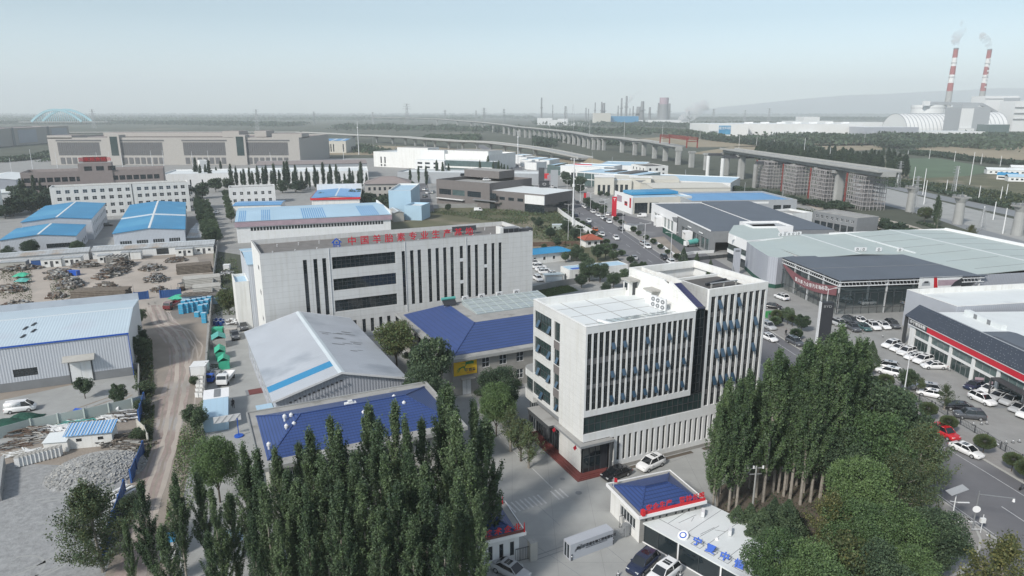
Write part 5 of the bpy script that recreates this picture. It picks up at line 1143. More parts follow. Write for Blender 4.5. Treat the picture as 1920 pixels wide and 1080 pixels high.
# curved metal fronted showroom by the canopy hall
P=[G(*p) for p in ((1453,541),(1436,538),(1412,520),(1396,505),(1380,497),(1362,488),(1372,470))]
a0=P[0];q=[(x - a0[0],y - a0[1]) for x,y in P];q += [(q[-1][0]+16,q[-1][1]+3),(q[0][0]+8,q[0][1]+4)]
t=thing('curved_showroom','showroom with a tall curved grey metal wall and white band windows beside the car totem','showroom',a0)
mb=MB();mb.prism([q[0],q[1],q[2],q[3],(q[3][0]+6,q[3][1]+1),(q[0][0]+6,q[0][1]+3)][::-1],1.2,9.2,'wall_sheet_grey','mint_sheet');obj('curved_wall',mb,t)
mb=MB();mb.prism([q[0],q[1],q[2],q[3],(q[3][0]+6,q[3][1]+1),(q[0][0]+6,q[0][1]+3)][::-1],0,1.2,'green_net','mint_sheet');obj('green_base',mb,t)
for z0,z1,m in ((0,3,'glass'),(3,4.2,'white_paint'),(4.2,6.2,'glass_green'),(6.2,9.6,'white_paint')):
 mb=MB();e=.0 if 'glass' not in m else .3;mb.prism([(x+e,y+e) for x,y in (q[3],q[4],q[5],q[6],q[7],(q[3][0]+14,q[3][1]+6))][::-1],z0,z1,m,'mint_sheet');obj('band_window' if 'glass' in m else 'white_band',mb,t)
# dark roofed showroom
A,a=(72.6,245.5),R(4.5);L,D,H=47,77,7.8
t=thing('dark_roof_showroom','wide showroom with slate grey roof, white corner frame and dark panelled near half','showroom',A,a)
mb=MB();facewall(mb,(0,0,0),(1,0),(0,-1),L,H,[(2,.1,12,3.6)],1.2,'mid_grey');facewall(mb,(L,0,0),(0,1),(1,0),D,H,[],.1,'mid_grey')
facewall(mb,(0,0,0),(0,1),(-1,0),38,H,[(1.5+i*4.6,.1,4.2,4.4) for i in range(7)],.5,'mid_grey');facewall(mb,(-.3,38,0),(0,1),(-1,0),D - 38,H+.3,[(5+i*5,.1,4.5,4.6) for i in range(6)],.6,'white_paint')
obj('wall',mb,t)
for i in range(7):put_window(t,'l',0,0,1.5+i*4.6,.1,4.2,4.4,4,1,.4,'glass_green','frame_grey')
for i in range(6):o=put_window(t,'l',0,0,43+i*5,.1,4.5,4.6,3,1,.3,'glass_teal','white_steel')
for y in (18,58):mb=MB();mb.box(-3.2,y,0,-.35,y+.5,4.6,'white_paint');mb.box(-3.2,y+3.6,0,-.35,y+4.1,4.6,'white_paint');mb.box(-3.2,y+.5,3.9,-.35,y+3.6,4.6,'white_paint');obj('entrance_portal',mb,t)
mb=MB();mb.hexa([(.0,0,H),(L,0,H),(L,D,H),(.0,D,H),(.0,.2,H+.1),(L,.2,H+.1),(L,D,H+.1),(.0,D,H+.1)],'slate_roof');mb.hexa([(24,0,H+.1),(L,0,H+.1),(L,D,H+.1),(24,D,H+.1),(24,0,H+.12),(L,0,H+.12),(L,D,H+1.0),(24,D,H+.9)],'slate_roof');obj('roof',mb,t)
mb=MB();mb.box(-.35,-.1,H,0,D,H+.5,'white_paint');mb.box(23.8,14,H+.1,24.1,D,H+.35,'white_paint');mb.box(0,D,H - .4,L+10,D+.3,H+.5,'cool_white');obj('roof_trim',mb,t)
mb=MB();mb.poly([(-.36,38,4.9),(-.36,43,4.9),(-.36,45,6.4),(-.36,38,7.2)],'mid_grey');mb.box(-.5,7,5.6,-.3,11,6.0,'cool_white');mb.box(-.5,20,5.6,-.3,24,6.0,'cool_white');mb.box(-.45,38.5,5.6,-.34,41.5,6.6,'frame_grey');obj('facade_sign',mb,t)
t3=thing('stair_house','white rooftop box with four dark square windows on the slate roofed showroom','building',W(A,a,13.5,-5),a)
walls(t3,15,12,10.2,'white_paint',{'f':[(1.2+i*3.5,6.4,1.6,1.7,dict(nx=1,nz=1)) for i in range(4)]});flat_roof(t3,15,12,10.2,'old_sheet','white_paint',.6,.3)
# pale blue roofed showroom with red pictures, blue roofed hall behind
A,a=G(1187,371,8.3),R(12)
t=thing('picture_showroom','showroom with light blue roof and red and white pictures on its side wall','showroom',A,a)
walls(t,32,24,8.3,'cream_wall',{'f':[(1,.2,7,5.5,dict(nx=4,nz=3)),(9,.2,5,5.5,dict(nx=3,nz=3))]});flat_roof(t,32,24,8.3,'light_blue_sheet','cool_white',.4,.5)
mb=MB();mb.box(-.5,.2,0,-.02,25,9.2,'white_paint');mb.box(-.7,-.3,0,-.02,.19,8.6,'cool_white');sw_=obj('picture_wall',mb,t)
mb=MB();mb.box(-.56,14,4.4,-.501,21,7.6,'pink');mb.box(-.56,1,3,-.501,3.2,8,'paint_red');mb.box(-.56,6,3.4,-.501,10,5.6,'paint_red');mb.box(-.58,6.6,4.5,-.561,9.4,5.4,'charcoal');obj('picture',mb,sw_)
mb=MB();mb.box(4,12,8.3,30,24.3,9.6,'blue_sheet','blue_sheet');obj('blue_clerestory',mb,t)
A,a=G(1297,377,8),R(6)
t=thing('blue_roof_hall','grey hall with flat bright blue roof and pale parapet behind the slate roof','warehouse',A,a)
walls(t,54,38,8,'grey_paint',{'f':[(42,2.8,4,2.6,dict(nx=3,nz=2)),(47,2.8,4,2.6,dict(nx=3,nz=2))]});flat_roof(t,54,38,8,'mid_blue_sheet','grey_paint',.8,.6,cap='old_render')
# cream showroom with winged emblem
A,a=(53.5,436),R(-6)
t=thing('cream_showroom','cream stone showroom with stepped towers and a winged emblem on its parapet','showroom',A,a)
walls(t,52,30,8.6,'cream_wall',{'f':[(36,4.2,3,1,{}),(41,4.2,3,1,{}),(46,4.2,3,1,{})]});gable_roof(t,52,30,8.6,.8,'cream_wall','x',.1,ridge=None)
mb=MB();mb.box(-1,-9,0,11,4,11.2,'cream_wall','roof_white');mb.box(-1.3,-9.3,10.6,11.3,4.3,11.3,'cool_white');mb.box(11,-6,0,22,-.1,8.8,'cream_wall','roof_white');mb.box(21,-4,0,34,-.2,10.6,'cream_wall','roof_white');mb.box(20.6,-4.4,10.2,34.4,.2,10.8,'cool_white');tw=obj('tower',mb,t)
for x in (1,4,7):mb=MB();mb.box(x,-9.06,.1,x+1.6,-9.0,6,'glass');obj('tall_window',mb,t)
for x in (12,15,18):mb=MB();mb.box(x,-6.06,.1,x+1.8,-6.0,6,'glass');obj('tall_window',mb,t)
mb=MB();mb.box(26.4,-4.1,7.4,28.6,-4.02,8.6,'mid_grey');mb.poly([(24,-4.05,8.7),(26.4,-4.05,7.7),(26.4,-4.05,8.6)],'mid_grey');mb.poly([(28.6,-4.05,7.7),(31,-4.05,8.7),(28.6,-4.05,8.6)],'mid_grey');obj('winged_emblem',mb,t)
B('cream_hall','long low cream hall with pale ribbed roof right of the winged emblem showroom','warehouse',(1225,353),(1370,352),(1230,341),7,'cream_wall','gable','cream_wall',D=30,ax='x',rise=1,ridge=None)
# teal glass showroom and the farther ones
t,A,a,L,D=B('teal_showroom','teal glass showroom with grey blue roof beyond the cream towers','showroom',(1082,322),(1195,329),(1079,310),9.5,'glass_teal','flat','light_blue_sheet',D=34,par_h=.3,cap='cool_white',pm='cool_white')
mb=MB();[mb.box(-.3,-.3,z,L+.3,0,z+.6,'cool_white') for z in (4.3,8.9)];[mb.box(-.3,0,z,0,D,z+.6,'cool_white') for z in (4.3,8.9)];[mb.box(x,-.25,0,x+.25,-.02,8.9,'cool_white') for x in range(0,int(L),6)];obj('floor_bands',mb,t)
mb=MB();mb.box(L*.3,D*.4,9.2,L*.45,D,9.7,'dark_felt');mb.box(L*.6,D*.2,9.2,L*.8,D,9.9,'dark_felt');obj('roof_plant',mb,t)
B('blue_grey_hall','broad hall with light blue roof between the teal showroom and the cream hall','warehouse',(1180,335),(1370,343),(1160,318),7.5,'cool_white','flat','light_blue_sheet',D=44,cap='roof_white',par_h=.4)
t,A,a,L,D=B('red_sign_showroom','pale showroom with curved roof edge and a long red roof board','showroom',(1051,310),(1132,314),(1045,304),10,'cool_white','flat','light_blue_sheet',lambda L,D,H:{'f':grid(L,5,4,(1,),4,nx=3)},D=32,par_h=.5)
mb=MB();mb.box(8,6,10,24,6.4,11.3,'sign_red');mb.box(2,4,10,44,5,10.7,'cool_white');obj('red_board',mb,t)
B('blue_grey_hall','pale blue roofed hall directly left of the white three storey house','warehouse',(1120,309),(1205,311),(1110,302),8,'cool_white','flat','light_blue_sheet',D=46,par_h=.3)
B('white_house','white three storey house with small windows and a dark flat roof, near the rail piers','house',(1211,312),(1253,311),(1200,303.5),11.5,'white_render','flat','dark_felt',lambda L,D,H:{'f':grid(L,3,1.8,(1.2,4.8,8.2),1.8),'l':grid(D,4,1.5,(1.2,4.8,8.2),1.8)},D=24,par_h=.4)
B('grey_depot','grey two storey depot with flat roof beyond the slate roofed showroom','depot',(1608,409),(1648,406),(1524,395),7.2,'mid_grey','flat','roof_slab',lambda L,D,H:{'l':grid(D,8,1.6,(4.6,),1.3,frame='white_steel')+grid(D,6,3,(.2,),3,nx=1)},par_h=.3,cap='old_render')
B('pale_box_office','plain pale box office left of the grey depot','building',(1486,401),(1524,398),(1471,389),8,'cool_white','flat','roof_slab',lambda L,D,H:{'l':[(4,4,1.6,1.6,{})]},D=13)
for i,(x0,y0,x1,l) in enumerate([(1040,312,1052,'narrow pale blue shop front standing beside the red sign showroom'),(1026,309,1040,'small light blue roofed shop near the far cars'),(1012,300,1030,'low grey roofed shop at the far right of the road'),(990,298,1010,'long low white roofed shop along the far right roadside')]):
 B('roadside_shop',l,'shop',(x0,y0),(x1,y0+.5),(x0 - 8,y0 - 5),7,'glass_teal' if i<2 else 'cool_white','flat','light_blue_sheet',D=30,par_h=.3)
for i,(x0,y0) in enumerate([(958,290),(966,294),(975,299),(984,304)]):B('roadside_shop','small white shop in the far row right of the road, %s' % nth(i,'from the far end'),'shop',(x0,y0),(x0+22,y0+1),(x0 - 6,y0 - 3),6.5,'cool_white','flat','mid_grey' if i % 2 else 'light_blue_sheet',D=18,par_h=.4)
# totems and tall signs
def totem(name,label,px,base,h,w_,m,d_=.5):
 g=G(px,base);o=thing(name,label,'sign',g);mb=MB();mb.box(-w_/2,-d_/2,0,w_/2,d_/2,h,m);obj('pillar',mb,o);return o
o=totem('brand_totem','tall dark blue grey sign pillar with three pale letters beside the road lamps',1540,660,11.2,2.6,'charcoal',.9);text('BYD',.75,'steel',o,(0,-.5,10.3),0,.03,'lettering',1.25)
mb=MB();mb.box(-1.45,-.46,0,-1.301,.46,11.25,'white_steel');obj('edge',mb,o)
o=totem('brand_totem','slim grey blue sign pillar with four linked rings near its top',1379,515,8.5,2.2,'wall_sheet_grey')
mb=MB()
for i in range(4):
 for k in range(12):a0,a1=2*math.pi*k/12,2*math.pi*(k+1)/12;mb.bar((-.48+i*.32+.2*math.cos(a0),-.28,7.7+.2*math.sin(a0)),(-.48+i*.32+.2*math.cos(a1),-.28,7.7+.2*math.sin(a1)),.07,'charcoal')
obj('rings',mb,o);mb=MB();mb.poly([(-1.1,-.27,3.2),(-.2,-.27,.8),(1.1,-.27,.2),(1.1,-.27,0),(-1.1,-.27,0)],'mid_grey');obj('dark_corner',mb,o)
o=totem('brand_totem','bright red sign pillar with a white T shaped mark in front of the picture showroom',1151,406,9.8,2.2,'sign_red',.8)
mb=MB();mb.poly([(-.6,-.42,9.0),(.6,-.42,9.0),(.5,-.42,8.75),(.12,-.42,8.75),(.05,-.42,7.7),(-.05,-.42,7.7),(-.12,-.42,8.75),(-.5,-.42,8.75)],'white_paint');obj('mark',mb,o)
g=G(1020,385);o=thing('twin_post_sign','black square sign on two grey posts beside the dark taupe showroom','sign',g);mb=MB();mb.cyl((-1.2,0,0),(-1.2,0,9.5),.5,n=10,m='grey_paint');mb.cyl((1.2,0,0),(1.2,0,9.5),.5,n=10,m='grey_paint');obj('post',mb,o);mb=MB();mb.box(-2.7,-.4,9.8,2.7,.4,13.6,'charcoal');obj('board',mb,o)
mb=MB();[mb.bar((.9*math.cos(k*.52),-.45,11.7+.6*math.sin(k*.52)),(.9*math.cos(k*.52+.52),-.45,11.7+.6*math.sin(k*.52+.52)),.12,'white_paint') for k in range(12)];obj('emblem',mb,o)
totem('brand_totem','dark slab sign pillar rising above the far roadside shops',1015,350,13,4,'dark_grey');totem('brand_totem','pale grey sign pillar beside red shop fronts far along the road',1039,352,12,5,'grey_paint')
for i,(x,y) in enumerate([(1024,335),(1031,338)]):mb=MB();mb.box(-2,-.4,0,2,.4,4,'pink' if i else 'red_paint');tag(obj('shop_board',mb,None,(*G(x,y),0)),['red roadside board among the far shop fronts','pinkish roadside board left of the pale grey sign pillar'][i],'sign')
for x,y,l in ((1094,376,'red decorated archway banner near the cream showroom bushes'),(1100,374,'smaller pink banner right of the red one near the bushes')):
 o=thing('flag_banner',l,'banner',G(x,y));mb=MB();mb.bar((0,0,0),(0,0,4.5),.1,'steel');obj('pole',mb,o);mb=MB();mb.box(.05,-.03,1.5,1.6,.03,4.4,'paint_red' if x<1096 else 'pink');obj('cloth',mb,o)
# ---------------------------------------------------------------- gatehouses, nameplate, gate and container
A,a=(15.2,71.2),R(21)
g1=thing('gatehouse','small gatehouse with blue hipped tile roof and red characters, right of the gate','gatehouse',A,a)
L,D,H=8.6,7.0,3.9
mb=MB();mb.box(-.4,-.4,H - .3,L+.4,D+.4,H,'white_render','roof_slab');mb.box(-.5,-.5,H - .32,L+.5,-.4,H+.1,'white_paint');mb.box(-.5,D+.4,H - .32,L+.5,D+.5,H+.1,'white_paint');mb.box(-.5,-.4,H - .32,-.4,D+.4,H+.1,'white_paint');mb.box(L+.4,-.4,H - .32,L+.5,D+.4,H+.1,'white_paint');obj('eave_slab',mb,g1)
hip_roof(g1,.1,.1,L - .1,D - .1,H+.01,1.1,'blue_tile',inset=2.6)
walls(g1,L,D,H - .31,'stone_wall',{'f':[(.7+i*.95+(i // 4)*.35,.4,.3,2.7,dict(nx=1,nz=1)) for i in range(8)],'l':[(1.0,1.1,3.6,1.5,dict(nx=5,nz=1,frame='white_steel'))]},.12)
mb=MB();facewall(mb,(-.02,0,0),(0,1),(-1,0),D,H - .31,[(1.0,1.1,3.6,1.5)],.02,'white_render');obj('white_facing',mb,g1)
s=thing('red_lettering','red characters with red base strip along the right gatehouse eave','sign',W(A,a,0,-.35,H+.1),a)
mb=MB();mb.box(.1,-.05,0,L+.3,.05,.35,'red_paint');mb.box(-.1,-.3,0,.3,.2,.7,'red_paint');obj('base_strip',mb,s)
for i,ch in enumerate('安全生产 警钟长鸣'):text(ch,.85,'red_paint',s,(.9+i*.93,0,.75),0,.05,'character',bold=.02)
mb=MB();mb.cyl((0,0,0),(0,0,1.3),.03,m='white_steel',n=5);mb.poly([(.02,0,.6),(.5,.1,.5),(.4,.1,1.1),(.02,0,1.25)],'red_paint');tag(obj('flag',mb,None,W(A,a,.1,6.6,H)),'small red flag on the far left corner of the right gatehouse roof','flag','red flags')
A,a=G(872,1020,3.9),R(21)
g2=thing('gatehouse','small gatehouse with blue tile roof partly behind the poplars, left of the gate','gatehouse',A,a);L=6.6;D=6
mb=MB();mb.box(-.4,-.4,H - .3,L+.4,D+.4,H,'white_render','roof_slab');mb.box(-.5,-.5,H - .32,L+.5,-.4,H+.1,'white_paint');mb.box(L+.4,-.4,H - .32,L+.5,D+.4,H+.1,'white_paint');obj('eave_slab',mb,g2)
hip_roof(g2,-.2,.0,L - .4,D - .1,H+.01,1.2,'blue_tile',inset=2.4)
walls(g2,L - .2,D,H - .31,'cool_white',{'f':[(1.4+1.3*i,1.0,.5,1.8,dict(nx=1,nz=1)) for i in range(4)]},.12)
s=thing('red_lettering','red characters on a dark red strip along the left gatehouse eave','sign',W(A,a,0,-.35,H+.1),a)
mb=MB();mb.box(-.6,-.05,-.25,L+.3,.05,.3,'maroon');mb.cyl((L+.3,0,-.4),(L+.3,0,1.2),.16,.03,8,'red_paint');obj('base_strip',mb,s)
for i,ch in enumerate('高新技术企业'):text(ch,.9,'red_paint',s,(.3+i*1.15,0,.75),0,.05,'character',bold=.02)
mb=MB();mb.cyl((0,0,0),(0,0,1.1),.12,.02,m='red_paint',n=6);tag(obj('flag',mb,None,W(A,a,L,D,H)),'small furled red flag on the far corner of the left gatehouse roof','flag','red flags')
# stone name plate and folding gate
A=G(1069,1052);q=G(1149,1022);a=math.atan2(q[1] - A[1],q[0] - A[0])
L=math.dist(A,q);n=thing('name_wall','long grey box with a black antelope emblem and company characters beside the folding gate','sign',A,a)
mb=MB();mb.box(0,0,0,L,1.4,2.1,'plate_grey','plate_grey');obj('box',mb,n)
mb=MB();mb.box(-.03,.25,.2,-.002,.6,1.9,'glass');mb.box(-.03,.8,.2,-.002,1.15,1.9,'glass');obj('end_panel',mb,n)
mb=MB();antelope(mb,.7,1.05,.62,-.02,'charcoal');obj('antelope_mark',mb,n)
text('银川伊百盛生物工程有限公司',.46,'charcoal',n,(L*.60,-.03,1.35),0,.03,'lettering',.95,bold=.008);text('YINCHUAN YIBAISHENG BIO-ENGINEERING CO., LTD',.13,'charcoal',n,(L*.60,-.03,1.02),0,.02)
fg=thing('folding_gate','short retracted steel folding gate at the right end of the grey name wall','gate',W(A,a,L+.1,.5),a)
mb=MB()
for i in range(7):
 x=i*.3;[mb.bar((x,y,.1),(x,y,1.5),.04,'steel') for y in (0,.5)]
 for z in (.15,.6,1.05):mb.bar((x,0,z),(x+.3,0,z+.45),.03,'steel');mb.bar((x+.3,0,z),(x,0,z+.45),.03,'steel')
mb.box(2.1,-.1,.1,2.7,.6,1.6,'frame_grey');obj('lattice',mb,fg)
for i,(p,l) in enumerate([((1062,1043),'short black post at the left end of the name wall'),((1072,1051),'short black post at the front left of the name wall'),((1149,1019),'short black post at the right end of the name wall'),((1190,1000),'short black post on the right gate track'),((1182,985),'short black post by the right gatehouse')]):
 mb=MB();mb.cyl((0,0,0),(0,0,.8),.08,n=8,m='charcoal');mb.cyl((0,0,.5),(0,0,.62),.082,n=8,m='white_paint');tag(obj('bollard',mb,None,(*G(*p),0)),l,'bollard','posts at the gate')
for p,q in (((1004,1042),(1062,1022)),((1004,1050),(1190,985))):a_,b_=G(*p),G(*q);mb=MB();mb.bar((*a_,0),(*b_,0),.09,'mid_grey',.02);struct('gate_track',mb)
for x,y,l in ((1000,1048,'stone gate pillar beside the left gatehouse'),(1190,985,'stone gate pillar beside the right gatehouse')):
 o=thing('gate_pillar',l,'pillar',G(x,y),R(21));mb=MB();mb.box(-.55,-.4,0,.35,.5,2.4,'old_render','pale_concrete');obj('column',mb,o);mb=MB();mb.box(-2.2,0,.2,-.56,.06,.26,'frame_dark');[mb.box(-2.2+i*.2,.01,.2,-2.16+i*.2,.05,1.8,'frame_dark') for i in range(8)];mb.box(-2.2,0,1.75,-.56,.06,1.82,'frame_dark');obj('grille',mb,o)
# white container office with blue characters on the roof
A,a=(23.4,59.8),R(31);L,D,H=7.6,14.0,2.9
A=G(1198,1012);q=G(1385,1120);a=math.atan2(q[1] - A[1],q[0] - A[0]);L=16.5
cn=thing('container_office','white roofed glass fronted container row with blue characters on the roof, lower right','container',A,a);D=9.2;H=2.6
mb=MB();mb.box(0,.15,0,L,D,H - .1,'cool_white');obj('wall',mb,cn)
for i in range(3):o=obj('glass_front',win_mesh(5.2,2.3,2,1,'glass','frame_dark',.05),cn,(.15+i*5.5,0,.12)); 
mb=MB();[mb.box(i*5.5,-.06,0,i*5.5+.14,.1,H,'white_paint') for i in range(4)];mb.box(0,-.07,0,L,.0,.12,'white_paint');obj('frame',mb,cn)
mb=MB();mb.box(-.1,-.15,H - .1,L+.1,D+.1,H+.08,'roof_white');r=obj('roof',mb,cn)
mb=MB();mb.box(0,1.9,H+.08,L,1.96,H+.1,'mid_grey');[mb.box(x,2,H+.08,x+.05,D,H+.1,'mid_grey') for x in (2.6,5.2,8.0,10.8,13.6)];[mb.bar((x,y,H+.1),(x+dx,y+dy,H+.1),.035,'mid_grey') for x,y,dx,dy in ((3.4,3,.4,3),(4.2,4.4,-.3,1),(1.4,3.4,1.0,2.2),(6.4,3,.3,2.4),(7,5,1,.6),(6.6,2.6,.3,3.5),(2,5.4,.9,.6))];obj('roof_seam',mb,r)
s=thing('roof_characters','blue characters and round white emblem on small frames on the container roof','sign',W(A,a,0,0,H+.08),a)
for i,ch in enumerate('宁夏中恒'):
 text(ch,1.0,'sign_blue',s,(7.3+i*1.75,.95,.42),R(8),.08,'character',1.1,R(-45),bold=.03)
 mb=MB();[mb.bar(p,q,.04,'mid_grey') for p,q in (((-.6,-.3,.02),(.6,-.3,.02)),((-.6,.5,.02),(.6,.5,.02)),((-.6,-.3,.02),(-.6,.5,.02)),((.6,-.3,.02),(.6,.5,.02)),((-.6,.5,.02),(-.6,.2,.7)),((.6,.5,.02),(.6,.2,.7)))];obj('frame',mb,s,(7.3+i*1.75,.95,0))
mb=MB();mb.cyl((5.4,1.1,.1),(5.4,1.0,.3),.62,n=18,m='white_paint');mb.cyl((5.4,1.0,.3),(5.4,.99,.32),.42,n=16,m='sign_blue');mb.cyl((5.4,.99,.32),(5.4,.98,.34),.28,n=14,m='white_paint');obj('round_emblem',mb,s)
for i,(x,y) in enumerate([(1.2,6.6),(4.4,6.5),(8.6,5.6)]):ac_unit(None,W(A,a,x,y,H+.08),a - R(60),['white air conditioner at the far end of the container roof','white air conditioner in the middle of the container roof','white air conditioner nearest the camera on the container roof'][i],1.1,'air conditioners on the container roof')
mb=MB();mb.cyl((0,0,0),(0,0,.25),.25,.1,10,'white_paint');tag(obj('roof_vent',mb,None,W(A,a,8.2,3.6,H+.08)),'small white dome vent on the container roof','vent')
# ---------------------------------------------------------------- viaducts under construction
def zt(y,py):return Z(y,py)
V1=[(700,231.5,226.5),(760,233,227),(820,236,227.5),(858,240,228),(884,243,228.5),(905,245,229),(925,248,229.5),(945,251,230),(965,255,231.5),(985,258,234),(1003,260,236),(1022,263,238),(1040,265,240),(1058,268,242),(1076,271,244),(1095,276,246),(1113,281,248),(1132,282,250),(1166,286,257),(1190,291,260),(1207,292,262),(1227,297,266),(1247,302,269),(1271,309,273),(1296,314,277),(1324,319,283)]
vi=thing('rail_viaduct','long unfinished concrete rail viaduct curving across on many round piers','viaduct',(0,0,0))
PT=[]
for i,(x,b,t) in enumerate(V1):
 g=G(x,b);h=max(15.5,min(24,Z(g[1],t)));PT.append((g[0],g[1],h))
H_=[p[2] for p in PT]
PT=[(x,y,sum(H_[max(0,i - 2):i+3])/len(H_[max(0,i - 2):i+3])) for i,(x,y,h) in enumerate(PT)]
PT=[(x,y,17.5+max(0,(y - 800))*.004) for x,y,h in PT]
def dirn(P,i):a=Vector(P[max(0,i - 1)][:2]);b=Vector(P[min(len(P) - 1,i+1)][:2]);return (b - a).normalized()
def pier(par,p,d,h,r=2.2,cap=5.5):
 mb=MB();n=Vector((-d.y,d.x));mb.cyl((p[0] - n.x*r*.6,p[1] - n.y*r*.6,0),(p[0] - n.x*r*.6,p[1] - n.y*r*.6,h - 1.6),r*.62,n=12,m='pale_concrete');mb.cyl((p[0]+n.x*r*.6,p[1]+n.y*r*.6,0),(p[0]+n.x*r*.6,p[1]+n.y*r*.6,h - 1.6),r*.62,n=12,m='pale_concrete')
 mb.bar((p[0] - n.x*r*.6,p[1] - n.y*r*.6,(h - 1.6)/2),(p[0]+n.x*r*.6,p[1]+n.y*r*.6,(h - 1.6)/2),r*1.24,'pale_concrete',h - 1.6)
 mb.bar((p[0] - n.x*cap/2,p[1] - n.y*cap/2,h - .8),(p[0]+n.x*cap/2,p[1]+n.y*cap/2,h - .8),r*1.5,'pale_concrete',1.6);obj('pier',mb,par,smooth=False)
for i,p in enumerate(PT):pier(vi,p,dirn(PT,i),p[2] - 2.6,2.4,6.4)
def deck(par,P,w_,th,m='pale_concrete',name='deck',rail=True):
 mb=MB();rb=MB()
 for i in range(len(P) - 1):
  d0,d1=dirn(P,i),dirn(P,i+1);n0=Vector((-d0.y,d0.x));n1=Vector((-d1.y,d1.x));p,q=P[i],P[i+1]
  def c(p,n,o,z):return (p[0]+n.x*o,p[1]+n.y*o,p[2]+z)
  for a,b,z0,z1,mm,M_ in ((-w_/2,w_/2,-.5,0,m,mb),(-w_*.28,w_*.28,-th,-.5,m,mb))+(((-w_/2,-w_/2+.25,0,.9,'kerb',rb),(w_/2 - .25,w_/2,0,.9,'kerb',rb)) if rail else ()):
   M_.hexa([c(p,n0,a,z0),c(p,n0,b,z0),c(q,n1,b,z0),c(q,n1,a,z0),c(p,n0,a,z1),c(p,n0,b,z1),c(q,n1,b,z1),c(q,n1,a,z1)],mm)
 obj(name,mb,par)
 if rail:obj('edge_wall',rb,par)
deck(vi,[(x,y,h) for x,y,h in PT[:-2]],12,2.6)
# deepened haunches over the crossing
for i in (17,18):
 p=PT[i];d=dirn(PT,i);mb=MB()
 for s_ in (-1,1):mb.hexa([(p[0],p[1],p[2] - 5.2),(p[0]+.1,p[1],p[2] - 5.2),(p[0]+d.x*26*s_+.1,p[1]+d.y*26*s_,p[2] - 2.7),(p[0]+d.x*26*s_,p[1]+d.y*26*s_,p[2] - 2.7),(p[0] - 3,p[1],p[2] - .6),(p[0]+3,p[1],p[2] - .6),(p[0]+d.x*26*s_+3,p[1]+d.y*26*s_,p[2] - .6),(p[0]+d.x*26*s_ - 3,p[1]+d.y*26*s_,p[2] - .6)],'concrete')
 obj('haunch',mb,vi)
# second column row under the far stretch
for i in range(7,17):
 p=PT[i];d=dirn(PT,i);q=((p[0]+PT[i+1][0])/2,(p[1]+PT[i+1][1])/2);pier(vi,q,d,p[2] - 2.6,2.2,6)
# launched deck end on scaffolding
h2=21.3
E0,E1=G(1350,279,h2),G(1647,322,h2)
ed=thing('bridge_deck','straight unfinished viaduct deck ending abruptly above the scaffolding','viaduct',(0,0,0))
E1v,E0v=Vector(E1),Vector(E0);dd=(E1v - E0v).normalized();nn=Vector((-dd.y,dd.x));ctr=lambda t:(E0v+(E1v - E0v)*t+nn*6)
deck(ed,[(*ctr(k/8),h2) for k in range(9)],12.5,2.6)
P2=[G(1337,327),G(1384,336),G(1450,352),G(1500,362),G(1552,372),G(1600,380)]
for i,p in enumerate(P2):
 p=Vector(p)+nn*3; 
 t_=max(0,min(1,(p - E0v).dot(dd)/(E1v - E0v).length));c_=ctr(t_);pier(ed,c_,dd,18.4,2.3,9)
 if i>2:continue
 mb=MB();a_=c_ - nn*15;mb.bar((*a_,16.8),(*(c_+nn*9),16.8),2.4,'dark_grey',2.0);mb.cyl((*a_,0),(*a_,15.8),1.4,n=10,m='cool_white' if i<2 else 'concrete');obj('cross_beam',mb,ed)
for i,pq in enumerate([(1427,352),(1477,364),(1530,376),(1600,391)]):
 c_=Vector(G(*pq))+nn*6;sc=thing('scaffold_tower','dense steel scaffolding tower under the unfinished deck, %s' % nth(i,'from the far end'),'scaffold',(c_.x,c_.y,0),math.atan2(dd.y,dd.x),'scaffold towers under the deck')
 if 'scaf' not in WIN:
  mb=MB();st=2.0;nx_,ny_,nz_=8,6,8
  for ix in range(nx_+1):
   for iy in range(ny_+1):
    if ix in (0,nx_) or iy in (0,ny_) or (ix+iy) % 3==0:mb.bar((ix*st - 8,iy*st - 6,0),(ix*st - 8,iy*st - 6,14),.2,'scaffold')
  for iz in range(1,nz_+1):
   for iy in range(0,ny_+1,1):mb.bar((-8,iy*st - 6,iz*st*.85),(8,iy*st - 6,iz*st*.85),.18,'scaffold')
   for ix in range(0,nx_+1,1):mb.bar((ix*st - 8,-6,iz*st*.85),(ix*st - 8,6,iz*st*.85),.15,'scaffold')
  for k in range(3):mb.bar((-8+k*5,-6.1,0),(-3+k*5,-6.1,13.5),.14,'scaffold')
  rb=MB()
  for x in (-10,-8.9):mb_=rb.bar((x,-6.2,0),(x,-6.2,14),.24,'red_steel')
  for k in range(7):rb.bar((-10,-6.2,k*2),(-8.9,-6.2,k*2+2),.14,'red_steel');rb.bar((-8.9,-6.2,k*2),(-10,-6.2,k*2+2),.2,'red_steel')
  WIN['scaf']=(mb.mesh('frame'),rb.mesh('red_tower'))
 sc.scale=(1,1,1.3);obj('frame',WIN['scaf'][0],sc)
 if 1:obj('red_tower',WIN['scaf'][1],sc)
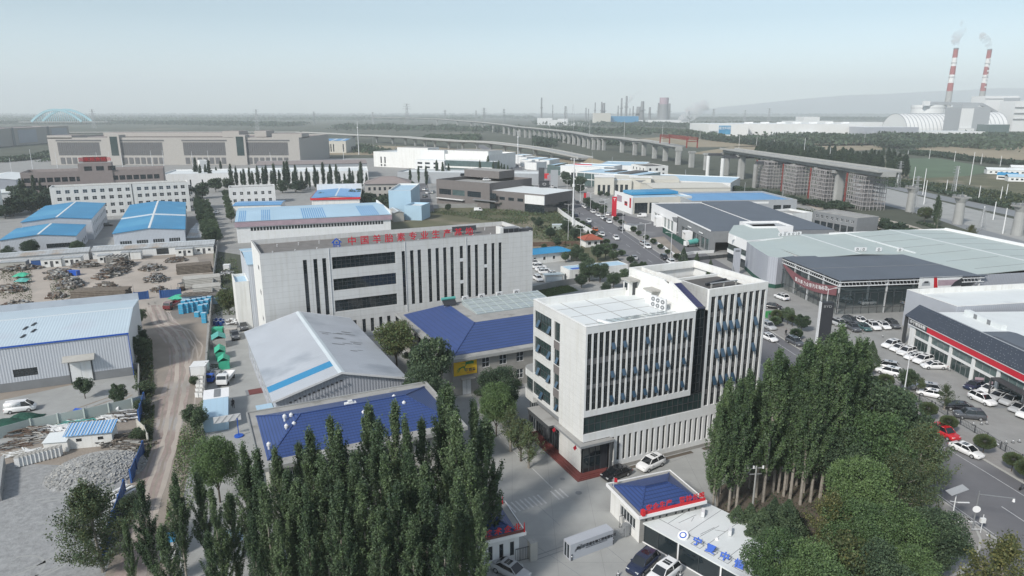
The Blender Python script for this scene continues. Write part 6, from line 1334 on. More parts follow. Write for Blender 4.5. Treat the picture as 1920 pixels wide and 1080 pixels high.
# free standing piers
for i,(x,b,t) in enumerate([(1706,397,350),(1795,420,366),(1906,441,385)]):
 g=G(x,b);o=thing('bridge_pier','free standing concrete bridge pier beside the railway, %s' % ['nearest the scaffolding','middle one of the three','nearest the right edge','hidden among the scaffolds'][i],'pier',g,math.atan2(dd.y,dd.x),'bridge piers beside the railway')
 mb=MB();h=12.8;mb.cyl((0,0,0),(0,0,h - 3),2.2,1.9,16,'pale_concrete');mb.cyl((0,0,h - 3),(0,0,h - .8),1.9,2.9,16,'pale_concrete');obj('column',mb,o)
 mb=MB();mb.box(-2.2,-3.2,h - .8,2.2,3.2,h - .2,'concrete');mb.box(-4.2,1.5,h - .7,-2.2,4,h+.2,'old_render');[mb.box(-2+1.5*k,-3.1+.9*k,h - .2,-1+1.5*k,-2.2+.9*k,h+.7,'mid_grey') for k in range(3)];mb.bar((0,0,h),(0,0,h+1.8),.2,'mid_grey');obj('cap',mb,o)
# red launching gantry on the viaduct
a_,b_=PT[22],PT[24];gy=thing('launching_gantry','red steel launching gantry standing on the viaduct deck','gantry',(a_[0],a_[1],a_[2]),math.atan2(b_[1] - a_[1],b_[0] - a_[0]));L_=math.dist(a_[:2],b_[:2])
mb=MB()
for y in (-4,4):
 mb.bar((-6,y,7.5),(L_,y,7.5),.6,'red_steel');mb.bar((-6,y,9.6),(L_,y,9.6),.5,'red_steel')
 k=-6
 while k<L_ - 3:mb.bar((k,y,7.5),(k+2,y,9.6),.3,'red_steel');mb.bar((k+2,y,9.6),(k+4,y,7.5),.3,'red_steel');k += 4
obj('girder',mb,gy)
for x in (-5,L_ - 2):mb=MB();[mb.bar((x,y,.2),(x,y,9.6),1.0,'red_steel') for y in (-5,5)];mb.bar((x,-5,6),(x,5,6),.7,'red_steel');obj('leg',mb,gy)
# lower road bridge
V2=[(560,259,246),(612,262,249),(664,266,251.5),(707,267.5,253),(737,270,254.5),(761,271,256),(779,273,257),(797,275,259),(816,276.5,260),(842,279,263),(868,281,265.5),(895,282,268.5),(921,284,271),(947,286.5,274),(975,289,276.5),(1005,292,280),(1035,296,283)]
rb_=thing('road_bridge','low concrete road bridge sweeping across in front of the tall rail viaduct','bridge',(0,0,0));P3=[]
for x,b,t in V2:g=G(x,b);P3.append((g[0],g[1],11.5 if g[1]>900 else max(6,11.5 - (900 - g[1])*.03)))
for i,p in enumerate(P3):pier(rb_,p,dirn(P3,i),p[2] - 1.7,1.5,8)
g=G(1098,304);deck(rb_,P3+[(g[0],g[1],4.5)],18,1.9)
P4=[(*G(-60,261),11.5),(*G(250,259),11.5),(*G(560,259),11.5)];deck(rb_,P4,18,1.9)
mb=MB();e=G(1098,302);f=G(1300,345);mb.hexa([(e[0] - 6,e[1] - 9,0),(f[0],f[1] - 9,0),(f[0],f[1]+12,0),(e[0] - 6,e[1]+14,0),(e[0],e[1] - 6,4.3),(f[0],f[1] - 2,.1),(f[0],f[1]+4,.1),(e[0],e[1]+8,4.3)],'dry_field');struct('embankment',mb)
mat('arch_cyan',(.33,.60,.68),.5)
ga=G(118,236);ab=thing('arch_bridge','pale blue double arch bridge in the haze at the far left','bridge',(ga[0]*(ga[1]+250)/ga[1],ga[1]+250,0),R(8))
y_=ga[1]+250;k_=y_/F*1.0
for s_ in (-1,1):
 mb=MB();n_=24;W_=42*k_;Hh=21*k_
 pts=[(W_*(2*i/n_ - 1)+s_*6*k_,s_*14,12+Hh*(1 - (2*i/n_ - 1) ** 2)) for i in range(n_+1)]
 for p,q in zip(pts,pts[1:]):mb.bar(p,q,8,'arch_cyan',8)
 obj('arch',mb,ab);mb=MB();[mb.bar(p,(p[0],p[1],12),1.6,'arch_cyan') for p in pts[2:-2]];obj('hangers',mb,ab)
mb=MB();mb.box(-70*k_,-16,9,80*k_,16,13,'concrete');obj('deck',mb,ab)
# ---------------------------------------------------------------- works on the right horizon
def far(name,label,cat,px0,px1,y,h,dep,m,top=None,rz=0,**k):
 d=lambda z:y*math.cos(PITCH)+(CAMH - z)*math.sin(PITCH)
 x0,x1=(px0 - 960)/F*d(0),(px1 - 960)/F*d(0);o=thing(name,label,cat,(x0,y,0),rz);mb=MB();mb.box(0,0,0,x1 - x0,dep,h,m,top);obj('wall',mb,o);return o,x1 - x0
mat('stack_white',(.7,.7,.69),.8)
mat('stack_red',(.33,.09,.09),.8)
def chimney(px,pt,yb,r0,r1,label,marks=None):
 h=Z(yb,pt);d=yb*math.cos(PITCH)+(CAMH - h)*math.sin(PITCH);o=thing('striped_chimney',label,'chimney',((px - 960)/F*d,yb)); 
 rr=lambda z:r0+(r1 - r0)*z/h;z0=h*.48
 mb=MB();mb.cyl((0,0,0),(0,0,z0),r0,rr(z0),20,'pale_concrete');obj('shaft',mb,o,smooth=False)
 for k in range(5):a_,b_=z0+(h*.985 - z0)*k/5,z0+(h*.985 - z0)*(k+1)/5;mb=MB();mb.cyl((0,0,a_),(0,0,b_),rr(a_),rr(b_),20,'stack_red' if k % 2==0 else 'stack_white');obj('painted_band',mb,o)
 mb=MB();mb.cyl((0,0,h*.985),(0,0,h),rr(h)*1.12,rr(h)*1.12,20,'mid_grey');[mb.cyl((0,0,z),(0,0,z+1),rr(z)+1.2,n=18,m='mid_grey') for z in (h*.65,h*.82)];obj('rim',mb,o);return h,o
h1,c1=chimney(1793,90,2000,9.5,5.8,'red and white striped chimney with smoke, the left and nearer of the pair')
h2_,c2=chimney(1856,92,2150,9.5,5.8,'red and white striped chimney with white marks, right one of the pair')
mb=MB();[mb.box(-3+(k % 2),-9.6,h2_*(.52+.05*k),2.2,-8.2,h2_*(.54+.05*k),'stack_white') for k in range(8)];obj('white_letters',mb,c2)
sm=bpy.data.materials.new('smoke');sm.use_nodes=True;nt=sm.node_tree;nt.nodes.remove(nt.nodes['Principled BSDF']);pv=nt.nodes.new('ShaderNodeVolumePrincipled');pv.inputs['Color'].default_value=(1,1,1,1);pv.inputs['Anisotropy'].default_value=.2
tcn=nt.nodes.new('ShaderNodeTexCoord');nz=nt.nodes.new('ShaderNodeTexNoise');nz.inputs['Scale'].default_value=.035;nz.inputs['Detail'].default_value=5;nt.links.new(tcn.outputs['Object'],nz.inputs['Vector'])
rp=nt.nodes.new('ShaderNodeMapRange');rp.inputs[1].default_value=.45;rp.inputs[2].default_value=.7;rp.inputs[3].default_value=0;rp.inputs[4].default_value=.14;nt.links.new(nz.outputs[0],rp.inputs[0]);nt.links.new(rp.outputs[0],pv.inputs['Density']);nt.links.new(pv.outputs[0],nt.nodes['Material Output'].inputs['Volume']);MATS['smoke']=sm
def plume(label,base,pts,rs):
 o=MB()
 for i in range(len(pts) - 1):o.cyl(tuple(Vector(base)+Vector(pts[i])),tuple(Vector(base)+Vector(pts[i+1])),rs[i],rs[i+1],12,'smoke')
 o2=tag(obj('smoke_plume',o),label,'smoke',None,'stuff');return o2
c=c1.location;plume('thin white smoke rising from the left striped chimney',(c.x,c.y,h1+1),[(0,0,0),(-6,0,22),(4,0,48),(12,0,74)],[6,13,15,6])
c=c2.location;plume('thin white smoke drifting from the right striped chimney',(c.x,c.y,h2_+1),[(0,0,0),(-10,0,18),(-26,0,34),(-34,0,44)],[6,12,12,5])
# white plant
o,w_=far('power_plant_hall','tall pale boiler house right of the striped chimneys','factory',1838,1900,1950,93,60,'cool_white','roof_white');mb=MB();mb.box(-1,-1,84,w_+1,0,86,'mid_grey');mb.box(w_*.55,-2,0,w_+2,0,88,'grey_paint');obj('side_panel',mb,o)
o,w_=far('power_plant_hall','lower pale boiler annex at the right edge beyond the tall pale boiler house','factory',1895,1990,1850,78,60,'cool_white','roof_white');mb=MB();[mb.box(0,-2,z,w_,0,z+3,'mid_grey') for z in (30,45,60)];obj('side_panel',mb,o)
o,w_=far('coal_tower','white and blue grey tower block in front of the striped chimneys','factory',1796,1850,1600,61,60,'grey_paint','roof_white',R(0));mb=MB();mb.hexa([(-.5,-.6,14),(w_*.42,-.6,14),(w_*.42,0,14),(-.5,0,14),(-.5,-.6,58),(w_*.42,-.6,58),(w_*.42,0,58),(-.5,0,58)],'cool_white');mb.box(-2,-4,0,w_*.5,-.61,13.5,'cool_white');mb.box(w_*.05,4,61,w_*.6,40,66,'grey_paint');obj('front_panel',mb,o)
o=thing('storage_silo','wide white round silo with ribs left of the arched hall','silo',((1696 - 960)/F*1950,1900));mb=MB();mb.cyl((0,0,0),(0,0,68),42,n=32,m='cool_white');obj('shell',mb,o);mb=MB();[mb.cyl((0,0,z),(0,0,z+.8),42.6,n=32,m='mid_grey') for z in (18,32,46,60)];mb.box(-40,-44,66,-24,-36,78,'cool_white');mb.bar((-30,-40,73),(120,-30,70),7,'grey_paint');mb.bar((120,-30,70),(175,-15,48),7,'grey_paint');obj('ring',mb,o)
o=thing('storage_silo','second white round silo directly right of the first one','silo',((1752 - 960)/F*1980,1930));mb=MB();mb.cyl((0,0,0),(0,0,64),46,n=32,m='cool_white');obj('shell',mb,o)
def vault(label,px0,px1,y,h,dep,nr):
 d=y*math.cos(PITCH)+50*math.sin(PITCH);x0,x1=(px0 - 960)/F*d,(px1 - 960)/F*d;o=thing('arched_hall',label,'hall',(x0,y,0));mb=MB();rb=MB();n=12
 P=[(dep/2 - dep/2*math.cos(math.pi*k/n),h*math.sin(math.pi*k/n)) for k in range(n+1)]
 for p,q in zip(P,P[1:]):mb.poly([(0,p[0],p[1]),(x1 - x0,p[0],p[1]),(x1 - x0,q[0],q[1]),(0,q[0],q[1])],'cool_white')
 for xx in (0,x1 - x0):mb.poly([(xx,a_,b_) for a_,b_ in P],'cool_white')
 for k in range(nr+1):
  xx=(x1 - x0)*k/nr
  for p,q in zip(P,P[1:]):rb.bar((xx,p[0] - .3,p[1]+.4),(xx,q[0] - .3,q[1]+.4),1.4,'grey_paint',.6)
 obj('vault',mb,o);obj('ribs',rb,o)
vault('long white arched storage hall with dark ribs beside the silos',1700,1800,1700,46,120,14);vault('second arched hall partly behind the blue grey tower block',1850,1890,1780,50,110,5)
far('long_hall','long blue grey hall in front of the silos','warehouse',1618,1720,1330,22,60,'wall_sheet_grey','roof_white');far('long_hall','pale low hall with white roof below the arched storage hall','warehouse',1722,1845,1330,14,60,'cool_white','roof_white');far('long_hall','white framed glass hall near the right edge in front of the boilers','warehouse',1852,1890,1500,24,40,'glass_teal','roof_white')
o,w_=far('long_factory','very long white factory hall with a row of roof vents on the right horizon','factory',1400,1617,1400,27,150,'cool_white','roof_white')
mb=MB();[mb.box(6+i*w_/14,30+25*(i % 2),27,13+i*w_/14,40+25*(i % 2),30,'white_paint') for i in range(14)];obj('roof_vents',mb,o);mb=MB();mb.box(w_*.2,-10,0,w_*.35,-.1,7,'mid_grey');mb.box(w_*.45,-12,0,w_*.6,-.1,8,'cool_white');obj('porch',mb,o)
o,w_=far('white_hall','white hall with a bright blue end panel left of the very long factory','factory',1328,1402,1380,27,150,'cool_white','roof_white');mb=MB();mb.box(w_*.25,-.6,7,w_*.55,-.02,24,'blue_sheet');mb.box(w_*.02,-.5,0,w_*.22,-.02,14,'grey_paint');obj('blue_panel',mb,o)
text('盛宝科技',6,'white_paint',o,(w_*.4,-.8,19),0,.2,'lettering')
for i,(a_,b_,y,h,l) in enumerate([(1440,1470,1750,22,'hazy pale hall behind the very long factory, left one'),(1480,1560,1900,26,'hazy pale hall behind the very long factory, middle one'),(1580,1660,1850,24,'hazy pale hall behind the very long factory, right one'),(1505,1535,2100,36,'small stepped white building far behind the long factory')]):far('hazy_hall',l,'warehouse',a_,b_,y,h,60,'cool_white','roof_white')
# refinery skyline
cy=3000;rr_=random.Random(9)
def fx(px,y):return (px - 960)/F*(y*math.cos(PITCH)+50*math.sin(PITCH))
def hpt(y,pt):return Z(y,pt)
o=thing('cooling_tower','broad hazy cooling tower with a pale pink top on the horizon','cooling tower',(fx(1243,cy),cy));h=hpt(cy,183);mb=MB()
for k in range(8):z0,z1=h*k/8,h*(k+1)/8;f_=lambda z:27 - 8*math.sin(math.pi*min(1,z/h)*.6);mb.cyl((0,0,z0),(0,0,z1),f_(z0),f_(z1),20,'mid_grey' if k<6 else 'pink',False)
obj('shell',mb,o)
for i,(px,pt,r_,l) in enumerate([(1015,183,3.5,'tall thin dark flue furthest left in the refinery'),(1164,184,4,'tall thin flue right of the blue refinery tanks'),(1173,180,5,'striped lattice flue with the slanting steam'),(1115,192,3,'thin pale flue near the cream building'),(1127,191,3.5,'dark lattice tower left of the cream building'),(1131,193,7,'wide reactor column near the cream building'),(1036,196,2,'short thin mast in the refinery left part'),(1158,198,2.5,'short dark column left of the striped lattice flue'),(1203,190,9,'stepped dark refinery tower left of the cooling tower'),(1197,200,14,'low wide block beside the stepped refinery tower'),(1217,201,5,'small column between stepped tower and cooling tower'),(1233,193,4,'slim stack touching the cooling tower on its left'),(1253,194,7,'dark slab tower touching the cooling tower on its right'),(1186,199,3,'short stack right of the striped flue'),(1098,202,3,'low stack in the refinery middle'),(1103,204,2,'lowest stack in the refinery middle'),(1059,199,3,'small lattice tower in the refinery left part'),(1180,203,2,'thin short stack below the slanting steam')]):
 mb=MB();y=cy+rr_.uniform(-150,250);h=hpt(y,pt);mb.cyl((0,0,0),(0,0,h),r_*1.2,r_*.8,8,'mid_grey');mb.cyl((0,0,h*.6),(0,0,h*.63),r_*1.7,n=8,m='mid_grey');tag(obj('refinery_stack',mb,None,(fx(px,y),y,0)),l,'chimney','refinery stacks')
for i,(px,w_,h,m,l) in enumerate([(1114,30,46,'cream_wall','cream box building in front of the refinery'),(1135,62,34,'blue_sheet','low blue tank block right of the cream building'),(1008,28,26,'cool_white','white block at the foot of the tall left flue'),(1027,20,20,'cool_white','small white block second from the left in the refinery'),(1047,18,24,'cool_white','small white tower block in the refinery'),(1176,30,18,'cool_white','white tank left of the stepped tower'),(1215,60,20,'cool_white','row of white tanks below the cooling tower'),(1262,60,12,'cool_white','low white hall right of the cooling tower'),(1120,40,14,'pink','low pinkish hall in front of the cream building'),(1060,80,9,'cool_white','low white hall in the refinery left part'),(1150,90,8,'cool_white','long thin white hall in the refinery middle')]):
 y=2700+(i % 3)*60;mb=MB();mb.box(0,0,0,w_*2.1,60,h,m,'roof_white');tag(obj('refinery_building',mb,None,(fx(px,y),y,0)),l,'factory','refinery buildings')
plume('slanting white steam trail above the refinery',(fx(1171,2980),2980,hpt(2980,196)),[(0,0,0),(20,0,22),(45,0,45),(62,0,56)],[5,8,7,3]);plume('white low smoke cloud right of the cooling tower',(fx(1275,2900),2900,2),[(0,0,0),(25,0,30),(70,0,62),(110,0,80)],[18,28,34,20])
# distant hills at the right
mb=MB();hp=[(1230,208),(1290,204),(1350,196),(1420,188),(1500,180),(1580,174),(1660,170),(1740,166),(1800,163),(1870,160),(1940,160),(2020,162),(2120,168),(2260,180),(2400,200)]
rows=[[],[],[],[]]
for px,pt in hp:
 for k,(y,f_) in enumerate(((11000,0),(11600,.45),(12300,.8),(12900,1))):h=max(0,Z(12900,pt) - 50)*f_;rows[k].append((fx(px,y),y,h+6*math.sin(px*.13+k)))
for k in range(3):
 for i in range(len(hp) - 1):mb.poly([rows[k][i],rows[k][i+1],rows[k+1][i+1],rows[k+1][i]],'hill_hazed')
struct('hills',mb)
for i,(a_,b_,y_,m_,l) in enumerate([(1850,1925,326,'roof_white','long white roofed barn beyond the railway at the right edge'),(1868,1905,336,'blue_sheet','low blue roofed barn beyond the railway'),(1895,1960,321,'cool_white','pale open sided barn behind the long white roofed barn'),(1890,1960,340,'light_blue_sheet','pale blue roofed barn at the right edge beyond the railway')]):
 p,q=G(a_,y_),G(b_,y_+2);t=thing('barn',l,'barn',p,math.atan2(q[1] - p[1],q[0] - p[0]));L_=math.dist(p,q);walls(t,L_,9,3.4,'cool_white',{'f':row(1,L_ - 1,7,1.6,1,1.2,nx=1,nz=1)});gable_roof(t,L_,9,3.4,1.6,m_,'x',.3,ridge=None)
# ---------------------------------------------------------------- pylons, lamp posts, masts
def pylon_mesh(h=34):
 mb=MB();b=3.2;t=.7
 for sx,sy in ((-1,-1),(1,-1),(1,1),(-1,1)):mb.bar((sx*b,sy*b,0),(sx*t,sy*t,h),.35,'steel')
 for k in range(7):
  z0,z1=h*k/7,h*(k+1)/7;w0=b+(t - b)*k/7;w1=b+(t - b)*(k+1)/7
  for s_ in (-1,1):mb.bar((-w0,s_*w0,z0),(w1,s_*w1,z1),.22,'steel');mb.bar((w0,s_*w0,z0),(-w1,s_*w1,z1),.22,'steel')
 for z,w_ in ((h*.78,7),(h*.88,6),(h*.97,5)):mb.bar((-w_,0,z),(w_,0,z),.4,'steel')
 return mb.mesh('pylon')
PY=pylon_mesh()
for i,(px,pt,y) in enumerate([(483,205,2000),(764,194,2300),(908,202,2200),(945,204,2500),(893,207,2500),(1074,196,2300),(1061,199,2600),(1336,204,2400),(1395,206,2600),(700,210,2600),(1440,203,2500),(177,205,2200),(835,206,2700),(590,209,2700),(1290,208,2700)]):
 h=Z(y,pt);o=tag(obj('electricity_pylon',PY,None,(fx(px,y),y,0),.3*i),'hazy lattice pylon on the horizon, %s' % nth([177,483,590,700,764,835,893,908,945,1061,1074,1290,1336,1395,1440].index(px),'from the left'),'pylon','pylons on the horizon');o.scale=(max(1.5,h/34*.9),)*2+(h/34,)
def pole(name,label,px,base,top,r=.14,group=None,m='white_steel',r1=None,par_=None):
 g=G(px,base);h=Z(g[1],top);mb=MB();mb.cyl((0,0,0),(0,0,h),r,r1 or r*.6,8,m);o=thing(name,label,'pole',g,0,group);obj('pole',mb,o);return o,h
def mast(label,px,base,top,r): 
 o,h=pole('tall_mast',label,px,base,top,r,r1=r*.5);mb=MB()
 for k in (.58,.8):mb.cyl((0,0,h*k),(0,0,h*k+1.2),r*1.5,n=8,m='cool_white')
 for k in range(3):mb.box(-1.6+k*1.3,-.2,h - .4,-1.1+k*1.3,.2,h,'cool_white')
 mb.bar((-2,0,h - .3),(2,0,h - .3),.12,'white_steel');obj('antenna',mb,o)
mast('very tall white telecom mast rising at the left kerb of the main road',1074,422,297,.42);mast('tall white telecom mast further along the road',971,310,245,.5);mast('slim white telecom mast beside the yellow hall',673,290,228,.6)
def lamp_mesh():
 mb=MB();mb.cyl((0,0,0),(0,0,9),.11,.06,8,'white_steel');mb.cyl((0,0,0),(0,0,.3),.22,n=8,m='white_steel');hb=MB();hb.bar((0,0,8.7),(1.5,0,9.1),.08,'white_steel');hb.bar((0,0,8.7),(-1.5,0,9.1),.08,'white_steel');hb.box(1.4,-.15,9.05,2.1,.15,9.17,'cool_white');hb.box(-2.1,-.15,9.05,-1.4,.15,9.17,'cool_white');return mb.mesh('pole'),hb.mesh('lamp_arm')
LM=lamp_mesh()
def lamp(px,base,label,group='street lamps along the main road',s=1,rz=0):
 o=thing('street_lamp',label,'street lamp',G(px,base),rz,group);obj('pole',LM[0],o);obj('lamp_arm',LM[1],o);o.scale=(s,s,s);return o
for i,(x,y) in enumerate([(1692,756),(1545,612),(1257,476+10),(1208,465),(1167,436),(1133,410),(1107,395),(1088,377),(1063,366),(1045,345)]):lamp(x,y,'white street lamp on the right pavement of the main road, %s' % nth(i),s=1.05)
for i,(x,y) in enumerate([(1088,468),(1065,450),(1065,415),(1010,372),(985,340)]):lamp(x,y,'white street lamp on the left pavement of the main road, %s' % nth(i),'street lamps left of the road',.9)
r_=random.Random(5);gl=0
for px,b,t in [(22,322,296),(62,320,280),(108,315,285),(185,320,285),(208,318,284),(231,318,288),(286,315,282),(308,315,282),(362,312,284),(392,312,282),(415,305,270),(645,310,280),(508,310,285)]:pole('light_pole','thin white light pole in front of the very long beige building, %s' % nth(gl,'from the left'),px,b,t,.22,'light poles before the beige building');gl += 1
gl=0
for px,b,t in sorted([(1663,336,320),(1682,347,327),(1730,365,316),(1711,352,313),(1791,360,311),(1773,363,337),(1834,378,348),(1875,378,350),(1885,375,345),(1818,346,285),(1742,298,280),(1789,303,283),(1839,308,288),(1875,312,292),(1920,312,294),(1702,293,282),(1506,300,258),(1385,280,245),(1345,262,236),(1241,268,234),(1170,262,225),(1732,383,338),(1862,412,378),(1880,438,390),(1840,425,386),(1557,250,224),(1635,262,245),(1590,262,240),(1680,262,245),(1720,262,248),(1760,262,248),(1784,258,248),(1555,300,275),(1620,270,250),(1450,282,262),(1418,276,256),(1312,262,240),(1105,260,225),(1075,250,222),(1030,250,220)]):pole('rail_mast','thin pale mast standing by the railway land on the right, %s' % nth(gl,'from the left'),px,b,t,.28,'masts along the railway','cool_white');gl += 1
for i,(px,b,t) in enumerate([(1683,352,302),(1787,365,311),(1712,400,330),(1840,430,390)]):g=G(px,b);h=Z(g[1],t);o=tag(obj('electricity_pylon',PY,None,(*g,0)),['slim lattice mast left of the green field','slim lattice mast right of the green field','lattice mast behind the first free bridge pier','lattice mast in the canal bank'][i],'pylon','lattice masts by the railway');o.scale=(.35,.35,h/34)
gl=0
for px,b,t in [(700,284,258),(742,290,268),(858,296,270),(1000,296,268),(1035,300,272),(1072,305,282),(1110,309,285),(1147,325,294),(1189,335,300),(1284,348,318),(1395,370,342),(1465,392,358),(895,292,262),(800,290,265)]:pole('light_pole','thin grey pole on the land below the low road bridge, %s' % nth(gl,'in its line'),px,b,t,.2,'poles below the road bridge','steel');gl += 1
# corner camera pole and solar lamps
g=G(1822,997);o=thing('camera_pole','dark steel camera pole with a long arm and white dome camera at the road corner','pole',g,R(-12));mb=MB();mb.cyl((0,0,0),(0,0,5.6),.1,.07,8,'mid_grey');mb.bar((0,0,5.2),(3.9,0,5.1),.09,'mid_grey');obj('pole',mb,o)
mb=MB();mb.cyl((3.8,0,4.65),(3.8,0,5.05),.16,.1,10,'white_paint');obj('dome_camera',mb,o);mb=MB();mb.cyl((0,-.15,3.2),(0,-.12,3.2),.45,n=16,m='white_paint');obj('round_sign',mb,o)
mb=MB();mb.bar((-1.6,0,1.4),(.3,0,1.4),.06,'white_steel');mb.cyl((-1.6,0,1.0),(-1.6,0,1.4),.14,n=8,m='white_paint');mb.cyl((-1.3,0,1.35),(-1.3,0,1.6),.1,n=8,m='white_paint');obj('camera_arm',mb,o)
for px,b,h,l in ((1640,1052,6.0,'white solar street lamp with tilted panel above the dark trees at the bottom'),(1778,1010,6.5,'white solar street lamp with tilted panel at the road corner')):
 g=G(px,b);o=thing('solar_lamp',l,'street lamp',g,R(10));mb=MB();mb.cyl((0,0,0),(0,0,h),.08,.06,8,'white_steel');obj('pole',mb,o);mb=MB();mb.hexa([(-1.1,-.5,h - .3),(1.1,-.5,h+.3),(1.1,.5,h+.4),(-1.1,.5,h - .2),(-1.1,-.5,h - .24),(1.1,-.5,h+.36),(1.1,.5,h+.46),(-1.1,.5,h - .14)],'steel');obj('solar_panel',mb,o);mb=MB();mb.bar((-.7,0,h - 1.3),(.4,0,h - 1.6),.07,'white_steel');mb.bar((.4,0,h - 1.6),(2.0,0,h - 1.8),.16,'white_paint',.08);obj('lamp_arm',mb,o)
g=G(1838,1000);o=thing('signal_post','thin white post with a control box beside the black corner pole','post',g);mb=MB();mb.cyl((0,0,0),(0,0,2.6),.05,n=6,m='white_steel');mb.box(-.3,-.15,1.5,.3,.15,2.1,'cool_white');mb.bar((-1.2,0,.6),(0,0,.6),.05,'white_steel');obj('post',mb,o)
g=G(1410,960);o=thing('utility_pole','concrete utility pole with white insulators among the grove trunks','pole',g);mb=MB();mb.cyl((0,0,0),(0,0,6.6),.14,.1,8,'pale_concrete');obj('pole',mb,o);mb=MB();mb.bar((-1.1,0,6.2),(1.1,.3,6.2),.1,'steel');mb.bar((-.8,0,5.4),(.8,.2,5.4),.08,'steel');[mb.cyl((x,.1,6.2),(x,.1,6.55),.12,n=8,m='white_paint') for x in (-1,-.3,.9)];obj('crossarm',mb,o)
# ---------------------------------------------------------------- vehicles
CAR={}
def loft(mb,secs,m,cap=True):
 n=len(secs[0]);k0=len(mb.v);mi=mb.m(m)
 for s in secs:mb.v += [tuple(p) for p in s]
 for i in range(len(secs) - 1):
  for j in range(n - 1):a=k0+i*n+j;mb.f.append((a,a+1,a+n+1,a+n));mb.mi.append(mi)
 if cap:
  mb.f.append(tuple(k0+j for j in range(n))[::-1]);mb.mi.append(mi);mb.f.append(tuple(k0+(len(secs) - 1)*n+j for j in range(n)));mb.mi.append(mi)
SHAPE=dict(  # x, half width, bottom, belt height ; greenhouse x0 x1 (base) x2 x3 (roof) roof height ; wheel x
 sedan=dict(L=4.75,w=.92,s=[(-2.37,.78,.38,.82),(-2.2,.88,.22,.98),(-1.5,.92,.2,1.04),(0,.92,.2,.98),(1.1,.92,.2,.95),(1.9,.88,.2,.82),(2.3,.78,.25,.68),(2.38,.6,.35,.6)],g=(-1.85,1.25,-1.05,.45,1.45),wx=1.42),
 suv=dict(L=4.7,w=.95,s=[(-2.33,.84,.45,.95),(-2.25,.92,.28,1.1),(-1.5,.95,.25,1.12),(0,.95,.25,1.08),(1.1,.95,.25,1.08),(1.9,.92,.25,.98),(2.28,.84,.3,.82),(2.35,.7,.4,.7)],g=(-2.22,1.2,-1.75,.5,1.72),wx=1.4),
 van=dict(L=4.6,w=.86,s=[(-2.3,.82,.35,1.0),(-2.25,.86,.28,1.15),(0,.86,.25,1.15),(1.2,.86,.25,1.1),(2.0,.84,.25,1.0),(2.28,.74,.35,.75)],g=(-2.25,1.95,-2.1,1.0,1.95),wx=1.35),
 pickup=dict(L=5.1,w=.92,s=[(-2.5,.88,.45,.95),(-2.45,.92,.35,1.0),(0,.92,.3,1.05),(1.2,.92,.3,1.08),(2.2,.9,.3,1.0),(2.5,.8,.4,.8)],g=(-.55,1.3,-.35,.75,1.75),wx=1.6))
